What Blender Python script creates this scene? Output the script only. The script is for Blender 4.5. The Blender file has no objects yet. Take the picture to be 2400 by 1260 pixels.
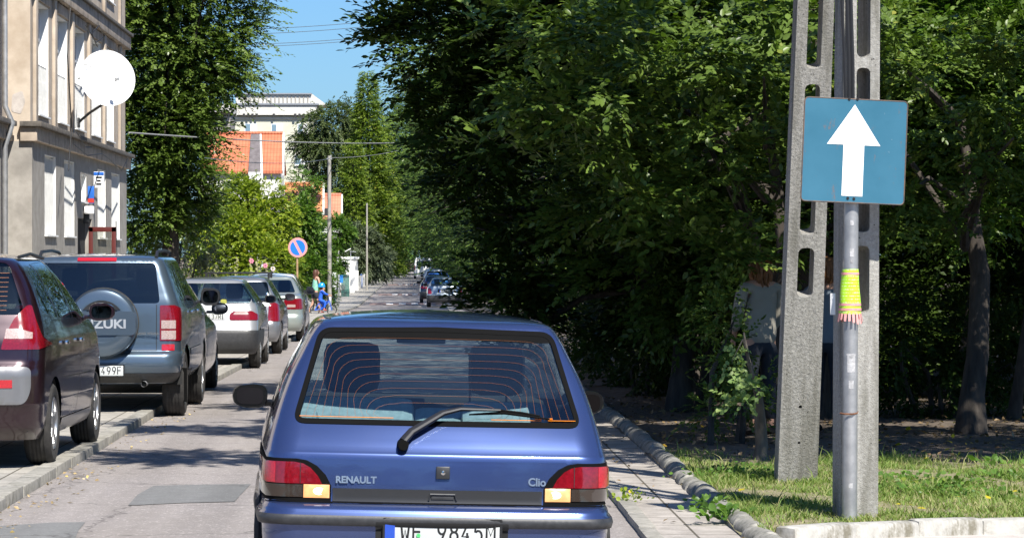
import bpy, bmesh, math, random
import numpy as np
from mathutils import Vector, Matrix, Euler
from mathutils.geometry import delaunay_2d_cdt
R = math.radians
scene = bpy.context.scene
C = scene.collection
# ---------------------------------------------------------------- camera
FPX, CX, CY, EYE = 7400.0, 1200.0, 630.0, 1.67
YAW = math.atan(225 / FPX); PITCH = math.atan(30 / FPX)
cd = bpy.data.cameras.new('camera'); cam = bpy.data.objects.new('camera', cd); C.objects.link(cam)
cd.sensor_width = 36; cd.lens = 36 * FPX / 2400; cd.clip_start = 0.1; cd.clip_end = 6000
cam.location = (0, 0, EYE); cam.rotation_euler = (math.pi / 2 - PITCH, 0, -YAW)
scene.camera = cam
# ---------------------------------------------------------------- world + sun
SUN_EL, SUN_AZ = R(49), R(21)      # azimuth measured from behind the camera towards the right
w = bpy.data.worlds.new('World'); scene.world = w; w.use_nodes = True
nt = w.node_tree; bg = nt.nodes['Background']
sky = nt.nodes.new('ShaderNodeTexSky'); sky.sky_type = 'NISHITA'; sky.sun_disc = False
sky.sun_elevation = SUN_EL; sky.sun_rotation = math.pi - SUN_AZ
sky.air_density = 1.0; sky.dust_density = 0.6; sky.ozone_density = 2.0
skm = nt.nodes.new('ShaderNodeMix'); skm.data_type = 'RGBA'; skm.blend_type = 'MULTIPLY'; skm.inputs[0].default_value = 1; skm.inputs[7].default_value = (.42, .67, 1.0, 1)
nt.links.new(sky.outputs[0], skm.inputs[6]); nt.links.new(skm.outputs[2], bg.inputs[0]); bg.inputs[1].default_value = 0.078
sd = bpy.data.lights.new('sun', 'SUN'); so = bpy.data.objects.new('sun', sd); C.objects.link(so)
sd.energy = 5.0; sd.angle = R(0.53); sd.color = (1.0, 0.955, 0.88)
sv = Vector((math.sin(SUN_AZ) * math.cos(SUN_EL), -math.cos(SUN_AZ) * math.cos(SUN_EL), math.sin(SUN_EL)))
so.rotation_euler = sv.to_track_quat('Z', 'Y').to_euler()
scene.view_settings.view_transform = 'Standard'; scene.view_settings.look = 'None'
scene.view_settings.exposure = 0.8; scene.view_settings.gamma = 1
scene.render.engine = 'CYCLES'
scene.cycles.max_bounces = 8; scene.cycles.transparent_max_bounces = 16
scene.cycles.diffuse_bounces = 3; scene.cycles.glossy_bounces = 4
scene.cycles.caustics_reflective = False; scene.cycles.caustics_refractive = False

# ---------------------------------------------------------------- geometry of the view
_f = Vector((math.sin(YAW) * math.cos(PITCH), math.cos(YAW) * math.cos(PITCH), -math.sin(PITCH)))
_r = Vector((math.cos(YAW), -math.sin(YAW), 0)); _u = _r.cross(_f)
def at(px, py, Y):
    d = _f * FPX + _r * (px - CX) + _u * (CY - py)
    return Vector((0, 0, EYE)) + d * (Y / d.y)
_GY = [-60, 0, 35, 50, 70, 116, 150, 250, 330, 430, 520, 700, 5000]
_GZ = [0, 0, 0, -.09, -.2, -.45, -.74, -.74, -.62, -.45, -.2, -.2, -.2]
def gz(y): return float(np.interp(y, _GY, _GZ))
def gza(y): return np.interp(y, _GY, _GZ)

# ---------------------------------------------------------------- helpers
def link(o, parent=None):
    C.objects.link(o)
    if parent is not None: o.parent = parent
    return o
def tag(o, label=None, cat=None, group=None, kind=None):
    if label: o['label'] = label
    if cat: o['category'] = cat
    if group: o['group'] = group
    if kind: o['kind'] = kind
    return o
def thing(name, label, cat, loc=(0, 0, 0), rz=0, group=None):
    o = bpy.data.objects.new(name, None); o.location = loc; o.rotation_euler = (0, 0, rz)
    o.empty_display_size = .2
    link(o); return tag(o, label, cat, group)
def mesh_np(name, V, Fc, mat, parent=None, smooth=False, attr=None, normals=None):
    """V (n,3) array, Fc list of tuples or (m,k) array"""
    me = bpy.data.meshes.new(name)
    V = np.asarray(V, dtype=np.float32)
    if isinstance(Fc, np.ndarray):
        m, k = Fc.shape
        me.vertices.add(len(V)); me.vertices.foreach_set('co', V.ravel())
        me.loops.add(m * k); me.loops.foreach_set('vertex_index', Fc.astype(np.int32).ravel())
        me.polygons.add(m); me.polygons.foreach_set('loop_start', np.arange(0, m * k, k, dtype=np.int32))
        try: me.polygons.foreach_set('loop_total', np.full(m, k, dtype=np.int32))
        except Exception: pass
        me.update(calc_edges=True)
    else:
        me.from_pydata([tuple(map(float, v)) for v in V], [], Fc); me.update()
    if smooth: me.polygons.foreach_set('use_smooth', [True] * len(me.polygons))
    if attr is not None:
        a = me.attributes.new('tone', 'FLOAT', 'POINT'); a.data.foreach_set('value', np.asarray(attr, dtype=np.float32))
    if normals is not None: me.normals_split_custom_set_from_vertices([tuple(map(float, n)) for n in normals])
    if mat is not None: me.materials.append(mat)
    o = bpy.data.objects.new(name, me)
    return link(o, parent)
def copy_tree(o, parent=None):
    c = o.copy(); C.objects.link(c)
    c.parent = parent
    for ch in list(o.children): copy_tree(ch, c)
    return c

class MB:
    """collects boxes, tubes and lathes into one mesh"""
    def __init__(s): s.v = []; s.f = []; s.sm = []
    def add(s, V, Fs, smooth=False):
        b = len(s.v); s.v += [tuple(v) for v in V]
        for f in Fs: s.f.append(tuple(b + i for i in f)); s.sm.append(smooth)
        return s
    def box(s, c, d, rot=None, bev=0.0):
        bm = bmesh.new(); bmesh.ops.create_cube(bm, size=1)
        for v in bm.verts: v.co = Vector((v.co.x * d[0], v.co.y * d[1], v.co.z * d[2]))
        if bev > 0: bmesh.ops.bevel(bm, geom=bm.edges[:], offset=bev, segments=2, affect='EDGES', profile=.6)
        M = Matrix.Translation(c)
        if rot is not None: M = M @ (rot if isinstance(rot, Matrix) else Euler(rot).to_matrix().to_4x4())
        bm.transform(M); bm.verts.index_update()
        s.add([v.co[:] for v in bm.verts], [[v.index for v in f.verts] for f in bm.faces], bev > 0); bm.free(); return s
    def tube(s, pts, r, n=8, cap=True, flat=1.0):
        pts = [Vector(p) for p in pts]; m = len(pts)
        rs = r if hasattr(r, '__len__') else [r] * m
        V = []; prev = None
        for i, p in enumerate(pts):
            t = (pts[min(i + 1, m - 1)] - pts[max(i - 1, 0)]).normalized()
            if prev is None:
                a = Vector((0, 0, 1)) if abs(t.z) < .9 else Vector((1, 0, 0))
                u = t.cross(a).normalized()
            else:
                u = (prev - t * prev.dot(t)).normalized()
            prev = u; v = t.cross(u)
            for k in range(n):
                an = 2 * math.pi * k / n
                V.append(p + (u * math.cos(an) + v * math.sin(an) * flat) * rs[i])
        Fs = [(i * n + k, i * n + (k + 1) % n, (i + 1) * n + (k + 1) % n, (i + 1) * n + k) for i in range(m - 1) for k in range(n)]
        if cap: Fs += [tuple(range(n))[::-1], tuple((m - 1) * n + k for k in range(n))]
        return s.add(V, Fs, True)
    def lathe(s, prof, c, axis='z', n=32, M=None):
        V = []
        for (r, h) in prof:
            for k in range(n):
                a = 2 * math.pi * k / n
                p = (r * math.cos(a), r * math.sin(a), h)
                if axis == 'x': p = (h, r * math.cos(a), r * math.sin(a))
                if axis == 'y': p = (r * math.cos(a), h, r * math.sin(a))
                p = Vector(p)
                if M is not None: p = M @ p
                V.append(Vector(c) + p)
        m = len(prof)
        Fs = [(i * n + k, i * n + (k + 1) % n, (i + 1) * n + (k + 1) % n, (i + 1) * n + k) for i in range(m - 1) for k in range(n)]
        return s.add(V, Fs, True)
    def prism(s, poly, y0, y1, M=None):
        """poly in (x,z), extruded along y"""
        n = len(poly)
        V = [Vector((x, y0, z)) for x, z in poly] + [Vector((x, y1, z)) for x, z in poly]
        if M is not None: V = [M @ v for v in V]
        Fs = [tuple(range(n)), tuple(range(2 * n - 1, n - 1, -1))] + [(i, i + n, (i + 1) % n + n, (i + 1) % n) for i in range(n)]
        return s.add(V, Fs, False)
    def build(s, name, mat, parent=None, xf=None):
        me = bpy.data.meshes.new(name); me.from_pydata([tuple(v) for v in s.v], [], s.f); me.update()
        bm = bmesh.new(); bm.from_mesh(me); bmesh.ops.recalc_face_normals(bm, faces=bm.faces[:]); bm.to_mesh(me); bm.free()
        me.polygons.foreach_set('use_smooth', s.sm)
        me.materials.append(mat)
        try: me.set_sharp_from_angle(angle=R(38))
        except Exception: pass
        o = bpy.data.objects.new(name, me); link(o, parent)
        if xf is not None: me.transform(xf)
        return o

# ---------------------------------------------------------------- materials
def newmat(name):
    m = bpy.data.materials.new(name); m.use_nodes = True
    return m, m.node_tree, m.node_tree.nodes['Principled BSDF']
def N(nt, t, **kw):
    n = nt.nodes.new(t)
    for k, v in kw.items(): setattr(n, k, v)
    return n
def rgb(c): return (c[0], c[1], c[2], 1)
def noise(nt, scale, detail=4, coord='Object', rough=.6, stretch=None, dist=0):
    tc = N(nt, 'ShaderNodeTexCoord'); n = N(nt, 'ShaderNodeTexNoise')
    n.inputs['Scale'].default_value = scale; n.inputs['Detail'].default_value = detail; n.inputs['Roughness'].default_value = rough
    n.inputs['Distortion'].default_value = dist
    if stretch:
        mp = N(nt, 'ShaderNodeMapping'); mp.inputs['Scale'].default_value = stretch
        nt.links.new(tc.outputs[coord], mp.inputs[0]); nt.links.new(mp.outputs[0], n.inputs['Vector'])
    else: nt.links.new(tc.outputs[coord], n.inputs['Vector'])
    return n
def ramp(nt, src, stops, interp='LINEAR'):
    r = N(nt, 'ShaderNodeValToRGB'); r.color_ramp.interpolation = interp
    e = r.color_ramp.elements
    while len(e) < len(stops): e.new(0.5)
    for i, (p, c) in enumerate(stops): e[i].position = p; e[i].color = rgb(c) if len(c) == 3 else c
    nt.links.new(src, r.inputs[0]); return r
def mixc(nt, fac, a, b, mode='MIX'):
    m = N(nt, 'ShaderNodeMix', data_type='RGBA', blend_type=mode)
    for sock, v in ((m.inputs[0], fac), (m.inputs[6], a), (m.inputs[7], b)):
        if hasattr(v, 'links') or hasattr(v, 'is_linked'): nt.links.new(v, sock)
        elif isinstance(v, (int, float)): sock.default_value = v
        else: sock.default_value = rgb(v)
    return m.outputs[2]
def bump(nt, bs, src, strength=.3, dist=.01):
    b = N(nt, 'ShaderNodeBump'); b.inputs['Strength'].default_value = strength; b.inputs['Distance'].default_value = dist
    nt.links.new(src, b.inputs['Height']); nt.links.new(b.outputs[0], bs.inputs['Normal']); return b
def M2(name, c1, c2, scale=8, rough=.7, bumpd=.004, bs=.4, metal=0, detail=5, stretch=None, spread=(.35, .65), c3=None, s3=1.0, t3=(.55, .7), spec=.5, coat=0):
    """two-tone noise surface, optional third stain colour"""
    m, nt, b = newmat(name)
    n = noise(nt, scale, detail, stretch=stretch)
    r = ramp(nt, n.outputs[0], [(spread[0], c1), (spread[1], c2)])
    out = r.outputs[0]
    if c3 is not None:
        n3 = noise(nt, s3, 6, rough=.7); f = ramp(nt, n3.outputs[0], [(t3[0], (0, 0, 0)), (t3[1], (1, 1, 1))])
        out = mixc(nt, f.outputs[0], out, c3)
    nt.links.new(out, b.inputs['Base Color'])
    b.inputs['Roughness'].default_value = rough; b.inputs['Metallic'].default_value = metal
    b.inputs['Specular IOR Level'].default_value = spec; b.inputs['Coat Weight'].default_value = coat
    if bumpd: bump(nt, b, n.outputs[0], bs, bumpd)
    return m
def plain(name, c, rough=.5, metal=0, emis=None, es=0, coat=0, spec=.5, var=.08, scale=6):
    m, nt, b = newmat(name)
    n = noise(nt, scale, 3)
    r = ramp(nt, n.outputs[0], [(.3, tuple(x * (1 - var) for x in c)), (.7, tuple(min(1, x * (1 + var)) for x in c))])
    nt.links.new(r.outputs[0], b.inputs['Base Color'])
    b.inputs['Roughness'].default_value = rough; b.inputs['Metallic'].default_value = metal
    b.inputs['Coat Weight'].default_value = coat; b.inputs['Specular IOR Level'].default_value = spec
    if emis: b.inputs['Emission Color'].default_value = rgb(emis); b.inputs['Emission Strength'].default_value = es
    return m
def paint(name, c, flake=.5, rough=.34, dust=.1, coatr=.05):
    m, nt, b = newmat(name)
    n = noise(nt, 2.2, 6, rough=.65); f = ramp(nt, n.outputs[0], [(.45, (0, 0, 0)), (.8, (dust,) * 3)])
    out = mixc(nt, f.outputs[0], c, (.32, .29, .25))
    nt.links.new(out, b.inputs['Base Color'])
    b.inputs['Metallic'].default_value = flake; b.inputs['Roughness'].default_value = rough
    b.inputs['Coat Weight'].default_value = 1; b.inputs['Coat Roughness'].default_value = coatr
    return m
def glassmat(name, tint=(.5, .58, .58), rough=.0, base=.06):
    m = bpy.data.materials.new(name); m.use_nodes = True; nt = m.node_tree; nt.nodes.clear()
    o = N(nt, 'ShaderNodeOutputMaterial'); t = N(nt, 'ShaderNodeBsdfTransparent'); g = N(nt, 'ShaderNodeBsdfGlossy')
    t.inputs[0].default_value = rgb(tint); g.inputs['Roughness'].default_value = rough; g.inputs[0].default_value = (1, 1, 1, 1)
    fr = N(nt, 'ShaderNodeFresnel'); ge = N(nt, 'ShaderNodeNewGeometry'); io = N(nt, 'ShaderNodeMapRange')   # thin pane: same index on both faces
    io.inputs[3].default_value = 1.5; io.inputs[4].default_value = 1 / 1.5; nt.links.new(ge.outputs['Backfacing'], io.inputs[0]); nt.links.new(io.outputs[0], fr.inputs[0])
    mx = N(nt, 'ShaderNodeMixShader'); ma = N(nt, 'ShaderNodeMath', operation='MULTIPLY_ADD')
    nt.links.new(fr.outputs[0], ma.inputs[0]); ma.inputs[1].default_value = 1.1; ma.inputs[2].default_value = base - .04
    nt.links.new(ma.outputs[0], mx.inputs[0]); nt.links.new(t.outputs[0], mx.inputs[1]); nt.links.new(g.outputs[0], mx.inputs[2])
    nt.links.new(mx.outputs[0], o.inputs[0]); return m
def leafmat(name, c1, c2, c3=None, rough=.42, trans=.35, spec=.35):
    """leaf colour runs c1..c2 with the per-leaf tone attribute, rare leaves c3"""
    m = bpy.data.materials.new(name); m.use_nodes = True; nt = m.node_tree; b = nt.nodes['Principled BSDF']
    a = N(nt, 'ShaderNodeAttribute', attribute_name='tone')
    st = [(0, c1), (.9 if c3 else 1, c2)]
    if c3: st.append((.97, c3))
    r = ramp(nt, a.outputs['Fac'], st)
    nt.links.new(r.outputs[0], b.inputs['Base Color']); b.inputs['Roughness'].default_value = rough
    b.inputs['Specular IOR Level'].default_value = spec
    tr = N(nt, 'ShaderNodeBsdfTranslucent'); tc = mixc(nt, 1.0, r.outputs[0], (1.25, 1.5, .5), 'MULTIPLY'); nt.links.new(tc, tr.inputs[0])
    mx = N(nt, 'ShaderNodeMixShader'); mx.inputs[0].default_value = trans
    nt.links.new(b.outputs[0], mx.inputs[1]); nt.links.new(tr.outputs[0], mx.inputs[2])
    nt.links.new(mx.outputs[0], nt.nodes['Material Output'].inputs[0]); return m
def text_mesh(name, s, size, mat, parent, M, ext=.002, bold=0.0, sx=1.0, align='CENTER', space=1.0):
    cu = bpy.data.curves.new(name, 'FONT'); cu.body = s; cu.size = size; cu.align_x = align; cu.align_y = 'CENTER'
    cu.extrude = ext; cu.offset = bold; cu.space_character = space; cu.resolution_u = 3
    o = bpy.data.objects.new('tmp', cu); C.objects.link(o)
    dg = bpy.context.evaluated_depsgraph_get(); dg.update()
    me = bpy.data.meshes.new_from_object(o.evaluated_get(dg)); bpy.data.objects.remove(o)
    me.name = name; me.transform(Matrix.Diagonal((sx, 1, 1, 1))); me.transform(M)
    me.materials.clear(); me.materials.append(mat)
    return link(bpy.data.objects.new(name, me), parent)
FACE_CAM = Matrix.Rotation(math.pi / 2, 4, 'X')     # text in the xz plane, read from -y
# ================================================================ the setting
def strip(name, x0, x1, ys, dz, mat, n=2, xf=None):
    """sheet following the street's profile"""
    xs = np.linspace(x0, x1, n); ys = np.asarray(ys, float)
    V = [(x, y, gz(y) + dz) for y in ys for x in xs]
    Fs = [(j * n + i, j * n + i + 1, (j + 1) * n + i + 1, (j + 1) * n + i) for j in range(len(ys) - 1) for i in range(n - 1)]
    o = mesh_np(name, V, Fs, mat); return tag(o, kind='structure')
YS = [-60, -20, 0, 10, 20, 30, 35, 42, 50, 60, 70, 90, 116, 130, 150, 200, 250, 290, 330, 380, 430, 470, 520]
def asphalt_mat(name, base, speck, dirt):
    m, nt, b = newmat(name)
    n1 = noise(nt, 90, 3, rough=.8); r1 = ramp(nt, n1.outputs[0], [(.34, base[0]), (.66, base[1])])
    n2 = noise(nt, .55, 6, stretch=(1.6, .35, 1)); f = ramp(nt, n2.outputs[0], [(.42, (0, 0, 0)), (.72, (1, 1, 1))])
    out = mixc(nt, f.outputs[0], r1.outputs[0], dirt)
    n4 = noise(nt, 1.3, 3, stretch=(1.5, .04, 1)); r4 = ramp(nt, n4.outputs[0], [(.35, (.84, .84, .84)), (.65, (1.08, 1.08, 1.08))]); out = mixc(nt, 1.0, out, r4.outputs[0], 'MULTIPLY')   # worn wheel tracks
    n5 = noise(nt, 7, 5, rough=.8); r5 = ramp(nt, n5.outputs[0], [(.3, (.86, .86, .86)), (.7, (1.1, 1.1, 1.1))]); out = mixc(nt, 1.0, out, r5.outputs[0], 'MULTIPLY')
    v = N(nt, 'ShaderNodeTexVoronoi'); v.inputs['Scale'].default_value = 70
    tc = N(nt, 'ShaderNodeTexCoord'); nt.links.new(tc.outputs['Object'], v.inputs['Vector'])
    sp = ramp(nt, v.outputs['Color'], [(.80, (0, 0, 0)), (.86, (1, 1, 1))])
    mm = N(nt, 'ShaderNodeMath', operation='MULTIPLY'); mm.inputs[1].default_value = .55; nt.links.new(sp.outputs[0], mm.inputs[0])
    out = mixc(nt, mm.outputs[0], out, speck)
    # fine cracks
    v2 = N(nt, 'ShaderNodeTexVoronoi', feature='DISTANCE_TO_EDGE'); v2.inputs['Scale'].default_value = .55
    nz = noise(nt, 3, 4); ad = N(nt, 'ShaderNodeVectorMath', operation='MULTIPLY_ADD'); ad.inputs[1].default_value = (.5, .5, .5)
    nt.links.new(nz.outputs['Color'], ad.inputs[0]); nt.links.new(tc.outputs['Object'], ad.inputs[2]); nt.links.new(ad.outputs[0], v2.inputs['Vector'])
    cr = ramp(nt, v2.outputs[0], [(.004, (.55,) * 3), (.009, (0, 0, 0))]); out = mixc(nt, cr.outputs[0], out, (.06, .055, .05))
    nt.links.new(out, b.inputs['Base Color']); b.inputs['Roughness'].default_value = .85; b.inputs['Specular IOR Level'].default_value = .3
    bump(nt, b, n1.outputs[0], .55, .006); return m
M_road = asphalt_mat('weathered_asphalt', ((.17, .152, .143), (.385, .352, .335)), (.52, .48, .45), (.25, .225, .205))
M_patch = asphalt_mat('patch_asphalt', ((.14, .14, .138), (.21, .21, .205)), (.25, .25, .24), (.19, .19, .185))
M_soil = M2('dry_soil', (.10, .075, .055), (.20, .16, .12), 6, .95, .02, .6, c3=(.045, .035, .028), s3=1.4)
M_turfbase = M2('turf_soil', (.16, .14, .075), (.14, .17, .06), 3.5, .95, .02, .6, c3=(.24, .2, .13), s3=2.2)
def slab_mat(name, c1, c2, sx, sy, mortar=(.10, .09, .07)):
    m, nt, b = newmat(name)
    tc = N(nt, 'ShaderNodeTexCoord'); mp = N(nt, 'ShaderNodeMapping'); mp.inputs['Rotation'].default_value = (0, 0, math.pi / 2)
    br = N(nt, 'ShaderNodeTexBrick'); br.inputs['Scale'].default_value = 1; br.inputs['Brick Width'].default_value = sx; br.inputs['Row Height'].default_value = sy
    br.inputs['Mortar Size'].default_value = .008; br.inputs['Color1'].default_value = rgb(c1); br.inputs['Color2'].default_value = rgb(c2)
    br.inputs['Mortar'].default_value = rgb(mortar); br.offset = 0.0
    nt.links.new(tc.outputs['Object'], mp.inputs[0]); nt.links.new(mp.outputs[0], br.inputs['Vector'])
    n = noise(nt, 5, 6, rough=.7); r = ramp(nt, n.outputs[0], [(.3, (.62, .6, .57)), (.7, (1.1, 1.08, 1.05))])
    out = mixc(nt, 1.0, br.outputs['Color'], r.outputs[0], 'MULTIPLY')
    n2 = noise(nt, 60, 2); r2 = ramp(nt, n2.outputs[0], [(.3, (.88,) * 3), (.7, (1.1,) * 3)]); out = mixc(nt, 1.0, out, r2.outputs[0], 'MULTIPLY')
    nt.links.new(out, b.inputs['Base Color']); b.inputs['Roughness'].default_value = .88
    bump(nt, b, n.outputs[0], .3, .006); return m
M_slab = slab_mat('pavement_slabs', (.43, .41, .37), (.37, .355, .325), .5, .5)
M_slab2 = slab_mat('narrow_pavement', (.42, .39, .36), (.37, .345, .32), .6, .275)
M_apron = M2('pinkish_concrete', (.40, .36, .33), (.5, .46, .42), 9, .9, .004, .4, c3=(.3, .27, .24), s3=2)
M_kerb = M2('kerb_concrete', (.22, .21, .18), (.36, .34, .30), 14, .9, .006, .6, c3=(.12, .115, .09), s3=3)
M_kerbw = M2('pale_kerb', (.33, .32, .29), (.47, .455, .415), 12, .9, .01, .7, c3=(.17, .155, .115), s3=4.3, t3=(.5, .66))
M_border = M2('mossy_border_stone', (.17, .165, .145), (.33, .315, .28), 18, .95, .01, .9, c3=(.07, .075, .045), s3=5, t3=(.5, .68))

# terrain sheet reaching the horizon
ys = [-400] + YS + [700, 1200, 2500, 5000]
V = []; xs = [-1500, -400, -80, -20, -6, 0, 8, 20, 80, 400, 1500]
for y in ys:
    for x in xs: V.append((x, y, gz(y) - .05))
n = len(xs)
Fs = [(j * n + i, j * n + i + 1, (j + 1) * n + i + 1, (j + 1) * n + i) for j in range(len(ys) - 1) for i in range(n - 1)]
tag(mesh_np('ground', V, Fs, M_soil), kind='structure')
strip('road', -2.72, 1.34, YS, 0.0, M_road, 6)
strip('pavement_left', -6.9, -2.86, YS, .062, M_slab, 4)
strip('pavement_right', 1.44, 1.92, [12 + 4 * i for i in range(12)] + YS[9:], .03, M_slab2, 3)

# kerbs: long strips with real height, drawn as stones by joints in the mesh
def kerb_line(name, x0, x1, ya, yb, top, mat, step=1.0):
    mb = MB(); y = ya; rnd = random.Random(3)
    while y < yb:
        L = step if y < 90 else 6.0
        zc = gz(y + L / 2); h = .16
        sl = (gz(y + L) - gz(y)) / L
        mb.box(((x0 + x1) / 2 + rnd.uniform(-.006, .006), y + L / 2, zc + top - h / 2 + rnd.uniform(-.006, .004)), (x1 - x0, L - .012, h), (math.atan(sl), 0, rnd.uniform(-.004, .004)), .012)
        y += L
    return tag(mb.build(name, mat), kind='structure')
kerb_line('kerb_left', -2.87, -2.72, 8, 300, .078, M_kerb)
kerb_line('kerb_right', 1.34, 1.445, 10, 300, .045, M_kerb)

# asphalt repairs in the road
def patch(pxs, dz=.004):
    pts = []
    for (px, py) in pxs:
        d = at(px, py, 10) - Vector((0, 0, EYE)); k = (dz - EYE) / d.z; p = Vector((0, 0, EYE)) + d * k; pts.append((p.x, p.y, dz))
    return tag(mesh_np('road_patch', pts, [tuple(range(len(pts)))], M_patch), kind='structure')
patch([(300, 1183), (430, 1177), (550, 1174), (562, 1160), (588, 1133), (480, 1134), (360, 1137), (322, 1158)][::-1])
patch([(-80, 1300), (160, 1300), (185, 1240), (200, 1222), (120, 1223), (0, 1231), (-80, 1238)][::-1])

def kerbY(x): return float(np.interp(x, [1.9, 2.0, 2.3, 2.65, 3.1, 3.7, 5, 8, 16], [17.75, 18.0, 18.3, 18.50, 18.66, 18.80, 18.95, 19.1, 19.2]))
# verge on the right: turf near the poles, bare soil under the trees behind
def verge():
    nx, ny = 60, 90; V = []; rnd = np.random.RandomState(4)
    xs = np.linspace(1.9, 16, nx); ys = np.linspace(18.35, 60, ny)
    ph = rnd.rand(8) * 6.28
    for y0 in ys:
        for x in xs:
            k0 = kerbY(x) + .05; y = k0 + (y0 - 18.35) * (60 - k0) / (60 - 18.35)
            z = .085 + .018 * math.sin(x * 2.1 + ph[0]) * math.sin(y * 1.3 + ph[1]) + .012 * math.sin(x * 5.3 + y * 3.1 + ph[2])
            z += gz(y) - .03 * max(0, (2.15 - x) / .25)
            if y > 24: z -= .03 * min(1, (y - 24) / 3)
            V.append((x, y, z))
    Fs = np.array([(j * nx + i, j * nx + i + 1, (j + 1) * nx + i + 1, (j + 1) * nx + i) for j in range(ny - 1) for i in range(nx - 1)])
    return V, Fs
V, Fs = verge()
m, nt_, b_ = newmat('verge_ground')
tc = N(nt_, 'ShaderNodeTexCoord'); sx = N(nt_, 'ShaderNodeSeparateXYZ'); nt_.links.new(tc.outputs['Object'], sx.inputs[0])
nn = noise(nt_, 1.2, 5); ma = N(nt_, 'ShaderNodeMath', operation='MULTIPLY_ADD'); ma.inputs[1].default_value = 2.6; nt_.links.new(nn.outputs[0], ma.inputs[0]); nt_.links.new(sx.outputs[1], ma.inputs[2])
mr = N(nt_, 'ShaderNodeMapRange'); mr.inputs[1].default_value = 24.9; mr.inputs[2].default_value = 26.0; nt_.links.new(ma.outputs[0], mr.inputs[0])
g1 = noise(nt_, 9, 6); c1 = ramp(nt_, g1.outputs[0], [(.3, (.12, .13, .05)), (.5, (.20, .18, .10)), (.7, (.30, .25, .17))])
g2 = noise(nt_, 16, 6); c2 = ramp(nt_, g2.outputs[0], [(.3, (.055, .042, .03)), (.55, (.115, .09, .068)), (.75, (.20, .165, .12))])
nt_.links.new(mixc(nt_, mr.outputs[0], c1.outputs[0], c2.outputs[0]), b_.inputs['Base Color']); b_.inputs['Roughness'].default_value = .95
bump(nt_, b_, g2.outputs[0], .6, .02)
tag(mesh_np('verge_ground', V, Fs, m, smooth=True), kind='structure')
# driveway apron in front of the verge
tag(mesh_np('driveway', [(1.93, 8, .022), (18, 8, .022), (18, 19.15, .022), (1.93, 19.15, .022)], [(0, 1, 2, 3)], M_apron), kind='structure')

# pale kerb stones across the mouth of the driveway
proto = MB().box((0, 0, 0), (1, .17, .2), None, .03).build('kerb_stone', M_kerbw)
G = 'pale kerb stones along the front of the verge'
x = 2.12; i = 0
while x < 11:
    L_ = .42 if x < 3.2 else .98; x1 = x + L_ * .97
    o = proto if i == 0 else proto.copy()
    if i: C.objects.link(o)
    ya, yb = kerbY(x) - .02, kerbY(x1) - .02
    o.location = ((x + x1) / 2, (ya + yb) / 2, .012 + random.Random(i).uniform(-.005, .005)); o.rotation_euler = (0, 0, math.atan2(yb - ya, x1 - x)); o.scale = (math.hypot(x1 - x, yb - ya) - .004, 1, 1)
    tag(o, 'pale concrete kerb stone in the row between verge grass and driveway', 'kerb stone', G)
    x = x1; i += 1
# round border stones along the inner edge of the narrow pavement
def log_mesh():
    mb = MB(); prof = [(0, -.245), (.058, -.245), (.074, -.232), (.080, -.1), (.080, .1), (.074, .232), (.058, .245), (0, .245)]
    mb.lathe(prof, (0, 0, 0), 'y', 18); return mb
proto = log_mesh().build('border_stone', M_border)
G = 'rounded border stones edging the pavement'
y = 16.6; i = 0; rnd = random.Random(8)
while y < 42:
    if i: o = proto.copy(); C.objects.link(o)
    else: o = proto
    x = 1.985 + .02 * math.sin(y * .5) + 0
    o.location = (x, y, .035 + rnd.uniform(-.018, .012)); o.rotation_euler = (rnd.uniform(-.03, .03), rnd.uniform(0, 3), rnd.uniform(-.05, .05) + (.1 if y < 18.6 else 0))
    o.scale = (1, rnd.uniform(.93, 1.0), 1)
    tag(o, 'rounded grey concrete border stone in the row between pavement and verge', 'border stone', G)
    y += .52; i += 1

# cobbled speed humps with pale studs further along the street
M_hump = M2('reddish_cobbles', (.20, .13, .11), (.32, .22, .19), 20, .85, .01, .6)
M_white = plain('white_road_paint', (.78, .77, .74), .7)
for k, Y in enumerate((158, 196, 262)):
    z = gz(Y); mb = MB()
    V = []; prof = [(-2.2, .004), (-1.6, .05), (0, .075), (1.6, .05), (2.2, .004)]
    for dy, h in prof: V += [(-2.3, Y + dy, gz(Y + dy) + h), (1.3, Y + dy, gz(Y + dy) + h)]
    o = mesh_np('speed_hump', V, [(2 * i, 2 * i + 1, 2 * i + 3, 2 * i + 2) for i in range(4)], M_hump)
    tag(o, ('nearest', 'middle', 'farthest')[k] + ' of the three reddish speed humps with white blocks across the street', 'speed hump', 'cobbled speed humps')
    for j in range(4):
        x = -1.3 + j * .62
        MB().box((x, Y - 1.5, gz(Y) + .055), (.34, .9, .02), (.03, 0, 0)).build('marking', M_white, o)
# small drain/kerbside stones at far crossing street
strip('crossing_road', -40, 40, [435, 450], .006, M_patch, 2)
# ================================================================ cars
M_glass = glassmat('car_glass', (.74, .86, .87), 0, .10)
M_glassd = glassmat('dark_car_glass', (.16, .19, .2), 0, .07)
M_mglass = plain('mirror_glass', (.035, .035, .04), .03, 1.0)
M_rubber = plain('black_rubber', (.005, .005, .005), .85, spec=.08)
M_trim = plain('black_plastic_trim', (.02, .02, .021), .38)
M_plastic = M2('grey_bumper_plastic', (.022, .023, .025), (.036, .037, .04), 30, .5, .001)
M_tyre = M2('tyre_rubber', (.018, .017, .016), (.04, .037, .034), 14, .85, .003)
M_alloy = plain('alloy_rim', (.5, .5, .5), .32, .85)
M_steel = plain('hubcap_plastic', (.42, .43, .44), .4, .3)
M_chrome = plain('chrome', (.75, .75, .75), .12, 1)
M_under = plain('underbody', (.012, .012, .012), .9)
M_int = plain('car_interior', (.03, .032, .036), .85)
M_seat = M2('seat_fabric', (.025, .028, .032), (.04, .043, .05), 40, .9, .002)
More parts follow.
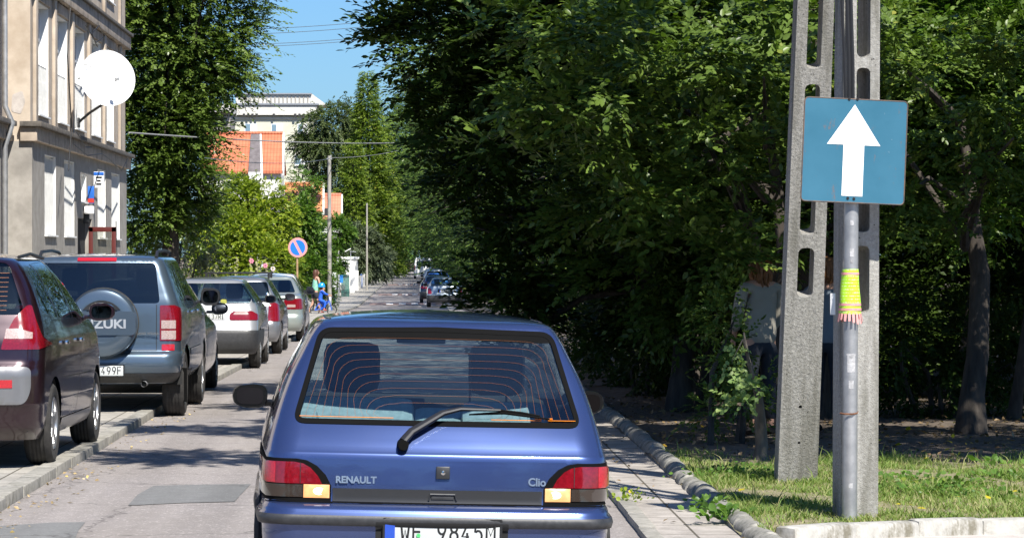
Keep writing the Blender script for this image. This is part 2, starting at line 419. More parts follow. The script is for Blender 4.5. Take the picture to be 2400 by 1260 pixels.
M_bench = M2('blue_grey_bench_fabric', (.20, .26, .285), (.28, .345, .37), 30, .95, .002)
M_lred = plain('red_lens', (.17, .004, .010), .12, 0, coat=1, var=.25, scale=60)
M_lred2 = plain('bright_red_lens', (.40, .012, .02), .15, 0, coat=1, var=.2, scale=90)
M_lclear = plain('clear_lens', (.36, .27, .25), .15, 0, coat=1, var=.3, scale=90)
M_lamber = plain('amber_lens', (.65, .25, .08), .15, 0, coat=1, var=.3, scale=80)
M_lsmoke = plain('smoked_lens', (.035, .025, .02), .12, 0, coat=1)
M_plate = plain('plate_white', (.50, .52, .51), .45, var=.03)
M_blue = plain('plate_blue', (.02, .07, .42), .4)
M_black = plain('black_letters', (.012, .012, .012), .45)
M_defrost = plain('orange_heating_wire', (.27, .09, .03), .6, emis=None)

def pchip(x, y, q):
    x = np.asarray(x, float); y = np.asarray(y, float); h = np.diff(x); d = np.diff(y) / h
    m = np.zeros(len(x)); m[0] = d[0]; m[-1] = d[-1]
    for i in range(1, len(x) - 1):
        if d[i - 1] * d[i] > 0:
            w1 = 2 * h[i] + h[i - 1]; w2 = h[i] + 2 * h[i - 1]
            m[i] = (w1 + w2) / (w1 / d[i - 1] + w2 / d[i])
    i = np.clip(np.searchsorted(x, q) - 1, 0, len(x) - 2); t = (q - x[i]) / h[i]; t2 = t * t; t3 = t2 * t
    return (2 * t3 - 3 * t2 + 1) * y[i] + (t3 - 2 * t2 + t) * h[i] * m[i] + (-2 * t3 + 3 * t2) * y[i + 1] + (t3 - t2) * h[i] * m[i + 1]

class Surf:
    """car skin P(s,t): s runs rear centre -> side -> front centre, t from the sill up over the roof"""
    def __init__(S, keys, barrel=.045):
        K = np.array(keys, float); S.K = K; S.barrel = barrel
        d = np.sqrt(np.diff(K[:, 0]) ** 2 + (np.diff(K[:, 1])) ** 2 + np.diff(K[:, 3]) ** 2) + .004
        S.kt = np.concatenate([[0], np.cumsum(d)]); S.T = S.kt[-1]
        S.tt = np.linspace(0, S.T, 16000)
        S.tab = [pchip(S.kt, K[:, j], S.tt) for j in range(7)]
        S.ztop = K[-1, 0]
    def par(S, t): return [np.interp(t, S.tt, c) for c in S.tab]
    def P(S, s, t):
        s = np.asarray(s, float); t = np.asarray(t, float) + 0 * s; sg = np.where(s < 0, -1.0, 1.0); a = np.abs(s)
        z, yr, yf, hw, bow, rr, rl = S.par(t)
        hw = np.maximum(hw, 1e-4); rr = np.minimum(rr, hw * .7)
        xr = hw - rr; yA = yr + bow * (xr / hw) ** 2; dA = 2 * bow * xr / hw ** 2
        yc = (yr + yf) / 2; hl = (yf - yr) / 2
        side = lambda y: hw * (1 - S.barrel * np.clip(np.abs((y - yc) / hl), 0, 1.2) ** 3)
        yB = yA + rl; fl = np.minimum(.55, (yf - yr) * .28); yC = yf - fl
        x = np.zeros_like(a); y = np.zeros_like(a)
        m = a <= .3; u = a / .3
        x1 = u * xr; y1 = yr + bow * (x1 / hw) ** 2
        u2 = np.clip((a - .3) / .15, 0, 1); xB = side(yB); k = .62
        p0x, p0y = xr, yA; p1x, p1y = xr + k * rr, yA + k * rr * dA; p2x, p2y = xB, yB - k * rl
        b0, b1, b2, b3 = (1 - u2) ** 3, 3 * u2 * (1 - u2) ** 2, 3 * u2 ** 2 * (1 - u2), u2 ** 3
        x2 = b0 * p0x + b1 * p1x + b2 * p2x + b3 * xB; y2 = b0 * p0y + b1 * p1y + b2 * p2y + b3 * yB
        u3 = np.clip((a - .45) / .4, 0, 1); y3 = yB + u3 * (yC - yB); x3 = side(y3)
        u4 = np.clip((a - .85) / .15, 0, 1) * math.pi / 2; xC = side(yC)
        x4 = xC * np.cos(u4) ** .8; y4 = yC + fl * np.sin(u4) ** .8
        x = np.where(a <= .3, x1, np.where(a <= .45, x2, np.where(a <= .85, x3, x4)))
        y = np.where(a <= .3, y1, np.where(a <= .45, y2, np.where(a <= .85, y3, y4)))
        return np.stack([x * sg, y, z + 0 * x], -1)
    def Nrm(S, s, t):
        e = 2e-3
        a = S.P(np.clip(s + e, -1, 1), t) - S.P(np.clip(s - e, -1, 1), t)
        t2 = np.clip(t, 0, S.T - .012)
        b = S.P(s, np.clip(t2 + .0015, 0, S.T)) - S.P(s, np.clip(t2 - .0015, 0, S.T))
        n = np.cross(a, b); l = np.linalg.norm(n, axis=-1, keepdims=True); n = n / np.maximum(l, 1e-9)
        # s grows to +x at the rear: cross(+x, +z-ish) = -y, outward
        up = (l[..., 0] < 1e-9); n[up] = (0, 0, 1)
        return n
    def t_of_z(S, z): return np.interp(z, S.tab[0], S.tt)
    def rear(S, x, z):
        t = S.t_of_z(z); ss = np.linspace(0, .6, 400); p = S.P(ss, np.full(400, t))
        return math.copysign(float(np.interp(abs(x), p[:, 0], ss)), x if x else 1), float(t)
    def side(S, y, z, sg=1):
        t = S.t_of_z(z); ss = np.linspace(.2, 1, 600); p = S.P(ss, np.full(600, t))
        return sg * float(np.interp(y, p[:, 1], ss)), float(t)

def dens(poly, step=.03):
    out = []
    for i in range(len(poly)):
        a = np.array(poly[i], float); b = np.array(poly[(i + 1) % len(poly)], float); n = max(1, int(np.linalg.norm(b - a) / step))
        for k in range(n): out.append(tuple(a + (b - a) * k / n))
    return out
def rpoly(pts, r, n=5):
    """round the corners of a polygon; r number or list"""
    out = []; m = len(pts)
    for i in range(m):
        p = np.array(pts[i], float); a = np.array(pts[i - 1], float); b = np.array(pts[(i + 1) % m], float)
        rr = r[i] if hasattr(r, '__len__') else r
        if rr <= 0: out.append(tuple(p)); continue
        ua = (a - p) / np.linalg.norm(a - p); ub = (b - p) / np.linalg.norm(b - p)
        rr = min(rr, np.linalg.norm(a - p) * .45, np.linalg.norm(b - p) * .45)
        p0 = p + ua * rr; p2 = p + ub * rr
        for k in range(n + 1):
            t = k / n; out.append(tuple((1 - t) ** 2 * p0 + 2 * t * (1 - t) * p + t * t * p2))
    return out
def inset(poly, d):
    """shrink a roughly convex polygon towards its inside by d"""
    P = np.array(poly, float); n = len(P); out = []
    area = sum(P[i][0] * P[(i + 1) % n][1] - P[(i + 1) % n][0] * P[i][1] for i in range(n)); sg = 1 if area > 0 else -1
    for i in range(n):
        e1 = P[i] - P[i - 1]; e2 = P[(i + 1) % n] - P[i]
        n1 = np.array([-e1[1], e1[0]]) / (np.linalg.norm(e1) + 1e-9); n2 = np.array([-e2[1], e2[0]]) / (np.linalg.norm(e2) + 1e-9)
        b = n1 + n2; l = np.linalg.norm(b); b = b / l if l > 1e-6 else n1
        k = d / max(.35, float(np.dot(b, n1)))
        out.append(tuple(P[i] + sg * b * k))
    return out

def skin_regions(S, feats, ns=80, nt=60):
    """feats: list of dict(poly=[(s,t)], key). Returns triangles grouped by feature index (-1 body)"""
    SX = 4.0
    sv = np.concatenate([np.linspace(0, .3, max(4, ns // 6)), np.linspace(.3, .45, max(5, ns // 7))[1:], np.linspace(.45, .85, max(8, ns // 3))[1:], np.linspace(.85, 1, max(4, ns // 9))[1:]])
    sv = np.concatenate([-sv[::-1][:-1], sv])
    kt = np.round(S.kt, 6); lin = np.linspace(0, S.T, nt); lin = [t for t in lin if np.min(np.abs(kt - t)) > S.T / nt * .35]
    tv = np.unique(np.round(np.concatenate([lin, kt]), 6))
    pts = [Vector((s * SX, t)) for t in tv for s in sv]
    faces = [[0, len(sv) - 1, len(tv) * len(sv) - 1, (len(tv) - 1) * len(sv)]]
    for f in feats:
        f = [(p[0], float(kt[np.argmin(np.abs(kt - p[1]))]) if np.min(np.abs(S.kt - p[1])) < .0025 else p[1]) for p in f]
        if sum(f[i][0] * f[(i + 1) % len(f)][1] - f[(i + 1) % len(f)][0] * f[i][1] for i in range(len(f))) < 0: f = f[::-1]
        b = len(pts); pts += [Vector((min(1, max(-1, p[0])) * SX, min(S.T, max(0, p[1])))) for p in f]
        faces.append(list(range(b, b + len(f))))
    # shrink the outer rectangle: its border is the convex hull of the grid
    v, e, fc, ov, oe, of = delaunay_2d_cdt(pts, [], faces, 0, 1e-5)
    v = np.array([(p[0], p[1]) for p in v]); groups = {}
    for tri, src in zip(fc, of):
        k = max(src) - 1 if src else -1
        groups.setdefault(k, []).append(tri)
    return v[:, 0] / SX, v[:, 1], groups

def region_mesh(name, S, sv, tvv, tris, off, mat, parent, skirt=0.0, body=False):
    tris = np.array(tris); used = np.unique(tris); mp = -np.ones(len(sv), int); mp[used] = np.arange(len(used))
    s = sv[used]; t = tvv[used]; P = S.P(s, t); n = S.Nrm(s, t); V = P + n * off; F = mp[tris].tolist(); Nn = n.copy()
    if skirt > 0:
        cnt = {}
        for f in F:
            for i in range(3):
                a, b = f[i], f[(i + 1) % 3]; k = (min(a, b), max(a, b)); cnt.setdefault(k, []).append((a, b))
        ed = [v[0] for v in cnt.values() if len(v) == 1]; bv = sorted({a for e in ed for a in e}); nb = {}
        base = len(V); c = P.mean(0)
        V2 = []; N2 = []
        for i, a in enumerate(bv):
            nb[a] = (base + 2 * i, base + 2 * i + 1)
            o = V[a] - (P.mean(0) + n[a] * np.dot(V[a] - P.mean(0), n[a])); l = np.linalg.norm(o); o = o / l if l > 0 else n[a]
            V2 += [V[a], V[a] - n[a] * skirt]; N2 += [o, o]
        V = np.vstack([V, V2]); Nn = np.vstack([Nn, N2])
        for a, b in ed: F.append([nb[b][0], nb[a][0], nb[a][1], nb[b][1]])
    o = mesh_np(name, V, F, mat, parent, smooth=True, normals=Nn)
    return o

def wheel(parent, x, y, r, w, spokes=5, rim=None, rmat=None, side=1, steel=False):
    rim = rim or r * .64; mb = MB(); n = 36
    prof = [(rim, -w / 2 + .012), (rim + .02, -w / 2), (r - .035, -w / 2), (r - .008, -w / 2 + .022), (r, -w / 2 + .045), (r, w / 2 - .045), (r - .008, w / 2 - .022), (r - .035, w / 2), (rim + .02, w / 2), (rim, w / 2 - .012), (rim - .01, w / 2 - .06)]
    prof2 = []
    for i, p in enumerate(prof):
        prof2.append(p)
        if i == 4:
            for k in range(1, 8):
                xx = -w / 2 + .045 + (w - .09) * k / 8; d = .006 if k % 2 else 0
                prof2.append((r - d, xx - .003)); prof2.append((r - d, xx + .003))
    mb.lathe(prof2, (0, 0, 0), 'x', n)
    o = mb.build('wheel', M_tyre, parent); o.location = (x, y, r)
    rb = MB(); xo = side * (w / 2 - .012)
    rb.lathe([(rim, xo), (rim - .006, xo + side * .008), (rim - .02, xo), (rim - .03, xo - side * .05), (rim - .035, -xo)], (0, 0, 0), 'x', n)
    if steel:
        rb.lathe([(rim - .02, xo - side * .004), (rim * .8, xo + side * .012), (rim * .45, xo + side * .004), (rim * .3, xo + side * .02), (.001, xo + side * .024)], (0, 0, 0), 'x', n)
    for k in range(spokes if not steel else 0):
        a = 2 * math.pi * k / spokes + .3; L = rim - .03
        c = Vector((xo - side * .012, math.cos(a) * L * .55, math.sin(a) * L * .55))
        rb.box(c, (.028, L * .95, .062), (a, 0, 0), .008)
    if not steel: rb.lathe([(.075, xo - side * .03), (.072, xo), (.03, xo + side * .006), (.001, xo + side * .008)], (0, 0, 0), 'x', 20)
    if steel:
        db = MB()
        for k in range(9):
            a = 2 * math.pi * k / 9; db.box((xo + side * .008, math.cos(a) * rim * .78, math.sin(a) * rim * .78), (.012, .035, .02), (a, 0, 0), .003)
        db.build('rim_vent', M_under, o)
    rb.build('rim', rmat or M_alloy, o)
    bd = MB(); bd.lathe([(rim - .04, xo - side * .055), (.001, xo - side * .055)], (0, 0, 0), 'x', 24); bd.build('brake_disc', M_under, o)
    return o

def ribbon(name, S, lines, wdt, off, mat, parent):
    mb = MB()
    for ln in lines:
        ln = dens_open(ln, .04); s = np.array([p[0] for p in ln]); t = np.array([p[1] for p in ln]); P = S.P(s, t); n = S.Nrm(s, t)
        V = []
        for i in range(len(P)):
            d = P[min(i + 1, len(P) - 1)] - P[max(i - 1, 0)]; d /= max(1e-9, np.linalg.norm(d)); b = np.cross(d, n[i]); c = P[i] + n[i] * off
            V += [c - b * wdt / 2, c + b * wdt / 2]
        mb.add(V, [(2 * i, 2 * i + 1, 2 * i + 3, 2 * i + 2) for i in range(len(P) - 1)], False)
    return mb.build(name, mat, parent)
def dens_open(p, step):
    out = []
    for i in range(len(p) - 1):
        a = np.array(p[i], float); b = np.array(p[i + 1], float); n = max(2, int(np.linalg.norm(b - a) * 2 / step))
        for k in range(n): out.append(tuple(a + (b - a) * k / n))
    out.append(tuple(p[-1])); return out

_arc = lambda cx, cy, rx, ry, a0, a1, n=9: [(cx + rx * math.cos(math.radians(a0 + (a1 - a0) * k / n)), cy + ry * math.sin(math.radians(a0 + (a1 - a0) * k / n))) for k in range(n + 1)]
GLY = {'W': [[(0, 1), (.22, 0), (.5, .62), (.78, 0), (1, 1)]], 'E': [[(1, 1), (0, 1), (0, 0), (1, 0)], [(0, .52), (.85, .52)]], 'I': [[(.5, 0), (.5, 1)]], 'X': [[(0, 0), (1, 1)], [(0, 1), (1, 0)]], 'F': [[(1, 1), (0, 1), (0, 0)], [(0, .52), (.85, .52)]],
       'K': [[(0, 0), (0, 1)], [(1, 1), (0, .42)], [(.3, .6), (1, 0)]], 'L': [[(0, 1), (0, 0), (1, 0)]], 'R': [[(0, 0), (0, 1), (.6, 1)] + _arc(.6, .75, .35, .25, 90, -90)[1:] + [(0, .5)], [(.5, .5), (1, 0)]], 'C': [_arc(.5, .5, .5, .5, 50, 310)], 'H': [[(0, 0), (0, 1)], [(1, 0), (1, 1)], [(0, .5), (1, .5)]],
       'M': [[(0, 0), (0, 1), (.5, .35), (1, 1), (1, 0)]], '0': [_arc(.5, .5, .46, .5, 0, 360, 16)], '1': [[(.25, .78), (.55, 1), (.55, 0)]], '2': [_arc(.5, .72, .44, .28, 160, -20) + [(.02, 0), (1, 0)]], '3': [_arc(.48, .75, .42, .25, 150, -90), _arc(.48, .26, .46, .26, 90, -150)],
       '4': [[(.85, .28), (0, .28), (.62, 1)], [(.62, .5), (.62, 0)]], '5': [[(.92, 1), (.14, 1), (.08, .56)] + _arc(.48, .32, .44, .32, 130, -150)], '6': [_arc(.5, .3, .44, .3, 0, 360, 14), [(.08, .38), (.55, 1)]], '7': [[(0, 1), (1, 1), (.35, 0)]],
       '8': [_arc(.5, .27, .46, .27, 0, 360, 14), _arc(.5, .76, .38, .24, 0, 360, 14)], '9': [_arc(.5, .7, .44, .3, 0, 360, 14), [(.92, .62), (.45, 0)]]}
def plate_text(s, w, h, parent, M):
    mb = MB(); n = len(s); pit = w / n; cw = pit * .66
    for i, ch in enumerate(s):
        for pl in GLY.get(ch, []):
            x0 = -w / 2 + pit * i + (pit - cw) / 2; k = .35 if ch == 'I' else 1
            mb.tube([(x0 + px * cw, 0, (pz - .5) * h) for px, pz in pl], .0053, 6, True)
    return mb.build('lettering', M_black, parent, M @ Matrix.Diagonal((1, .25, 1, 1)))
def plate_obj(parent, S, x, z, text, off=.012, w=.52, h=.112, yy=None, tilt=0, size=.085):
    s, t = S.rear(x, z); y = (S.P(np.array([s]), np.array([t]))[0][1] - off) if yy is None else yy
    M = Matrix.Translation((x, y, z)) @ Matrix.Rotation(tilt, 4, 'X')
    p = MB().box((0, 0, 0), (w, .008, h), None, .003).build('number_plate', M_plate, parent, M)
    MB().box((-w / 2 + .026, -.0052, 0), (.044, .003, h - .008)).build('blue_band', M_blue, p, M)
    fr = MB()
    for dx, dz, a, b in ((0, h / 2, w, .006), (0, -h / 2, w, .006), (w / 2, 0, .006, h), (-w / 2, 0, .006, h)): fr.box((dx, -.004, dz), (a + .006, .004, b + .002))
    fr.build('plate_border', M_black, p, M)
    plate_text(text, w - .085, h * .66, p, M @ Matrix.Translation((.024, -.005, 0)))
    return p

def mirror_obj(parent, x, y, z, sg, mat, w=.2, h=.13):
    mb = MB(); bm = bmesh.new(); bmesh.ops.create_icosphere(bm, subdivisions=3, radius=1)
    for v in bm.verts:
        p = v.co.copy(); q = lambda a, e: math.copysign(abs(a) ** e, a)
        X = q(p.x, .7) * w / 2; Z = q(p.z, .75) * h / 2; Yy = p.y * .05 if p.y < 0 else p.y * .09
        if p.y < -.2: Yy = -.03
        v.co = (X + sg * 0, Yy, Z * (1 - .12 * sg * p.x))
    bm.verts.index_update(); mb.add([v.co + Vector((x + sg * w * .5, y, z)) for v in bm.verts], [[v.index for v in f.verts] for f in bm.faces], True); bm.free()
    mb.box((x - sg * .02, y + .03, z - h * .28), (.09, .04, .035), None, .01)
    o = mb.build('wing_mirror', mat, parent)
    g = MB(); pts = rpoly([(-w * .38, -h * .34), (w * .38, -h * .34), (w * .38, h * .34), (-w * .38, h * .34)], h * .3, 6)
    g.prism([(px + x + sg * w * .5, pz + z) for px, pz in pts], y - .034, y - .03)
    g.build('mirror_glass', M_mglass, o)
    return o

def seats(parent, S, y0, mat, xo=.36, zh=1.12, heads=True, w=.5, hw=.28, zb=.5):
    for sg in (-1, 1):
        mb = MB(); mb.box((sg * xo, y0, (zb + zh - .2) / 2), (w, .13, zh - .16 - zb), (-.2, 0, 0), .05)
        mb.box((sg * xo, y0 + .28, zb - .05), (w, .5, .16), None, .05)
        if heads: mb.box((sg * xo, y0 - .09, zh), (hw, .13, .25), (-.12, 0, 0), .06)
        mb.build('front_seat', mat, parent)

def make_car(name, label, cat, loc, rz, spec, group=None, roll=0.0):
    """spec: dict describing skin keys and features in car coordinates (rear at y=0, x right, z up)"""
    root = thing(name, label, cat, loc, rz, group); root.rotation_euler = (0, roll, rz)
    S = Surf(spec['keys'], spec.get('barrel', .045)); paintm = spec['paint']
    feats = []; info = []
    def add(poly, nm, mat, off=0, par=None, skirt=0):
        feats.append(poly); info.append((nm, mat, off, par, skirt))
    arches = []
    for (y, r) in spec['wheels_y']:
        for sg in (1, -1):
            rr = r + spec.get('arch_gap', .045); pl = []
            zb = spec['keys'][0][0]
            for k in range(25):
                a = math.pi * k / 24; yy = y + rr * math.cos(a) * 1.02; zz = r + rr * math.sin(a) - 0.0
                if zz >= zb + .002: pl.append((yy, zz))
            pl = [(pl[0][0], zb - .01)] + pl + [(pl[-1][0], zb - .01)]
            q = [S.side(a, max(b, zb), sg) for a, b in dens(pl, .06)]
            add(q, 'HOLE', None)
            arches.append((y, rr, sg))
    for f in spec['rear']:
        poly = f['poly']; both = f.get('mirror')
        for sg in ((1, -1) if both else (1,)):
            pl = [(sg * a, b) for a, b in poly]; q = [S.rear(a, b) for a, b in dens(pl, f.get('step', .03))]
            add(q, f['name'], f['mat'], f.get('off', 0), f.get('parent'), f.get('skirt', 0))
    for f in spec.get('side', []):
        for sg in (1, -1):
            q = [S.side(a, b, sg) for a, b in dens(f['poly'], .05)]
            add(q, f['name'], f['mat'], f.get('off', 0), f.get('parent'), f.get('skirt', 0))
    if spec.get('screen'):
        # windscreen on the front quarter, drawn in (s,t)
        z0, z1, s0, s1 = spec['screen']; ta, tb = S.t_of_z(z0), S.t_of_z(z1)
        q = [(s, ta) for s in np.linspace(s0, 1.0, 10)] + [(1.0, t) for t in np.linspace(ta, tb, 8)][1:] + [(s, tb) for s in np.linspace(1.0, s1, 10)][1:]
        for sg in (1, -1): add([(sg * a, b) for a, b in q], 'windscreen', spec.get('glass', M_glass), -.004)
    sv, tv, G = skin_regions(S, feats, spec.get('ns', 80), spec.get('nt', 60))
    body = region_mesh('body', S, sv, tv, G[-1], 0, paintm, root)
    made = {}
    for i, (nm, mat, off, par, skirt) in enumerate(info):
        if nm == 'HOLE' or i not in G: continue
        p = root
        if par:
            cands = [o for o in made.get(par, [])]
            if cands:
                sx = np.mean([q[0] for q in feats[i]]); p = min(cands, key=lambda o: abs(o['cx'] - sx))
        o = region_mesh(nm, S, sv, tv, G[i], off, mat, p, skirt)
        o['cx'] = float(np.mean([q[0] for q in feats[i]]))
        made.setdefault(nm, []).append(o)
    for l in made.values():
        for o in l: del o['cx']
    # wheel wells and floor
    hw = max(k[3] for k in spec['keys'])
    for (y, rr, sg) in arches:
        mb = MB(); n = 20; V = []; r = rr - .05 + .05
        for k in range(n + 1):
            a = math.pi * k / n
            for xx in (hw * .975 - .012, hw * .55): V.append((sg * xx, y + rr * math.cos(a) * 1.0, (rr - spec.get('arch_gap', .045)) + rr * math.sin(a) * .99 - .004))
        mb.add(V, [(2 * k, 2 * k + 1, 2 * k + 3, 2 * k + 2) for k in range(n)], True)
        mb.add([V[2 * k + 1] for k in range(n + 1)], [tuple(range(n + 1))], False)
        mb.build('wheel_arch', M_under, root)
    L = spec['L']
    mb = MB(); z0 = spec['keys'][0][0]
    mb.box((0, L / 2, z0 + .03), (hw * 1.1, L * .9, .05)); mb.box((0, .32, z0 + .09), (hw * 1.7, .3, .05))
    mb.box((0, L / 2, z0 + .05), (hw * 1.75, L * .33, .04))
    mb.box((0, L * .93, z0 + .2), (hw * 1.5, .1, .3))
    mb.box((0, spec.get('dash', L * .62), .82), (hw * 1.62, .35, .22), None, .05)
    mb.box((0, L * .35, z0 + .2), (hw * 1.6, L * .55, .12))
    mb.build('underbody', M_under, root)
    for (y, r) in spec['wheels_y']:
        for sg in (1, -1): wheel(root, sg * (hw * spec.get('track', .985) - spec.get('tw', .19) / 2), y, r, spec.get('tw', .19), spec.get('spokes', 5), None, spec.get('rim'), sg, spec.get('steel', False))
    if spec.get('seats'): seats(root, S, *spec['seats'])
    for (y, z, xo, ww, hh) in spec.get('mirrors', []):
        for sg in (1, -1): mirror_obj(root, sg * xo, y, z, sg, spec.get('mirror_mat', M_trim), ww, hh)
    return root, S

def seam_lines(S, spec):
    out = []
    for ln in spec: out.append([S.side(a, b, 1) for a, b in ln]); out.append([S.side(a, b, -1) for a, b in ln])
    return out

def F(name, poly, mat, off=0, mirror=False, parent=None, skirt=0, r=0, step=.03):
    return dict(name=name, poly=rpoly(poly, r) if r else poly, mat=mat, off=off, mirror=mirror, parent=parent, skirt=skirt, step=step)
def trap(w0, z0, w1, z1): return [(-w0, z0), (w0, z0), (w1, z1), (-w1, z1)]

# ---------------------------------------------------------------- blue hatchback in front of the camera
M_blueP = paint('blue_metallic_paint', (.056, .088, .225), .7, .26, .05)
kc = [(.20, .10, 3.60, .74, .05, .2, .25), (.27, .03, 3.68, .79, .05, .19, .24), (.40, .005, 3.71, .803, .05, .18, .22), (.446, .0, 3.71, .806, .05, .18, .22),
      (.455, -.016, 3.72, .822, .05, .18, .22), (.480, -.022, 3.72, .828, .05, .18, .22), (.500, -.017, 3.72, .822, .05, .18, .22), (.510, .0, 3.71, .808, .05, .18, .22), (.520, .003, 3.70, .807, .05, .18, .21),
      (.534, .016, 3.68, .803, .05, .18, .21), (.545, .038, 3.66, .797, .05, .17, .2), (.549, .058, 3.66, .793, .05, .17, .2), (.556, .064, 3.66, .797, .05, .16, .2), (.64, .070, 3.62, .803, .05, .16, .2), (.73, .078, 3.55, .800, .05, .16, .2),
      (.764, .083, 3.5, .795, .05, .16, .19), (.773, .091, 3.47, .792, .05, .16, .19), (.83, .131, 3.3, .778, .05, .16, .18), (.895, .178, 2.85, .760, .055, .15, .17), (1.0, .265, 2.62, .727, .06, .13, .15),
      (1.10, .335, 2.42, .688, .065, .12, .14), (1.20, .405, 2.22, .638, .065, .11, .13), (1.30, .472, 2.06, .583, .065, .10, .12), (1.335, .50, 2.0, .556, .06, .10, .12), (1.352, .53, 1.95, .528, .055, .11, .12),
      (1.364, .59, 1.9, .48, .05, .12, .13), (1.378, .74, 1.82, .36, .04, .12, .2), (1.389, .95, 1.7, .2, .03, .1, .2), (1.393, 1.15, 1.6, .08, .01, .03, .1), (1.395, 1.2, 1.55, .004, 0, .001, .05)]
winp = trap(.652, .893, .540, 1.318)
wino = rpoly([(-.655, .893), (.655, .893), (.535, 1.318), (0, 1.330), (-.535, 1.318)], [.06, .06, .06, 0, .06], 6)
winr = inset(wino, .022); wing = inset(wino, .03)
lamp = [(.80, .556), (.475, .556), (.475, .625), (.50, .672), (.54, .712), (.585, .735), (.63, .742), (.80, .742)]
def clipx(poly, lo, hi): return [(min(max(a, lo), hi), b) for a, b in poly]
red = [(.79, .632), (.515, .632), (.535, .668), (.567, .702), (.60, .720), (.64, .727), (.79, .727)]
spec = dict(keys=kc, L=3.71, paint=M_blueP, ns=130, nt=90, wheels_y=[(.62, .275), (3.09, .275)], arch_gap=.03, tw=.165, steel=True, rim=M_steel, dash=2.55,
    rear=[F('window_frame', wino, M_rubber, .004, skirt=.012), F('rear_window', winr, M_glass, .001, parent='window_frame'), F('tinted_band', [p for p in winr if p[1] > 1.262] + [(.548, 1.262), (.3, 1.272), (0, 1.276), (-.3, 1.272), (-.548, 1.262)][::(1 if winr[0][0] > 0 else 1)], M_rubber, .002, parent='window_frame'),
          F('garnish_strip', [(-.468, .556), (.468, .556), (.468, .615), (-.468, .615)], M_trim, .006, skirt=.012),
          F('tail_light', lamp, M_rubber, .003, True, skirt=.012),
          F('red_lens', red, M_lred, .009, True, 'tail_light', .008), F('brake_lens', [(.785, .634), (.72, .634), (.72, .725), (.785, .725)], M_lred2, .0105, True, 'red_lens', .004),
          F('smoked_lens', [(.79, .572), (.60, .572), (.60, .628), (.79, .628)], M_lsmoke, .008, True, 'tail_light', .008),
          F('bumper_strip', [(-.83, .455), (.83, .455), (.83, .500), (-.83, .500)], M_plastic, .001),
          F('plate_recess', [(-.275, .30), (.315, .30), (.315, .475), (-.275, .475)], M_under, .0015)],
    side=[dict(name='side_window', poly=rpoly([(.62, .93), (.86, 1.285), (1.2, 1.30), (1.30, .93)], .04), mat=M_glassd, off=-.004),
          dict(name='side_window', poly=rpoly([(1.36, .93), (1.27, 1.30), (1.95, 1.29), (2.45, .96), (2.45, .93)], .03), mat=M_glass, off=-.004)],
    screen=(.93, 1.30, .87, .87), seats=(1.75, M_seat, .36, 1.10, True, .5, .28, .5), mirrors=[(2.2, .925, .775, .18, .125)], mirror_mat=plain('black_mirror_shell', (.004, .004, .004), .3, spec=.3))
car, S = make_car('hatchback', 'blue metallic hatchback driving ahead, lit tail lamps and rear wiper, nearest car', 'car', (.085, 14.03, .012), R(2.4), spec, roll=R(1.35))
# lit reversing/fog lenses at the inner lower corner of each lamp
M_lit = plain('lit_lamp', (.35, .2, .1), .3, emis=(1.0, .42, .13), es=.6, var=.3, scale=40)
m, nt_, b_ = newmat('lit_lamp_glass'); tcn = N(nt_, 'ShaderNodeTexCoord')
for sg in (1, -1):
    xs = np.linspace(.482, .597, 10); zs = np.linspace(.570, .629, 7); V = []
    for z in zs:
        for x in xs:
            s_, t_ = S.rear(sg * x, z); p = S.P(np.array([s_]), np.array([t_]))[0]; nn_ = S.Nrm(np.array([s_]), np.array([t_]))[0]
            e = min(min(x - .482, .597 - x) / .02, min(z - .57, .629 - z) / .015, 1); V.append(p + nn_ * (.006 + .006 * e))
    o = mesh_np('lit_lens', V, [(j * 10 + i, j * 10 + i + 1, (j + 1) * 10 + i + 1, (j + 1) * 10 + i) for j in range(6) for i in range(9)], M_lit, next(c for c in car.children if c.name.startswith('tail_light') and np.sign(sum(v.co.x for v in c.data.vertices)) == sg), smooth=True)
M_bulb = plain('glowing_bulb', (.9, .7, .5), .3, emis=(1.0, .78, .45), es=1.5)
for sg in (1, -1):
    c_ = next(c for c in car.children if c.name.startswith('tail_light') and np.sign(sum(v.co.x for v in c.data.vertices)) == sg)
    s_, t_ = S.rear(sg * .528, .600); p = S.P(np.array([s_]), np.array([t_]))[0]; n_ = S.Nrm(np.array([s_]), np.array([t_]))[0]
    V = [p + n_ * .0135]
    for k in range(16): a_ = 2 * math.pi * k / 16; V.append(p + n_ * .0128 + np.array([.026 * math.cos(a_), -.0, .017 * math.sin(a_)]))
    mesh_np('bulb_glow', V, [(0, 1 + k, 1 + (k + 1) % 16) for k in range(16)], M_bulb, c_)
# dark grooves between lens segments
gm = MB()
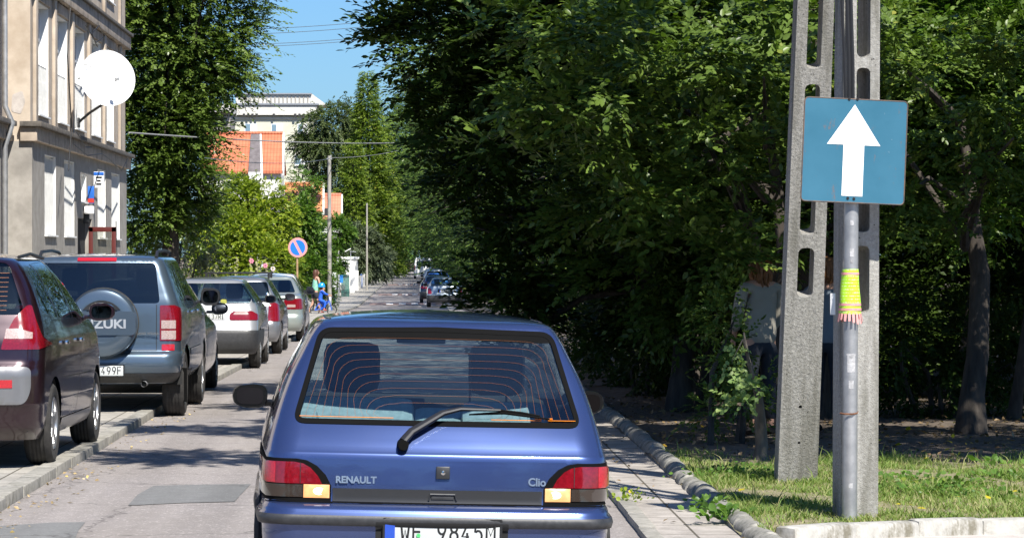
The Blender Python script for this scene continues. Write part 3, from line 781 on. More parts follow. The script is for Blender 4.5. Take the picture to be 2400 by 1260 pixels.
# heating wires: nested arches printed on the glass
def surfpt(S, x, z, off): 
    s_, t_ = S.rear(x, z); return Vector(S.P(np.array([s_]), np.array([t_]))[0] + S.Nrm(np.array([s_]), np.array([t_]))[0] * off)
fr = next(c for c in car.children if c.name.startswith('window_frame'))
mb = MB(); NW = 10
for k in range(NW):
    f = k / (NW - 1)
    xb = .598 - .038 * k; xt = .455 - .0165 * k - .0025 * k * k * .35; zt = 1.272 - .0318 * k; zb = .921
    for sg in ((-1, 1),):
        L_ = [(-xb, zb)]; cr_ = min(.085, (zt - zb) * .75); zc = zt - cr_
        n1 = 6
        for i in range(1, n1 + 1): u = i / n1; L_.append((-(xb + (xt + .055 - xb) * u ** 1.05), zb + (zc - zb) * u))
        for i in range(1, 7): a = math.pi / 2 * i / 6; L_.append((-(xt + .055) + .10 * (1 - math.cos(a)), zc + cr_ * math.sin(a)))
        m_ = 14; xs_ = np.linspace(L_[-1][0], -L_[-1][0], m_)[1:-1]
        full = L_ + [(x, zt + .006 * (1 - (x / .5) ** 2)) for x in xs_] + [(-a, b) for a, b in L_[::-1]]
        mb.tube([surfpt(S, a, b, .0035) for a, b in full], .00048, 4, False)
def bar(x0, x1, z, h, mbx):
    xs_ = np.linspace(x0, x1, 8); mbx.tube([surfpt(S, x, z, .003) for x in xs_], h / 2, 6, True, .35)
mb.build('heating_wires', M_defrost, fr)
M_orange = plain('orange_busbar', (.80, .24, .01), .5)
mb = MB(); bar(-.622, -.20, .924, .011, mb); mb.build('busbar', M_orange, fr); mb = MB(); bar(.24, .47, .924, .011, mb); bar(.44, .47, .932, .016, mb); mb.build('busbar', M_orange, fr); mb = MB(); bar(.50, .625, .924, .011, mb); bar(.495, .52, .932, .016, mb); mb.build('busbar', M_orange, fr)
# third brake light / mirror silhouettes inside
mb = MB(); mb.box((0, 2.1, 1.245), (.25, .02, .065), None, .01); mb.build('rear_view_mirror', M_int, car)
mb = MB()
mb.box((-.36, .77, .745), (.56, .16, .5), (-.25, 0, 0), .06); mb.box((.34, .77, .735), (.42, .16, .5), (-.25, 0, 0), .06); mb.box((.03, .79, .72), (.24, .14, .46), (-.25, 0, 0), .05); mb.box((-.60, .62, .735), (.14, .3, .42), None, .05)
mb.build('rear_bench', M_bench, car)
mb = MB(); mb.tube([(.22, 1.5, .9), (.22, 1.5, 1.06)], .006, 6); mb.tube([(.40, 1.5, .9), (.40, 1.5, 1.06)], .006, 6); mb.build('headrest_rod', M_int, car)
mb = MB(); mb.box((0, .40, .55), (1.3, .5, .04)); mb.box((0, .58, .68), (1.36, .03, .22)); mb.build('boot_trim', M_int, car)
# wiper
wp = MB(); A_ = [surfpt(S, -.158, .812, .03), surfpt(S, -.12, .85, .036), surfpt(S, .02, .925, .045), surfpt(S, .10, .944, .045), surfpt(S, .28, .945, .04)]
wp.tube(A_, [.026, .025, .020, .014, .009], 10, True, .7)
wo = wp.build('rear_wiper', plain('matt_black_arm', (.022, .022, .024), .36, spec=.4), car)
bl = MB(); bl.tube([surfpt(S, .14, .935, .02), surfpt(S, .30, .942, .026), surfpt(S, .505, .920, .02)], [.004, .009, .004], 6, True); bl.tube([surfpt(S, .27, .947, .035), surfpt(S, .38, .94, .03), surfpt(S, .46, .93, .024)], .006, 6)
bl.build('wiper_blade', M_rubber, wo)
pv = MB(); pv.lathe([(.001, -.055), (.022, -.055), (.026, -.03), (.028, .01)], surfpt(S, -.158, .812, 0), 'y', 16); pv.build('wiper_pivot', M_rubber, wo)
# lock, handle, badges
p = surfpt(S, .022, .692, 0); lk = MB().box(p + Vector((0, -.004, 0)), (.062, .018, .056), (-.13, 0, 0), .005).build('boot_lock', M_trim, car)
MB().lathe([(.001, -.018), (.0095, -.017), (.011, -.01)], p, 'y', 14).build('keyhole', M_chrome, lk)
p = surfpt(S, .022, .575, 0); gs = next(c for c in car.children if c.name.startswith('garnish_strip'))
hd = MB(); hd.tube([p + Vector((-.062, -.009, -.006)), p + Vector((-.055, -.014, .022)), p + Vector((.055, -.014, .022)), p + Vector((.062, -.009, -.006))], .0045, 6); hd.box(p + Vector((0, -.008, .006)), (.1, .006, .016), None, .002)
hd.build('boot_handle', M_plastic, gs)
M_badge = plain('dull_chrome_badge', (.5, .5, .48), .25, .9)
p = surfpt(S, -.365, .652, .004); text_mesh('lettering', 'RENAULT', .042, M_badge, car, Matrix.Translation(p) @ Matrix.Rotation(R(-8), 4, 'X') @ FACE_CAM, .002, .0016, 1.0)
p = surfpt(S, .445, .655, .004); text_mesh('lettering', 'Clio', .050, M_badge, car, Matrix.Translation(p) @ Matrix.Rotation(R(-8), 4, 'X') @ FACE_CAM, .002, .0014, .95)
pl_ = plate_obj(car, S, .022, .434, 'WE 9845M', .012, .52, .114, size=.104)
MB().lathe([(.001, -.003), (.009, -.003), (.009, 0)], surfpt(S, -.085, .42, .0195), 'y', 14).build('green_sticker', plain('green_sticker', (.08, .5, .15), .5), pl_)
# shut lines and the rubbing strips on the flanks
lines = [[S.rear(sg * a, b) for a, b in ((.775, .765), (.757, .85), (.738, .92), (.70, 1.04), (.645, 1.17), (.575, 1.30), (.50, 1.352), (.3, 1.366), (0, 1.369))] for sg in (1, -1)]
lines += seam_lines(S, [[(1.33, .30), (1.33, .93)], [(2.42, .32), (2.5, .93)]])
ribbon('shut_line', S, lines, .006, .0012, M_black, car)
MB().tube([surfpt(S, x, .5505, .001) for x in np.linspace(-.785, .785, 40)], .0052, 6).build('bumper_gap_line', M_rubber, car)  # black tube added over the glinting ledge, drawn as the dark gap above the bumper
lines = [[S.rear(sg * .612, z) for z in (.634, .725)] for sg in (1, -1)] 
ribbon('lens_groove', S, lines, .003, .0118, M_black, car)
def roofline(S, sg, x, y0, y1, n=10):
    pass
for sg in (1, -1):
    ss = np.linspace(.40, .80, 20); t_ = float(S.t_of_z(1.358)); P_ = S.P(sg * ss, np.full(20, t_)); MB().tube([Vector(p) for p in P_], .006, 5, True, .6).build('roof_gutter', M_trim, car)

# ---------------------------------------------------------------- generic keys
def gkeys(W, L, H, zb, belt, cowl_y, rear_lean, roof_y0, roof_y1, hood=.80, tail=.0, boot=None, zc=.24, rr=.2):
    """zb bumper top, belt window foot; rear_lean: y of the rear skin at belt; roof_y0/y1: where roof begins/ends; boot: (deck height, deck length) for a saloon"""
    h = W / 2; rw = h * .68
    k = [(zc, .12, L - .12, h * .93, .07, rr, .25), (zc + .09, .03, L - .03, h * .975, .07, rr, .25), (zb * .75, .0, L, h * .995, .07, rr, .24), (zb - .02, .01, L - .01, h, .07, rr, .24), (zb, .04, L - .03, h * .995, .07, rr, .23)]
    if boot is None:
        k += [(zb + .03, .06, L - .05, h * .995, .06, rr * .9, .22), (hood, .06 + (rear_lean - .06) * .5, L - .3, h * .985, .06, rr * .9, .22), (belt - .03, rear_lean - .02, cowl_y + .25, h * .955, .06, rr * .85, .2), (belt, rear_lean, cowl_y, h * .935, .06, rr * .8, .2)]
        n = 4
        for i in range(1, n + 1):
            f = i / n; z = belt + (H - .09 - belt) * f
            k.append((z, rear_lean + (roof_y0 - rear_lean) * f ** 1.15, cowl_y + (roof_y1 - cowl_y) * f, h * .935 + (rw - h * .935) * f ** 1.2, .06, rr * .6, .14))
    else:
        zd, ld = boot
        k += [(zb + .03, .06, L - .05, h * .995, .06, rr * .9, .22), (hood, .07, L - .3, h * .985, .06, rr * .9, .22), (zd - .03, .09, cowl_y + .3, h * .955, .06, rr * .8, .2), (zd, .16, cowl_y + .15, h * .93, .06, rr * .8, .2), (zd + .025, ld, cowl_y, h * .90, .06, rr * .7, .2)]
        n = 4; b0 = zd + .025
        for i in range(1, n + 1):
            f = i / n; z = b0 + (H - .09 - b0) * f
            k.append((z, ld + (roof_y0 - ld) * f, cowl_y + (roof_y1 - cowl_y) * f, h * .90 + (rw - h * .90) * f ** 1.2, .08, rr * .6, .16))
    y0, y1 = roof_y0, roof_y1
    k += [(H - .05, y0 + .05, y1 - .04, rw * .93, .05, rr * .6, .16), (H - .03, y0 + .14, y1 - .1, rw * .8, .04, rr * .6, .2), (H - .012, y0 + .4, y1 - .25, rw * .5, .03, rr * .5, .2), (H - .002, (y0 + y1) / 2 - .3, (y0 + y1) / 2 + .3, rw * .2, .01, .05, .1), (H, (y0 + y1) / 2 - .1, (y0 + y1) / 2 + .1, .004, 0, .001, .03)]
    return k

# ---------------------------------------------------------------- dark red people carrier on the left
M_plum = paint('dark_plum_paint', (.020, .006, .011), .45, .28, .08)
M_silver_pl = plain('grey_bumper', (.20, .20, .205), .35, .5, coat=.3)
ks = [(.22, .14, 4.1, .84, .09, .24, .3), (.32, .05, 4.2, .885, .09, .24, .3), (.46, .02, 4.25, .90, .09, .24, .3), (.50, .0, 4.26, .903, .09, .24, .3), (.70, .0, 4.24, .905, .09, .24, .3), (.78, .02, 4.2, .905, .09, .24, .3), (.80, .05, 4.18, .905, .08, .22, .28),
      (.95, .08, 4.05, .90, .08, .2, .28), (1.05, .12, 3.75, .885, .08, .19, .27), (1.13, .16, 3.35, .865, .08, .18, .26), (1.30, .24, 2.95, .805, .08, .16, .24), (1.45, .32, 2.6, .735, .08, .14, .22), (1.54, .38, 2.38, .675, .08, .13, .2),
      (1.58, .44, 2.25, .63, .07, .14, .2), (1.605, .55, 2.15, .55, .06, .15, .25), (1.625, .8, 2.0, .38, .04, .15, .3), (1.638, 1.2, 1.8, .15, .02, .05, .2), (1.64, 1.35, 1.65, .004, 0, .001, .05)]
lamps = [(.575, .905), (.60, 1.0), (.66, 1.13), (.745, 1.235), (.775, 1.235), (.815, 1.12), (.86, 1.0), (.89, .93), (.85, .905)]
spec = dict(keys=ks, L=4.26, paint=M_plum, ns=90, nt=70, wheels_y=[(.80, .318), (3.49, .318)], tw=.205, spokes=5, dash=2.9,
    rear=[F('rear_window', rpoly(trap(.745, 1.165, .585, 1.56), .06), M_glassd, -.003),
          F('tail_light', rpoly(lamps, .012, 2), M_lred, .006, True, skirt=.012), F('clear_lens', [(.60, .985), (.61, 1.06), (.70, 1.06), (.80, 1.03), (.80, .985)], M_lclear, .008, True, 'tail_light'),
          F('bumper_insert', rpoly([(-.76, .495), (.76, .495), (.80, .60), (.80, .775), (-.80, .775), (-.80, .60)], .05), M_silver_pl, .006, skirt=.012),
          F('reflector', [(.575, .62), (.67, .62), (.67, .68), (.575, .68)], M_lred2, .012, True, 'bumper_insert', .006)],
    side=[dict(name='side_window', poly=rpoly([(.55, 1.18), (.68, 1.50), (1.0, 1.55), (1.15, 1.13)], .04), mat=M_glassd, off=-.003),
          dict(name='side_window', poly=rpoly([(1.22, 1.13), (1.08, 1.55), (1.85, 1.565), (2.0, 1.11)], .03), mat=M_glassd, off=-.003),
          dict(name='side_window', poly=rpoly([(2.07, 1.11), (1.92, 1.565), (2.42, 1.50), (3.1, 1.12)], .03), mat=M_glassd, off=-.003),
          dict(name='sill_trim', poly=[(1.2, .24), (1.2, .34), (3.1, .34), (3.1, .24)], mat=M_silver_pl, off=.008)],
    screen=(1.16, 1.52, .87, .87), seats=(1.9, M_seat, .40, 1.35, True, .5, .27, .6), mirrors=[(2.95, 1.14, .89, .22, .15)], mirror_mat=M_plum)
def pxY(px, Y): return at(px, 600, Y).x
scn, S2 = make_car('people_carrier', 'dark plum people carrier parked half on the left pavement, nearest parked car', 'car', (-3.70, 23.75, .062), R(-1.1), spec)
ribbon('shut_line', S2, seam_lines(S2, [[(1.18, .36), (1.18, 1.13), (1.05, 1.56)], [(2.04, .34), (2.04, 1.1)], [(3.02, .34), (3.12, 1.08)], [(1.2, .66), (3.1, .64)]]), .007, .0015, M_black, scn)
for sg in (1, -1):
    for y in (1.32, 2.2): q = S2.side(y, .93, sg); c_ = S2.P(np.array([q[0]]), np.array([q[1]]))[0]; MB().box((c_[0] + sg * .02, y, .93), (.03, .17, .03), None, .01).build('door_handle', M_chrome, scn)
for sg in (1, -1): MB().tube([(sg * .62, .75, 1.60), (sg * .63, 1.3, 1.625), (sg * .62, 2.1, 1.59)], .014, 6).build('roof_trim', M_trim, scn)
ribbon('heating_wires', S2, [[S2.rear(x, z) for x in np.linspace(-.6, .6, 12)] for z in np.linspace(1.2, 1.48, 9)], .003, .0005, M_defrost, scn)
plate_obj(scn, S2, 0, .9, 'WI 3172K', .014)

# ---------------------------------------------------------------- grey-blue off-roader
M_greyblue = paint('grey_blue_paint', (.085, .120, .160), .55, .3, .05)
kv = [(.36, .16, 4.3, .80, .06, .22, .3), (.44, .05, 4.42, .865, .06, .22, .3), (.56, .0, 4.47, .895, .06, .22, .3), (.66, .02, 4.46, .90, .06, .22, .3), (.685, .07, 4.44, .90, .06, .2, .28), (.70, .09, 4.42, .895, .05, .18, .26), (.80, .10, 4.40, .895, .05, .17, .25),
      (1.0, .11, 4.2, .892, .05, .16, .24), (1.10, .115, 3.7, .885, .05, .16, .24), (1.17, .12, 3.3, .868, .05, .15, .22), (1.30, .15, 3.0, .82, .05, .14, .2), (1.45, .19, 2.75, .765, .05, .13, .2), (1.58, .23, 2.5, .715, .05, .12, .18),
      (1.635, .26, 2.4, .685, .05, .12, .18), (1.66, .32, 2.35, .645, .05, .12, .2), (1.68, .5, 2.2, .52, .04, .12, .25), (1.694, .9, 2.0, .28, .02, .1, .2), (1.70, 1.3, 1.7, .004, 0, .001, .05)]
spec = dict(keys=kv, L=4.47, paint=M_greyblue, ns=90, nt=70, wheels_y=[(.80, .345), (3.44, .345)], tw=.225, arch_gap=.06, spokes=5, dash=2.95, track=.97, glass=M_glassd,
    rear=[F('rear_window', rpoly(trap(.655, 1.185, .60, 1.60), .05), M_glassd, -.003), F('brake_light', [(-.2, 1.615), (.2, 1.615), (.2, 1.645), (-.2, 1.645)], M_lred2, .012, skirt=.02),
          F('tail_light', rpoly([(.655, .80), (.86, .80), (.86, 1.13), (.80, 1.165), (.655, 1.165)], .015, 3), M_lred, .008, True, skirt=.015),
          F('clear_lens', [(.67, .815), (.81, .815), (.81, .905), (.67, .905)], M_lclear, .011, True, 'tail_light', .005), F('amber_lens', [(.67, .925), (.81, .925), (.81, 1.01), (.67, 1.01)], M_lclear, .011, True, 'tail_light', .005),
          F('reflector', rpoly([(.675, .70), (.80, .70), (.80, .765), (.675, .765)], .008), M_lred2, .008, True, skirt=.01),
          F('bumper_underside', [(-.9, .37), (.9, .37), (.9, .47), (-.9, .47)], M_plastic, .004)],
    side=[dict(name='side_window', poly=rpoly([(.42, 1.21), (.5, 1.58), (.98, 1.60), (1.1, 1.2)], .04), mat=M_glassd, off=-.003),
          dict(name='side_window', poly=rpoly([(1.17, 1.2), (1.06, 1.60), (1.85, 1.62), (1.95, 1.19)], .03), mat=M_glassd, off=-.003),
          dict(name='side_window', poly=rpoly([(2.02, 1.19), (1.93, 1.62), (2.45, 1.56), (3.0, 1.19)], .03), mat=M_glassd, off=-.003)],
    screen=(1.2, 1.58, .87, .87), seats=(1.9, M_seat, .40, 1.42, True, .5, .27, .7), mirrors=[(2.85, 1.22, .89, .22, .2)])
suv, S3 = make_car('off_roader', 'grey-blue off-roader with covered spare wheel on its tailgate', 'car', (-3.29, 32.45, 0), R(0), spec)
cx_, cy_, cz_ = .085, .03, .985
mb = MB(); mb.lathe([(.001, -.15), (.19, -.155), (.20, -.165), (.30, -.165), (.335, -.15), (.352, -.115), (.358, -.03), (.35, .05), (.001, .05)], (cx_, cy_, cz_), 'y', 56)
mb.prism([(cx_ + a, cz_ + b) for a, b in rpoly([(-.345, -.12), (.345, -.12), (.345, .12), (-.345, .12)], .05)], cy_ - .172, cy_ - .1)
sp = mb.build('spare_wheel_cover', M_greyblue, suv)
mb = MB(); mb.tube([Vector((cx_, cy_, cz_)) + Vector((math.cos(a), 0, math.sin(a))) * .347 + Vector((0, .02, 0)) for a in np.linspace(0, 2 * math.pi, 48)], .02, 6, False); mb.build('spare_tyre', M_tyre, sp)
mb = MB(); mb.prism([(cx_ + .235 * math.cos(a), cz_ + .235 * math.sin(a)) for a in np.linspace(math.pi * .2, math.pi * .8, 14)], cy_ - .1745, cy_ - .15); mb.build('cover_recess', M_trim, sp)
text_mesh('lettering', 'SUZUKI', .125, plain('silver_letters', (.6, .62, .64), .3, .6), sp, Matrix.Translation((cx_, cy_ - .174, cz_ - .01)) @ FACE_CAM, .002, .004, 1.18)
text_mesh('lettering', 'GRAND VITARA', .036, M_badge, suv, Matrix.Translation((.52, .088, .875)) @ FACE_CAM, .002, .001, 1.0)
plate_obj(suv, S3, .04, .50, 'WI 8499F', .01, yy=-.02, size=.1)
for sg in (1, -1): MB().tube([(sg * .60, .35, 1.655), (sg * .60, .5, 1.715), (sg * .60, 1.4, 1.73), (sg * .60, 2.1, 1.71), (sg * .60, 2.25, 1.66)], .018, 6).build('roof_rail', M_trim, suv)
mb = MB(); mb.tube([(.02, 2.2, 1.69), (.02, 2.1, 2.05)], .004, 5); mb.build('aerial', M_trim, suv)
mb = MB(); mb.tube([(.5, .25, .36), (.5, .02, .36)], .03, 10, False); mb.build('exhaust_pipe', M_steel, suv)
mb = MB(); mb.box((.02, -.02, .40), (.05, .14, .05), None, .01); mb.lathe([(.001, -.03), (.02, -.02), (.025, 0), (.02, .02), (.001, .03)], (.02, -.09, .44), 'z', 12); mb.build('tow_hook', M_chrome, suv)
for sg in (1, -1): MB().box((sg * .79, .53, .33), (.23, .012, .36), (.1, 0, 0)).build('mud_flap', M_rubber, suv)
ribbon('shut_line', S3, seam_lines(S3, [[(1.14, .40), (1.14, 1.18)], [(1.99, .40), (1.99, 1.18)], [(2.98, .40), (3.0, 1.15)]]) + [[S3.rear(.62, z) for z in np.linspace(.70, 1.17, 6)], [S3.rear(x, .70) for x in np.linspace(-.6, .62, 10)]], .008, .0015, M_black, suv)
ribbon('side_moulding', S3, seam_lines(S3, [[(1.2, .66), (2.95, .66)]]), .07, .006, M_greyblue, suv)
for sg in (1, -1):
    for y in (1.3, 2.15): q = S3.side(y, 1.08, sg); c_ = S3.P(np.array([q[0]]), np.array([q[1]]))[0]; MB().box((c_[0] + sg * .02, y, 1.08), (.03, .17, .03), None, .01).build('door_handle', M_chrome, suv)

# ---------------------------------------------------------------- the rest of the left-hand row
def sides3(belt, top, y0, y1, y2, y3, front, lean=.1):
    return [dict(name='side_window', poly=rpoly([(y0, belt + .03), (y0 + lean * 1.6, top), (y1 - lean, top + .02), (y1, belt + .02)], .03), mat=M_glassd, off=-.003),
            dict(name='side_window', poly=rpoly([(y1 + .07, belt + .02), (y1 - lean + .07, top + .02), (y2 - lean * .6, top + .03), (y2, belt)], .03), mat=M_glassd, off=-.003),
            dict(name='side_window', poly=rpoly([(y2 + .07, belt), (y2 - lean * .6 + .07, top + .03), (y3, top), (front, belt)], .03), mat=M_glassd, off=-.003)]
def finish(root, S, doors, plate=None, handles=None):
    ribbon('shut_line', S, seam_lines(S, doors), .009, .0015, M_black, root)
    if plate: plate_obj(root, S, *plate)
    if handles:
        for sg in (1, -1):
            for y in handles[1:]: q = S.side(y, handles[0], sg); c_ = S.P(np.array([q[0]]), np.array([q[1]]))[0]; MB().box((c_[0] + sg * .015, y, handles[0]), (.03, .17, .03), None, .01).build('door_handle', M_trim, root)

M_darkgreen = paint('dark_green_paint', (.012, .022, .026), .4, .25, .05)
spec = dict(keys=gkeys(1.66, 3.85, 1.43, .58, .92, 2.75, .18, .45, 2.1), L=3.85, paint=M_darkgreen, ns=50, nt=40, wheels_y=[(.6, .29), (3.05, .29)], tw=.17, steel=True, rim=M_steel,
    rear=[F('rear_window', rpoly(trap(.60, .95, .50, 1.32), .05), M_glassd, -.003), F('tail_light', rpoly([(.60, .62), (.80, .62), (.78, .90), (.64, .90)], .02), M_lred, .006, True, skirt=.012)],
    side=sides3(.93, 1.30, .45, 1.05, 1.8, 2.1, 2.6), screen=(.95, 1.32, .87, .87), seats=(1.6, M_seat, .36, 1.2, True, .48, .27, .5), mirrors=[(2.42, 1.03, .79, .21, .15)])
c3, S_ = make_car('small_hatchback', 'dark green small hatchback mostly hidden ahead of the off-roader, only its flank shows', 'car', (-3.36, 37.35, gz(38)), R(0), spec)
finish(c3, S_, [[(1.08, .34), (1.08, .93)], [(1.85, .34), (1.85, .93)], [(2.7, .34), (2.7, .9)]], (0, .68, 'WX 2291L', .014))

M_silver = paint('silver_paint', (.36, .37, .38), .55, .33, .05)
kl = gkeys(1.68, 4.07, 1.43, .60, 1.00, 2.85, .30, .52, 2.2, rr=.26)
spec = dict(keys=kl, L=4.07, paint=M_silver, ns=80, nt=60, wheels_y=[(.66, .295), (3.18, .295)], tw=.18, steel=True, rim=M_steel,
    rear=[F('rear_window', rpoly([(-.67, 1.02), (.67, 1.02), (.70, 1.10), (.60, 1.335), (-.60, 1.335), (-.70, 1.10)], .06), M_glass, -.003),
          F('tail_light', rpoly([(.37, .76), (.80, .76), (.81, .84), (.70, .905), (.42, .90), (.36, .85)], .03), M_lred, .010, True, skirt=.016),
          F('clear_lens', rpoly([(.42, .845), (.66, .845), (.64, .888), (.45, .888)], .015), M_lclear, .0125, True, 'tail_light', .004),
          F('lower_bumper', [(-.84, .25), (.84, .25), (.84, .605), (-.84, .605)], M_plastic, .008),
          F('plate_recess', rpoly([(-.30, .76), (.30, .76), (.27, .90), (-.27, .90)], .02), M_silver_pl, -.006)],
    side=sides3(1.0, 1.31, .40, 1.15, 1.95, 2.25, 2.75), screen=(1.0, 1.33, .87, .87), seats=(1.75, M_seat, .36, 1.2, True, .48, .27, .5), mirrors=[(2.55, 1.06, .80, .19, .14)])
c4, S_ = make_car('silver_hatchback', 'silver five-door hatchback with dark grey lower bumper, fourth in the left row', 'car', (-3.27, 49.1, gz(50)), R(0), spec)
finish(c4, S_, [[(1.2, .62), (1.18, 1.0)], [(2.0, .34), (2.0, 1.0)], [(2.85, .34), (2.85, .95)]], (0, .82, 'WI 4437R', .012), (.93, 1.35, 2.2))
mb = MB(); mb.box((.25, .62, 1.03), (.1, .03, .12), (0, 0, 0), .03); mb.build('yellow_toy', plain('yellow_plush', (.8, .6, .05), .9), c4)

M_grey2 = paint('mid_grey_paint', (.24, .25, .27), .55, .33, .05)
kw = gkeys(1.70, 4.35, 1.45, .60, .95, 3.0, .16, .32, 2.4, rr=.22)
spec = dict(keys=kw, L=4.35, paint=M_grey2, ns=50, nt=40, wheels_y=[(.75, .30), (3.35, .30)], tw=.19, steel=True, rim=M_steel,
    rear=[F('rear_window', rpoly(trap(.66, .98, .58, 1.34), .05), M_glassd, -.003), F('tail_light', rpoly([(.60, .62), (.84, .62), (.84, .90), (.72, .96), (.62, .93)], .02), M_lred, .008, True, skirt=.014)],
    side=sides3(.96, 1.32, .35, 1.3, 2.1, 2.4, 2.9), screen=(.97, 1.33, .87, .87), seats=(1.9, M_seat, .36, 1.2, True, .48, .27, .5), mirrors=[(2.7, 1.03, .81, .2, .14)])
c5, S_ = make_car('estate_car', 'mid grey estate car with black roof bars, fifth in the left row', 'car', (-3.33, 58.1, gz(60)), R(0), spec)
finish(c5, S_, [[(1.35, .62), (1.33, .96)], [(2.15, .34), (2.15, .96)], [(3.0, .34), (3.0, .92)]], (0, .80, 'WE 1180C', .012))
for y in (1.0, 2.0): MB().box((0, y, 1.50), (1.25, .05, .03), None, .008).box((.58, y, 1.45), (.04, .05, .1)).box((-.58, y, 1.45), (.04, .05, .1)).build('roof_bar', M_trim, c5)

M_palegreen = paint('pale_grey_green_paint', (.33, .37, .345), .5, .33, .05)
kq = gkeys(1.74, 4.5, 1.46, .58, .98, 3.1, .12, 1.15, 2.4, boot=(1.02, .55), rr=.24)
spec = dict(keys=kq, L=4.5, paint=M_palegreen, ns=70, nt=50, wheels_y=[(.95, .31), (3.65, .31)], tw=.19, spokes=7,
    rear=[F('rear_window', rpoly(trap(.66, 1.075, .54, 1.345), .05), M_glass, -.003), F('tail_light', rpoly([(.42, .72), (.87, .72), (.86, .90), (.78, .95), (.44, .93)], .03), M_lred, .010, True, skirt=.016),
          F('clear_lens', rpoly([(.50, .76), (.68, .76), (.68, .82), (.50, .82)], .015), M_lclear, .0125, True, 'tail_light', .004)],
    side=sides3(1.06, 1.33, 1.05, 1.5, 2.2, 2.5, 3.0, .14), screen=(1.07, 1.34, .87, .87), seats=(2.1, M_seat, .36, 1.2, True, .48, .27, .5), mirrors=[(2.8, 1.08, .82, .2, .14)])
c6, S_ = make_car('saloon_car', 'pale grey-green saloon with wide red tail lights, near the no-parking sign', 'car', (-3.30, 68.6, gz(70)), R(0), spec)
finish(c6, S_, [[(1.5, .62), (1.5, 1.04)], [(2.25, .34), (2.25, 1.04)], [(3.1, .34), (3.1, 1.0)]], (0, .86, 'WI 70628', .012))

M_whiteP = paint('white_paint', (.70, .70, .69), .0, .35, .05)
spec = dict(keys=gkeys(1.7, 4.2, 1.5, .58, .98, 2.9, .18, .45, 2.3), L=4.2, paint=M_whiteP, ns=40, nt=30, wheels_y=[(.7, .30), (3.25, .30)], tw=.18, steel=True, rim=M_steel,
    rear=[F('rear_window', rpoly(trap(.62, 1.0, .52, 1.38), .05), M_glassd, -.003), F('tail_light', rpoly([(.62, .62), (.82, .62), (.80, .95), (.66, .95)], .02), M_lred, .006, True, skirt=.012)],
    side=sides3(.98, 1.36, .45, 1.15, 1.95, 2.25, 2.7), screen=(1.0, 1.38, .87, .87), seats=(1.8, M_seat, .36, 1.2, True, .48, .27, .5), mirrors=[(2.5, 1.06, .81, .2, .14)])
c7, S_ = make_car('white_hatchback', 'white hatchback farthest in the left row, beside the woman', 'car', (-3.74, 82, gz(84)), R(0), spec)
finish(c7, S_, [[(1.2, .34), (1.2, .96)], [(2.0, .34), (2.0, .96)]], (0, .72, 'WI 5521', .012))

# ---------------------------------------------------------------- cars on the right, far down the street
M_silver2 = paint('silver_blue_paint', (.30, .35, .40), .6, .3, .05)
spec = dict(keys=gkeys(1.72, 4.5, 1.43, .62, .98, 3.1, .15, .38, 2.5, rr=.2), L=4.5, paint=M_silver2, ns=60, nt=50, wheels_y=[(.8, .31), (3.4, .31)], tw=.19, spokes=5,
    rear=[F('rear_window', rpoly(trap(.68, 1.0, .58, 1.33), .06), M_glass, -.003), F('tail_light', rpoly([(.62, .64), (.85, .64), (.85, .88), (.76, .93), (.64, .88)], .02), M_lred, .008, True, skirt=.014),
          F('plate_recess', rpoly([(-.36, .68), (.36, .68), (.33, .86), (-.33, .86)], .03), M_under, -.004), F('lower_bumper', [(-.86, .25), (.86, .25), (.86, .58), (-.86, .58)], M_plastic, .006)],
    side=sides3(.98, 1.31, .35, 1.35, 2.15, 2.5, 3.0), screen=(1.0, 1.32, .87, .87), seats=(2.0, M_seat, .36, 1.2, True, .48, .27, .5), mirrors=[(2.8, 1.04, .82, .2, .14)])
G = 'cars parked down the right side of the street'
c8, S_ = make_car('silver_estate', 'silver-blue estate car with dark bumper, nearest of the far right row', 'car', (1.36, 148, gz(150)), R(0), spec, G)
finish(c8, S_, [[(1.4, .34), (1.4, .96)], [(2.2, .34), (2.2, .96)]], (0, .77, 'WF 6302H', .004))
def far_copy(src, name, label, loc, pm, rz=0, group=G):
    c = copy_tree(src); c.name = name; c.location = loc; c.rotation_euler = (0, 0, rz); tag(c, label, 'car', group)
    for ch in c.children:
        if ch.name.startswith('body'): ch.data = ch.data.copy(); ch.data.materials[0] = pm
    return c
M_dark2 = paint('dark_blue_paint', (.02, .03, .05), .5, .28, .05); M_bluep2 = paint('bright_blue_paint', (.02, .12, .42), .4, .3, .05)
far_copy(c4, 'dark_hatchback', 'dark blue hatchback parked just beyond the silver-blue estate', (1.02, 160, gz(161)), M_dark2)
far_copy(c5, 'blue_estate', 'light blue car parked third in the far right row', (1.3, 186, gz(187)), M_bluep2)
far_copy(c7, 'white_car', 'small white car parked fourth in the far right row', (1.3, 215, gz(216)), M_whiteP)
far_copy(c6, 'silver_saloon', 'silver saloon parked fifth in the far right row', (1.35, 240, gz(241)), M_silver)
# white van at the far end
van = thing('white_van', 'white van parked at the far end of the street on the right', 'van', (.75, 318, gz(320)))
mb = MB(); kvn = [(.3, .05, 4.9, .93, .02, .12, .15), (.5, 0, 5.0, .97, .02, .12, .15), (1.0, .0, 4.9, .98, .02, .12, .15), (1.2, .01, 4.2, .97, .02, .12, .15), (1.9, .03, 3.4, .88, .03, .12, .15), (2.1, .06, 3.2, .83, .03, .12, .15), (2.17, .2, 3.0, .7, .03, .1, .1), (2.2, 1.2, 2.0, .01, 0, .001, .05)]
Sv = Surf(kvn); fe = []
wn = [Sv.rear(a, b) for a, b in dens(rpoly(trap(.72, 1.3, .68, 1.85), .05), .06)]; tl = [Sv.rear(a, b) for a, b in dens([(.82, .9), (.95, .9), (.93, 1.4), (.82, 1.4)], .06)]; tr_ = [(-a, b) for a, b in tl]
sv_, tv_, G_ = skin_regions(Sv, [wn, tl, tr_], 30, 24)
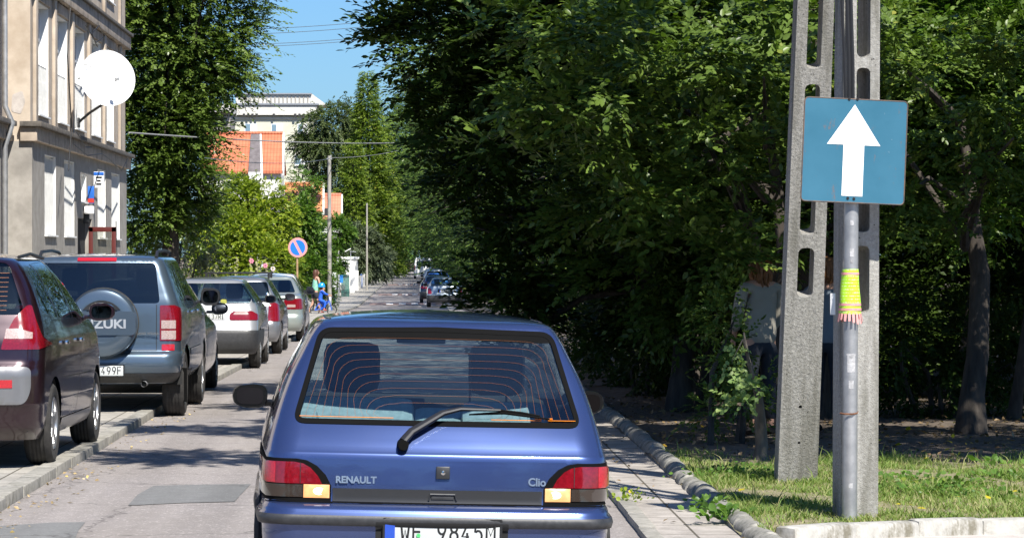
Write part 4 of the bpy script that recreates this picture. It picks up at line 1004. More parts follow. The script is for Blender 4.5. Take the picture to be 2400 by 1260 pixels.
region_mesh('body', Sv, sv_, tv_, G_[-1], 0, M_whiteP, van); region_mesh('rear_window', Sv, sv_, tv_, G_[0], 0, M_glassd, van); region_mesh('tail_light', Sv, sv_, tv_, G_[1], .01, M_lred, van, .02); region_mesh('tail_light', Sv, sv_, tv_, G_[2], .01, M_lred, van, .02)
for y in (.9, 4.0):
    for sg in (1, -1): wheel(van, sg * .85, y, .33, .2, 5, None, M_steel, sg, True)
# ================================================================ vegetation
LEAF4 = np.array([(0, 0, 0), (-.30, .45, .07), (0, 1, 0), (.30, .45, .07)])
LEAF6 = np.array([(0, 0, 0), (-.26, .30, .05), (-.24, .66, .06), (0, 1, -.03), (.24, .66, .06), (.26, .30, .05)])
def unit(v): return v / np.maximum(1e-9, np.linalg.norm(v, axis=-1, keepdims=True))
def leaves(pos, d, nrm, size, detail=4, wid=1.0):
    """leaf blades: pos (n,3), direction d, face normal nrm, size (n,)"""
    T = (LEAF6 if detail == 6 else LEAF4) * np.array([wid, 1, 1]); n = len(pos); k = len(T)
    y = unit(d); x = unit(np.cross(y, nrm)); z = np.cross(x, y)
    V = pos[:, None, :] + size[:, None, None] * (T[None, :, 0:1] * x[:, None] + T[None, :, 1:2] * y[:, None] + T[None, :, 2:3] * z[:, None])
    base = (np.arange(n) * k)[:, None]
    if detail == 6: Fq = np.concatenate([base + np.array([[0, 1, 2, 3]]), base + np.array([[0, 3, 4, 5]])])
    else: Fq = np.concatenate([base + np.array([[0, 1, 2]]), base + np.array([[0, 2, 3]])])
    return V.reshape(-1, 3), Fq
def spray_leaves(rng, org, axis, nl, length, size, droop=.25, open_=.8, up=1.0, jit=.35):
    """twigs starting at org along axis carrying nl leaves each; returns pos, dir, normal, size and twig number"""
    n = len(org); axis = unit(axis); upv = np.tile(np.array([[0, 0, 1.0]]), (n, 1)) + rng.normal(0, .35, (n, 3))
    sd = unit(np.cross(axis, upv)); nm = np.cross(sd, axis)
    u = (np.arange(nl) + .5) / nl; L = length * rng.uniform(.6, 1.3, n)
    pos = org[:, None] + axis[:, None] * (u[None, :, None] * L[:, None, None]); pos[..., 2] -= droop * (u[None] ** 2) * L[:, None]
    sg = np.where(np.arange(nl) % 2 == 0, 1.0, -1.0)
    fan = open_ * (1 - .75 * u ** 3)
    dr = axis[:, None] * (1 - .3 * fan[None, :, None]) + sd[:, None] * (sg * fan)[None, :, None] + rng.normal(0, jit * .6, (n, nl, 3))
    dr[..., 2] -= droop * .8
    nn = nm[:, None] * up + rng.normal(0, jit, (n, nl, 3)) + np.array(sv) * .75   # blades turn towards the light
    sz = size * rng.uniform(.65, 1.25, (n, nl))
    tw = np.repeat(np.arange(n), nl)
    return pos.reshape(-1, 3), dr.reshape(-1, 3), nn.reshape(-1, 3), sz.ravel(), tw
def crown_points(rng, blobs, n, clump=.35, nclump=None):
    """twig origins gathered in clumps near the surface of several ellipsoids"""
    w_ = np.array([(b[3] * b[4] + b[4] * b[5] + b[3] * b[5]) for b in blobs]); w_ = w_ / w_.sum(); O = []; A = []
    for b, f in zip(blobs, w_):
        c = np.array(b[:3]); r = np.array(b[3:6]); m = max(8, int(n * f)); kc_ = nclump or max(6, m // 22)
        q = unit(rng.normal(0, 1, (kc_, 3))); rad = rng.uniform(.25, 1, kc_) ** .4 * rng.uniform(.78, 1.12, kc_)
        cc = q * rad[:, None] * r
        idx = rng.randint(0, kc_, m); amp = clump * (r.mean()) * rng.uniform(.5, 1.2, kc_)
        p = cc[idx] + rng.normal(0, 1, (m, 3)) * amp[idx][:, None] * .55
        a = unit(p / r) + unit(p - cc[idx]) * .9 + rng.normal(0, .35, (m, 3))
        O.append(c + p); A.append(a)
    return np.concatenate(O), np.concatenate(A)
def crown(name, parent, mat, blobs, ntw, nl, length, size, seed, droop=.25, detail=4, clump=.35, clip=None, wid=1.0, jit=.4, tone=None, upw=0.0, flat=1.0, label=None):
    rng = np.random.RandomState(seed); O, A = crown_points(rng, blobs, ntw, clump)
    A[:, 2] = A[:, 2] * flat + upw
    if clip is not None: k = clip(O); O = O[k]; A = A[k]
    pos, dr, nn, sz, tw = spray_leaves(rng, O, A, nl, length, size, droop, jit=jit)
    V, Fq = leaves(pos, dr, nn, sz, detail, wid)
    tt = rng.rand(len(O)) * .55; tn = np.clip(tt[tw] + rng.rand(len(tw)) * .45, 0, 1)
    if tone is not None: tn = np.clip(tn * tone[1] + tone[0], 0, 1)
    return mesh_np(name, V, Fq, mat, parent, attr=np.repeat(tn, 6 if detail == 6 else 4))
M_bark = M2('grey_bark', (.055, .045, .036), (.15, .13, .105), 9, .95, .03, .9, stretch=(1, 1, .25))
M_barkd = M2('dark_bark', (.03, .024, .02), (.085, .07, .055), 10, .95, .03, .9, stretch=(1, 1, .25))
def trunk(parent, path, radii, mat=None, limbs=(), n=10, name='trunk'):
    mb = MB(); rnd = random.Random(int(abs(path[0][0] * 100 + path[0][1] * 10)))
    P = []; Rr = []
    for i in range(len(path) - 1):
        a = Vector(path[i]); b = Vector(path[i + 1]); m = 4
        for k in range(m): t = k / m; P.append(a.lerp(b, t) + Vector((rnd.uniform(-1, 1), rnd.uniform(-1, 1), 0)) * radii[i] * .14); Rr.append((radii[i] * (1 - t) + radii[i + 1] * t) * rnd.uniform(.94, 1.08))
    P.append(Vector(path[-1])); Rr.append(radii[-1])
    P[0] = Vector(path[0]); Rr[0] *= 1.35
    mb.tube(P, Rr, n)
    for lb in limbs:
        pts, r0, r1 = lb; m = len(pts); mb.tube(pts, [r0 + (r1 - r0) * i / (m - 1) for i in range(m)], 7)
    return mb.build(name, mat or M_bark, parent)
def limbs_to(rng, base, top, blobs, n, r=.05):
    out = []
    for i in range(n):
        b = blobs[rng.randint(len(blobs))]; f = rng.uniform(.35, 1); a = Vector(base).lerp(Vector(top), f)
        e = Vector(b[:3]) + Vector(rng.normal(0, .45, 3)) * Vector(b[3:6]).length * .5
        mid = a.lerp(e, .5) + Vector((0, 0, rng.uniform(0, .3))); out.append(([a, mid, e], r * rng.uniform(.6, 1.2), r * .2))
    return out
def tree(name, label, cat, base, trunk_pts, tr, blobs, mat, ntw, nl, length, size, seed, group=None, bark=None, nlimb=8, lr=.05, **kw):
    """everything given in world coordinates"""
    root = thing(name, label, cat, base, 0, group); off = -Vector(base)
    rng = np.random.RandomState(seed)
    L = limbs_to(rng, trunk_pts[0], trunk_pts[-1], blobs, nlimb, lr)
    t = trunk(root, trunk_pts, tr, bark, L); t.data.transform(Matrix.Translation(off))
    c = crown('crown', root, mat, blobs, ntw, nl, length, size, seed + 1, **kw); c.data.transform(Matrix.Translation(off))
    return root

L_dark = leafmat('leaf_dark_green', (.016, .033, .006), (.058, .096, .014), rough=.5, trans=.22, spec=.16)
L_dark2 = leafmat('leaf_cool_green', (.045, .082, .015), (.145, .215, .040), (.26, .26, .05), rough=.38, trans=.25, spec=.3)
L_mid = leafmat('leaf_mid_green', (.040, .09, .014), (.13, .23, .035), (.28, .28, .04))
L_poplar = leafmat('leaf_poplar', (.042, .080, .014), (.145, .205, .04), rough=.35, trans=.25)
L_gold = leafmat('leaf_golden_green', (.08, .14, .014), (.33, .39, .035), (.62, .48, .05), trans=.35)
L_thuja = leafmat('thuja_scales', (.05, .10, .014), (.23, .30, .04), (.34, .32, .05), trans=.3)
L_olive = leafmat('leaf_olive', (.050, .070, .035), (.12, .15, .075), (.26, .28, .16), trans=.15)
L_grey = leafmat('leaf_grey_green', (.07, .08, .055), (.17, .18, .13), (.30, .28, .2))
L_birch = leafmat('birch_leaf', (.045, .075, .025), (.12, .15, .055), (.2, .2, .06))
L_yel = leafmat('yellow_leaf', (.45, .38, .03), (.65, .55, .04))
L_bright = leafmat('leaf_bright_green', (.07, .15, .03), (.16, .28, .05), trans=.4)
L_purple = leafmat('purple_leaf', (.07, .03, .04), (.14, .06, .07))

# ---- left: tall broadleaf tree beyond the apartment house
def B(px, py, Y, rx, rz, ry=None):
    """ellipsoid centred on the point seen at px,py at depth Y; radii in metres"""
    p = at(px, py, Y); return (p.x, p.y, p.z, rx, ry or rx, rz)
def BP(px, py, Y, rpx, rpz, k=1.0):
    """the same with radii given in photograph pixels"""
    return B(px, py, Y, rpx * Y / FPX, rpz * Y / FPX, max(rpx * Y / FPX * .9, .7) * k)
Y = 86
bl = [B(440, 20, Y, 2.0, 2.6), B(360, -120, Y, 1.9, 2.6), B(470, -170, Y, 2.0, 2.4), B(400, 230, Y, 1.5, 2.2), B(500, 150, Y, .85, 1.2), B(340, 320, Y, 1.4, 1.8), B(415, 345, Y, .9, 1.2), B(390, 470, Y, 1.0, 1.1), B(540, 50, Y, .62, .9), B(520, 215, Y, .45, .45), B(330, 120, Y, 1.3, 2), B(440, -330, Y, 1.7, 2), B(410, 400, Y - .5, 1.1, 1.1), B(440, 475, Y, .8, .9), B(400, 300, Y - .8, 1.2, 1.2), B(345, 500, Y, .8, 1.0)]
bp = at(395, 640, Y); bp.z = gz(Y)
tree('broadleaf_tree', 'tall dense dark green tree rising behind the corner of the apartment house', 'tree', bp, [bp, bp + Vector((.1, 0, 4)), bp + Vector((.2, 0, 11))], [.28, .2, .08], bl, L_poplar, 14500, 12, .5, .115, 11, bark=M_barkd, nlimb=20, clump=.30, droop=.12, flat=.55)
# grey-green shrub under it
def shrub(name, label, cat, blobs, mat, ntw, nl, length, size, seed, group=None, bark=None, ns=5, **kw):
    c = np.array(blobs)[:, :3].mean(0); base = Vector((c[0], c[1], gz(c[1]))); root = thing(name, label, cat, base, 0, group)
    rnd = random.Random(seed); mb = MB()
    for i in range(ns):
        b = blobs[i % len(blobs)]; e = Vector(b[:3]); a = base + Vector((rnd.uniform(-.3, .3), rnd.uniform(-.2, .2), -.02)); mb.tube([a, a.lerp(e, .5) + Vector((rnd.uniform(-.15, .15), 0, .1)), e], [.035, .025, .008], 6)
    s = mb.build('stem', bark or M_barkd, root); s.data.transform(Matrix.Translation(-base))
    f = crown('foliage', root, mat, blobs, ntw, nl, length, size, seed, **kw); f.data.transform(Matrix.Translation(-base)); return root
shrub('grey_shrub', 'grey-green twiggy shrub under the tall tree, left of the golden shrubs', 'shrub', [B(430, 540, 90, .75, .8), B(465, 590, 90, .5, .5), B(340, 580, 88, .9, .7)], L_grey, 800, 10, .35, .08, 21, clump=.4)
# golden thujas / shrubs: a group of separate bushes
Y = 121
gold = [('golden-green shrub with the highest top below the orange roof', [BP(600, 475, Y, 62, 62), BP(575, 560, Y - 1, 75, 75), BP(640, 520, Y, 55, 60), BP(560, 450, Y, 38, 38), BP(625, 620, Y - 2, 75, 55)], 3600),
        ('golden-green shrub at the left end of the shrub group', [BP(505, 510, Y + 1, 52, 70), BP(490, 590, Y + 1, 50, 60), BP(520, 620, Y - 1, 60, 45), BP(540, 520, Y + 1, 45, 60)], 2600),
        ('green shrub behind the no-parking sign', [BP(690, 560, Y + 2, 55, 65), BP(705, 510, Y + 2, 32, 42), BP(690, 640, Y + 1, 60, 55)], 2300),
        ('green shrub between the no-parking sign and the grey pole', [BP(742, 560, Y + 5, 30, 60), BP(738, 640, Y + 5, 38, 60)], 1300)]
for i, (lb, bls, n_) in enumerate(gold):
    shrub('golden_shrub', lb, 'shrub', bls, L_gold if i < 2 else L_mid, n_, 12, .34, .105, 30 + i, 'shrubs behind the parked cars', clump=.36, tone=(0, 1) if i < 2 else (.15, .9))
shrub('purple_shrub', 'small dark purple-leaved shrub before the second orange roof', 'shrub', [BP(722, 478, 140, 24, 20), BP(696, 462, 140, 16, 14)], L_purple, 130, 8, .35, .09, 41, clump=.5, ns=1)
shrub('hedge', 'clipped green hedge behind the woman, ending at the white fence', 'hedge', [BP(752, 655, 128, 22, 55), BP(766, 690, 128, 14, 35)], L_mid, 800, 10, .25, .08, 43, clump=.3)
# hollyhocks with seed pods and a few flowers
M_stalk = plain('straw_stalk', (.30, .30, .14), .9, var=.3); M_pink = plain('pink_petals', (.75, .25, .38), .8); M_pale = plain('pale_petals', (.8, .65, .7), .8)
G = 'hollyhocks beside the parked cars'
hx = [(365, 545), (400, 560), (432, 590), (450, 600), (470, 610), (487, 590), (505, 620), (555, 600), (590, 600), (603, 605), (622, 612), (640, 620)]
fl = {8: M_pink, 10: M_pink, 11: M_pale}
for i, (px, py) in enumerate(hx):
    Y = 92 + (i % 4); tp = at(px, py, Y); b = Vector((tp.x + random.Random(i).uniform(-.15, .15), Y, gz(Y)))
    r = thing('hollyhock', {8: 'tall hollyhock with a pink flower, second from the right end', 10: 'hollyhock with small pink flower near its middle', 11: 'hollyhock with a pale flower at the right end'}.get(i, 'straw-coloured hollyhock stalk covered in seed pods, without flowers'), 'flower', b, 0, G if i not in fl else None)
    mb = MB(); h = tp.z - b.z; e = Vector((tp.x - b.x, 0, h)); mb.tube([(0, 0, 0), e * .5 + Vector((.03, 0, 0)), e], [.018, .014, .006], 5)
    rnd = random.Random(i + 5)
    for k in range(int(h / .07)):
        f = .35 + .65 * k / (h / .07); mb.box(e * f + Vector((rnd.uniform(-.05, .05), rnd.uniform(-.05, .05), 0)), (.055, .05, .05), (rnd.random(), rnd.random(), 0), .015)
    mb.build('stalk', M_stalk, r)
    rng = np.random.RandomState(i); n_ = 50; z = rng.uniform(.1, .8, n_) * h; P_ = np.stack([rng.normal(0, .12, n_) + e.x * z / h, rng.normal(0, .12, n_), z], 1)
    V, Fq = leaves(P_, rng.normal(0, 1, (n_, 3)), rng.normal(0, .4, (n_, 3)) + [0, 0, 1], rng.uniform(.08, .16, n_), 4, 1.6); mesh_np('leaves', V, Fq, L_gold, r, attr=np.repeat(rng.rand(n_), 4))
    if i in fl:
        mb = MB()
        for k in range(6): a = k * math.pi / 3; mb.box(e * .93 + Vector((math.cos(a) * .04, -.06, math.sin(a) * .04)), (.06, .01, .045), (0, -a, 0), .003)
        mb.build('flower_head', fl[i], r)
# conifer with a pointed top
def conifer(name, label, px, pytop, Y, rbase, mat, n_, seed, size=.16, pybase=640, group=None):
    tp = at(px, pytop, Y); b = Vector((tp.x, Y, gz(Y))); h = tp.z - b.z; root = thing(name, label, 'tree', b, 0, group)
    trunk(root, [(0, 0, 0), (0, 0, h * .5), (0, 0, h * .98)], [.22, .14, .03], M_barkd)
    rng = np.random.RandomState(seed); f = 1 - rng.rand(n_) ** .62; a = rng.rand(n_) * 6.283
    lay = 1 + .22 * np.sin(f * 42 + a * 2) + .16 * np.sin(a * 5 + f * 17)
    rad = rbase * (1 - f) ** .72 * lay * rng.uniform(.35, 1.05, n_) + .1
    O = np.stack([np.cos(a) * rad, np.sin(a) * rad, f * h * .97 + .4], 1); A = np.stack([np.cos(a), np.sin(a), rng.uniform(-.2, .7, n_)], 1)
    pos, dr, nn, sz, tw = spray_leaves(rng, O, A, 9, .55, size, .3, .6, jit=.5)
    V, Fq = leaves(pos, dr, nn, sz, 4, .7); tn = np.clip((rng.rand(n_) * .6)[tw] + rng.rand(len(tw)) * .4, 0, 1)
    mesh_np('crown', V, Fq, mat, root, attr=np.repeat(tn, 4)); return root
conifer('conifer', 'tall pointed conifer, highest tip against the sky at the street', 862, 160, 300, 2.75, L_thuja, 9000, 51, .25)
conifer('conifer', 'bushier conifer standing just right of the pointed one', 900, 290, 330, 2.3, L_thuja, 5000, 52, .25)
conifer('conifer', 'lower conifer left of and before the tall pointed one', 828, 330, 270, 1.9, L_thuja, 4200, 53, .22)
Y = 328
bl = [BP(785, 290, Y, 52, 48), BP(730, 300, Y, 38, 38), BP(760, 355, Y, 58, 42), BP(815, 275, Y, 42, 38), BP(715, 335, Y, 28, 26), BP(800, 430, Y, 52, 60), BP(745, 400, Y + 3, 26, 28)]
bp = at(790, 600, Y); bp.z = gz(Y)
tree('birch_tree', 'loose olive-green tree with drooping twigs in front of the cream block', 'tree', bp, [bp, bp + Vector((0, 0, 6)), bp + Vector((.2, 0, 11))], [.25, .2, .06], bl, L_birch, 3400, 12, .9, .24, 61, droop=.6, clump=.42, nlimb=12)
shrub('green_bush', 'round green bush at the foot of the cream block', 'bush', [B(712, 425, 210, .9, .8)], L_mid, 300, 10, .5, .15, 63)
# olive-grey bush over the fence
Y = 252
shrub('olive_bush', 'broad grey-green bush with narrow leaves hanging over the fence', 'bush', [BP(825, 580, Y, 44, 44), BP(868, 592, Y, 38, 40), BP(800, 566, Y, 30, 32), BP(893, 615, Y + 12, 20, 28), BP(845, 618, Y, 40, 25)], L_olive, 5200, 12, .6, .24, 65, droop=.5, wid=.6, clump=.35)
shrub('green_shrub', 'green shrub in front of the house with the salmon roof', 'shrub', [BP(795, 545, 205, 26, 32), BP(785, 600, 205, 22, 40)], L_mid, 1100, 12, .45, .15, 68)
# the end of the street: trees and hedges closing the view
farL = [('green tree beyond the conifers on the left of the far street', [BP(935, 430, 400, 35, 70), BP(922, 530, 400, 30, 60), BP(945, 500, 410, 22, 50)], L_mid, 3000, 400),
        ('dark tree filling the gap above the far end of the street, left half', [BP(950, 330, 420, 50, 90), BP(965, 470, 430, 45, 80), BP(940, 560, 440, 22, 25)], L_dark, 2800, 430),
        ('dark tree closing the far end of the street, right half', [BP(1000, 480, 460, 50, 90), BP(1010, 400, 440, 60, 80), BP(985, 560, 470, 30, 35)], L_dark, 3000, 460),
        ('green tree behind the speed humps at the very end of the street', [BP(965, 500, 560, 60, 80), BP(940, 560, 560, 40, 30), BP(1010, 560, 560, 40, 40), BP(975, 590, 580, 60, 14)], L_mid, 2600, 560)]
for i, (lb, bls, mt, n_, Y) in enumerate(farL):
    c = np.array(bls)[:, :3].mean(0); x_ = c[0] if i == 3 else (-6.0 if i < 2 else 5.5); bp = Vector((x_, Y, gz(Y)))
    tree('far_tree', lb, 'tree', bp, [bp, Vector((x_, Y, c[2]))], [.25, .12], bls, mt, n_, 10, 1.0, .32, 70 + i, 'trees along the far street', nlimb=5)
shrub('hedge', 'tall dark green hedge left of the far end of the street', 'hedge', [BP(910, 600, 450, 14, 35, 5), BP(902, 575, 430, 18, 40, 4)], L_mid, 900, 10, .7, .25, 66)

# ---- right: the dense line of trees
def rtree(label, X, Y, bls, mat, ntw, seed, tr=.16, size=.085, length=.45, detail=4, droop=.08, group='trees on the right verge', top=None, **kw):
    bp = Vector((X, Y, gz(Y) + .05)); h = top or max(b[2] for b in bls)
    return tree('broadleaf_tree', label, 'tree', bp, [bp, bp + Vector((.1, .05, h * .4)), bp + Vector((-.1, 0, h * .8))], [tr, tr * .75, tr * .3], bls, mat, ntw, 12, length, size, seed, group, M_barkd, detail=detail, droop=droop, flat=.4, upw=.1, **kw)

# crowns given as (x, y, z, rx, ry, rz)
# front canopy over the clearing: bottoms show at the top of the picture, the crowns shade the ground
rtree('tree whose sprays of broad green leaves hang above the blue car', 3.3, 28.9, [(2.7, 28.9, 3.9, 1.3, .8, .7), (3.6, 29.0, 3.3, 1.0, .6, .5),
    B(1330, 235, 27.2, .50, .15, .4), B(1270, 190, 27.3, .35, .10, .4), B(1480, 195, 27.0, .5, .13, .4), B(1630, 265, 27.1, .45, .14, .4), B(1175, 345, 27.4, .30, .08, .3), B(1560, 110, 27, .5, .13, .4), B(1750, 160, 27, .45, .14, .4), B(1400, 60, 27.2, .5, .12, .4), B(1200, 60, 27.6, .5, .12, .4),
    B(1520, 445, 27.6, .35, .11, .4), B(1680, 425, 27.5, .4, .13, .4), B(1800, 520, 27.4, .3, .12, .3), B(1640, 345, 27.4, .45, .11, .4), B(1790, 330, 27.2, .35, .12, .3), B(1470, 330, 27.6, .4, .10, .4), B(1740, 610, 27.6, .28, .10, .3), B(1600, 560, 27.9, .35, .10, .3)], L_dark2, 1750, 101, detail=6, size=.085, tr=.10, clump=.22, length=.4)
rtree('slim dark tree right of the blue one-way sign', 5.05, 28.6, [(4.4, 28.9, 3.6, .9, .7, .6), (5.9, 29.0, 3.2, 1.1, .7, .7),
    B(2130, 300, 27.2, .25, .12, .3), B(2230, 150, 27, .5, .13, .4), B(2350, 230, 27, .5, .13, .4), B(2280, 340, 27.2, .5, .12, .4), B(2120, 70, 27, .4, .13, .4), B(2380, 410, 27.3, .3, .12, .3), B(2105, 480, 27.3, .14, .25, .2), B(2370, 80, 27, .4, .13, .4), B(2180, 420, 27.5, .35, .10, .3), B(2260, 500, 27.8, .3, .09, .3)], L_dark2, 1500, 102, detail=6, size=.066, tr=.12, clump=.22, length=.36)
rtree('thick-stemmed tree near the right edge of the picture', 6.2, 29.8, [(6.4, 29.8, 4.4, 1.5, 1.0, .9), (6.6, 29.6, 3.2, 1.1, .8, .8), (5.8, 29.9, 2.4, .8, .6, .4)], L_mid, 2000, 103, detail=6, size=.07, tr=.17, clump=.26)
# overhanging the road, mostly above the frame
rtree('maple reaching over the road, its leaves cut off by the upper edge', 3.9, 31.5, [(1.6, 35.2, 6.6, 2.0, 1.8, 1.3), (3.0, 36.0, 7.4, 2.2, 2.0, 1.4), (.35, 31.2, 4.9, .8, .9, .5), (1.4, 31.0, 4.6, 1.0, 1.0, .6), (2.4, 31.2, 4.5, 1.2, 1.2, .8)], L_dark, 3800, 104, detail=6, size=.11, tr=.2)
# thicket wall facing the clearing
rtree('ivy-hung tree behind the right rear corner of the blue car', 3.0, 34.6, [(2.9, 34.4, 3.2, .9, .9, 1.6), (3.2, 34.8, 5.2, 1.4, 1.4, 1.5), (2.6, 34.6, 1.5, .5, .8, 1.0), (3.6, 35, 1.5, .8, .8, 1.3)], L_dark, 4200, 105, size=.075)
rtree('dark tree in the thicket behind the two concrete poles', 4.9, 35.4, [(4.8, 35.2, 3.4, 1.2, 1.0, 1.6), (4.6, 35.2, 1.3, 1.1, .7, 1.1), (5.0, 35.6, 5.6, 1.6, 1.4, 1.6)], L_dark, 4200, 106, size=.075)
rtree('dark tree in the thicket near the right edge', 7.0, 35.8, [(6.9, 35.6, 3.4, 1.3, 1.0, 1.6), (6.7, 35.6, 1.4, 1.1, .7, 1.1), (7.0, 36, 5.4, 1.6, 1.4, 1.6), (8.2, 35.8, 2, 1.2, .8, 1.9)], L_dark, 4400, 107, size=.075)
# the wall of trees along the pavement into the distance
Ys = [39, 45, 52, 60, 70, 82, 96, 112, 130, 150, 172, 196, 222, 250, 285, 325, 370]
labs = ['first', 'second', 'third', 'fourth', 'fifth', 'sixth', 'seventh', 'eighth', 'ninth', 'tenth', 'eleventh', 'twelfth', 'thirteenth', 'fourteenth', 'fifteenth', 'sixteenth', 'seventeenth']
for i, Y in enumerate(Ys):
    rr = np.random.RandomState(200 + i); z0 = gz(Y); s = .085 * max(1, (Y / 45) ** .62); X0 = 3.4 + (Y > 100) * .5
    over = [1.5, 1.7, 1.7, 1.6, 1.5, 1.5, 1.6, 1.7, 1.8, 2.3, 2.2, 2.4, 2.4, 2.6, 2.8, 3.0, 3.2][i]
    sp_ = (Ys[i + 1] - Y) * .62 if i < len(Ys) - 1 else 25
    bls = [(X0 + .4, Y, z0 + 1.7, .95, sp_ * .6, 1.7), (X0 + .1, Y + sp_ * .3, z0 + 4.0, 1.6, sp_ * .7, 1.5), (X0 - .6, Y + rr.uniform(-.5, .5), z0 + 6.6, over, sp_ * .75, 1.9), (X0 + .5, Y + sp_ * .5, z0 + 9.5, 2.4, sp_ * .7, 2.2)]
    if Y > 100: bls.append((X0 - 1.3, Y, z0 + 12, 3.0, sp_ * .7, 2.2))
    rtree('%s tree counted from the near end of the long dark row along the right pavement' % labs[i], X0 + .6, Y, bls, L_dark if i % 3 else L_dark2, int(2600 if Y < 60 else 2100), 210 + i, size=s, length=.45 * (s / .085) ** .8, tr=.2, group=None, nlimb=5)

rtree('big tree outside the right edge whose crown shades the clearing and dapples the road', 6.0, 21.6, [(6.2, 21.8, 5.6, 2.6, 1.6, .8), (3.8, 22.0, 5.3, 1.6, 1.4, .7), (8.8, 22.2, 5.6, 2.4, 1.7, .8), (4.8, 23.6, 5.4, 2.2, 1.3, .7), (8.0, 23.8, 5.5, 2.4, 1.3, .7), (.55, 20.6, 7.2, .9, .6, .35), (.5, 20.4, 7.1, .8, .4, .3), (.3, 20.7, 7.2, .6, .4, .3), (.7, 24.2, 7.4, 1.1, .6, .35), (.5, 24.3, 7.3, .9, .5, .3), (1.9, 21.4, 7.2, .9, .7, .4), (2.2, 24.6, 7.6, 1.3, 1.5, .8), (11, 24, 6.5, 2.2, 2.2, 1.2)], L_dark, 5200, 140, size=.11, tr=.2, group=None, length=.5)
for i, (X, Y) in enumerate(((9.5, 33), (5.6, 40), (9.0, 41), (12.5, 38), (7.5, 47), (12, 48), (16, 44), (11, 58), (17, 56))):
    rr = np.random.RandomState(400 + i); g = gz(Y)
    rtree(('tree in the wood behind the sign post, %s from the front') % labs[i], X, Y, [(X, Y, 1.4, 2.0, 1.5, 1.6), (X + rr.uniform(-.4, .4), Y, 4.2, 2.3, 1.7, 1.9), (X, Y, 7.4, 2.5, 2.2, 2.0), (X - 1, Y - .3, 2.6, 1.3, 1.2, 1.3)], L_dark, 3000, 410 + i, size=.13, length=.6, tr=.2, group='wood behind the clearing', nlimb=5)

rtree('leafy tree filling the view above the blue car, branches reaching left over the road', 2.75, 33.0, [B(1080, 60, 32, .75, .5), B(960, 120, 32.5, .4, .4), B(1250, 120, 31.5, .8, .5), B(1150, 260, 32.5, .7, .45), B(1330, 260, 31, .55, .35), B(1130, 340, 33, .45, .4), B(1200, 430, 33, .6, .45), B(1400, 80, 31.5, .7, .5), B(1190, 500, 33.5, .4, .4), B(1250, 600, 33.5, .5, .5), B(1190, 760, 33.8, .45, .5), B(1350, 720, 33.6, .5, .6)], L_dark, 3000, 150, detail=6, size=.085, tr=.12, length=.42, clump=.3)
rtree('leafy tree behind the leaning pole with the brightest leaf sprays', 4.3, 32.2, [B(1520, 230, 30.5, .65, .45), B(1650, 120, 30.5, .7, .5), B(1600, 380, 31, .7, .45), B(1780, 260, 31, .6, .6), B(1480, 450, 31.5, .6, .45), B(1740, 480, 31, .55, .45), B(1620, 560, 31.8, .6, .45), B(1500, 650, 32.6, .6, .5), B(1680, 700, 32.8, .6, .5)], L_dark2, 3000, 151, detail=6, size=.08, tr=.12, length=.42, clump=.3)
rtree('leafy tree whose mass fills the upper right corner behind the sign', 7.6, 31.5, [B(2150, 120, 30, .8, .6), B(2300, 60, 30, .8, .6), B(2250, 300, 30, .7, .5), B(2130, 420, 30.5, .55, .5), B(2380, 260, 30, .7, .6), B(2330, 450, 30.5, .7, .45), B(2080, 250, 30.5, .6, .5)], L_mid, 3400, 152, detail=6, size=.06, tr=.12, length=.38, clump=.3)

shrub('dark_shrub', 'dark leafy shrub half covering the blonde person left of the leaning pole', 'shrub', [B(1725, 740, 27.3, .22, .45, .2), B(1750, 850, 27.0, .30, .34, .2), B(1700, 960, 27.6, .3, .25, .3)], L_dark2, 300, 10, .22, .05, 160, clump=.4, ns=3)
shrub('dark_shrub', 'low dark undergrowth shrub behind the right concrete pole', 'shrub', [B(2110, 800, 31.5, .5, .5, .4), B(2200, 900, 31.6, .5, .3, .4)], L_dark, 420, 10, .3, .06, 161, ns=3)
shrub('dark_shrub', 'dark undergrowth shrub at the right edge under the trees', 'shrub', [B(2370, 850, 31.8, .5, .6, .4), B(2290, 780, 32, .4, .5, .4)], L_dark, 420, 10, .3, .06, 162, ns=3)

# the street goes on behind the viewpoint: these stand there and mirror in the cars' paint and glass
for i, (X, Y, h_) in enumerate(((-9, -22, 7), (-4.5, -34, 8), (6.5, -26, 8), (11, -16, 8), (1.5, -52, 10), (-12, -10, 7), (16, -34, 10), (-16, -40, 10))):
    rtree('tree behind the viewpoint, %s of those mirrored in the car paint' % labs[i], X, Y, [(X, Y, h_ * .35, 2.6, 2.2, h_ * .25), (X + .6, Y + .4, h_ * .65, 3.0, 2.4, h_ * .26), (X - 1.2, Y, h_ * .5, 2.0, 1.8, h_ * .25)], L_mid if i % 2 else L_dark, 900, 500 + i, size=.34, length=.8, tr=.25, group=None, nlimb=4)

for i, (X, Y, r_) in enumerate(((2.75, 36.8, .55), (3.5, 36.4, .6), (4.5, 36.6, .65), (5.6, 36.5, .65), (2.9, 39.5, .7), (2.9, 43, .8), (2.9, 48, .9))):
    shrub('dark_shrub', 'dark low shrub at the foot of the thicket, %s of the undergrowth row' % labs[i], 'shrub', [(X, Y, .55, r_, r_, .55), (X + .1, Y, 1.25, r_ * .9, r_, .5)], L_dark, 520, 10, .3, .07, 170 + i, ns=3, group='undergrowth of the thicket')
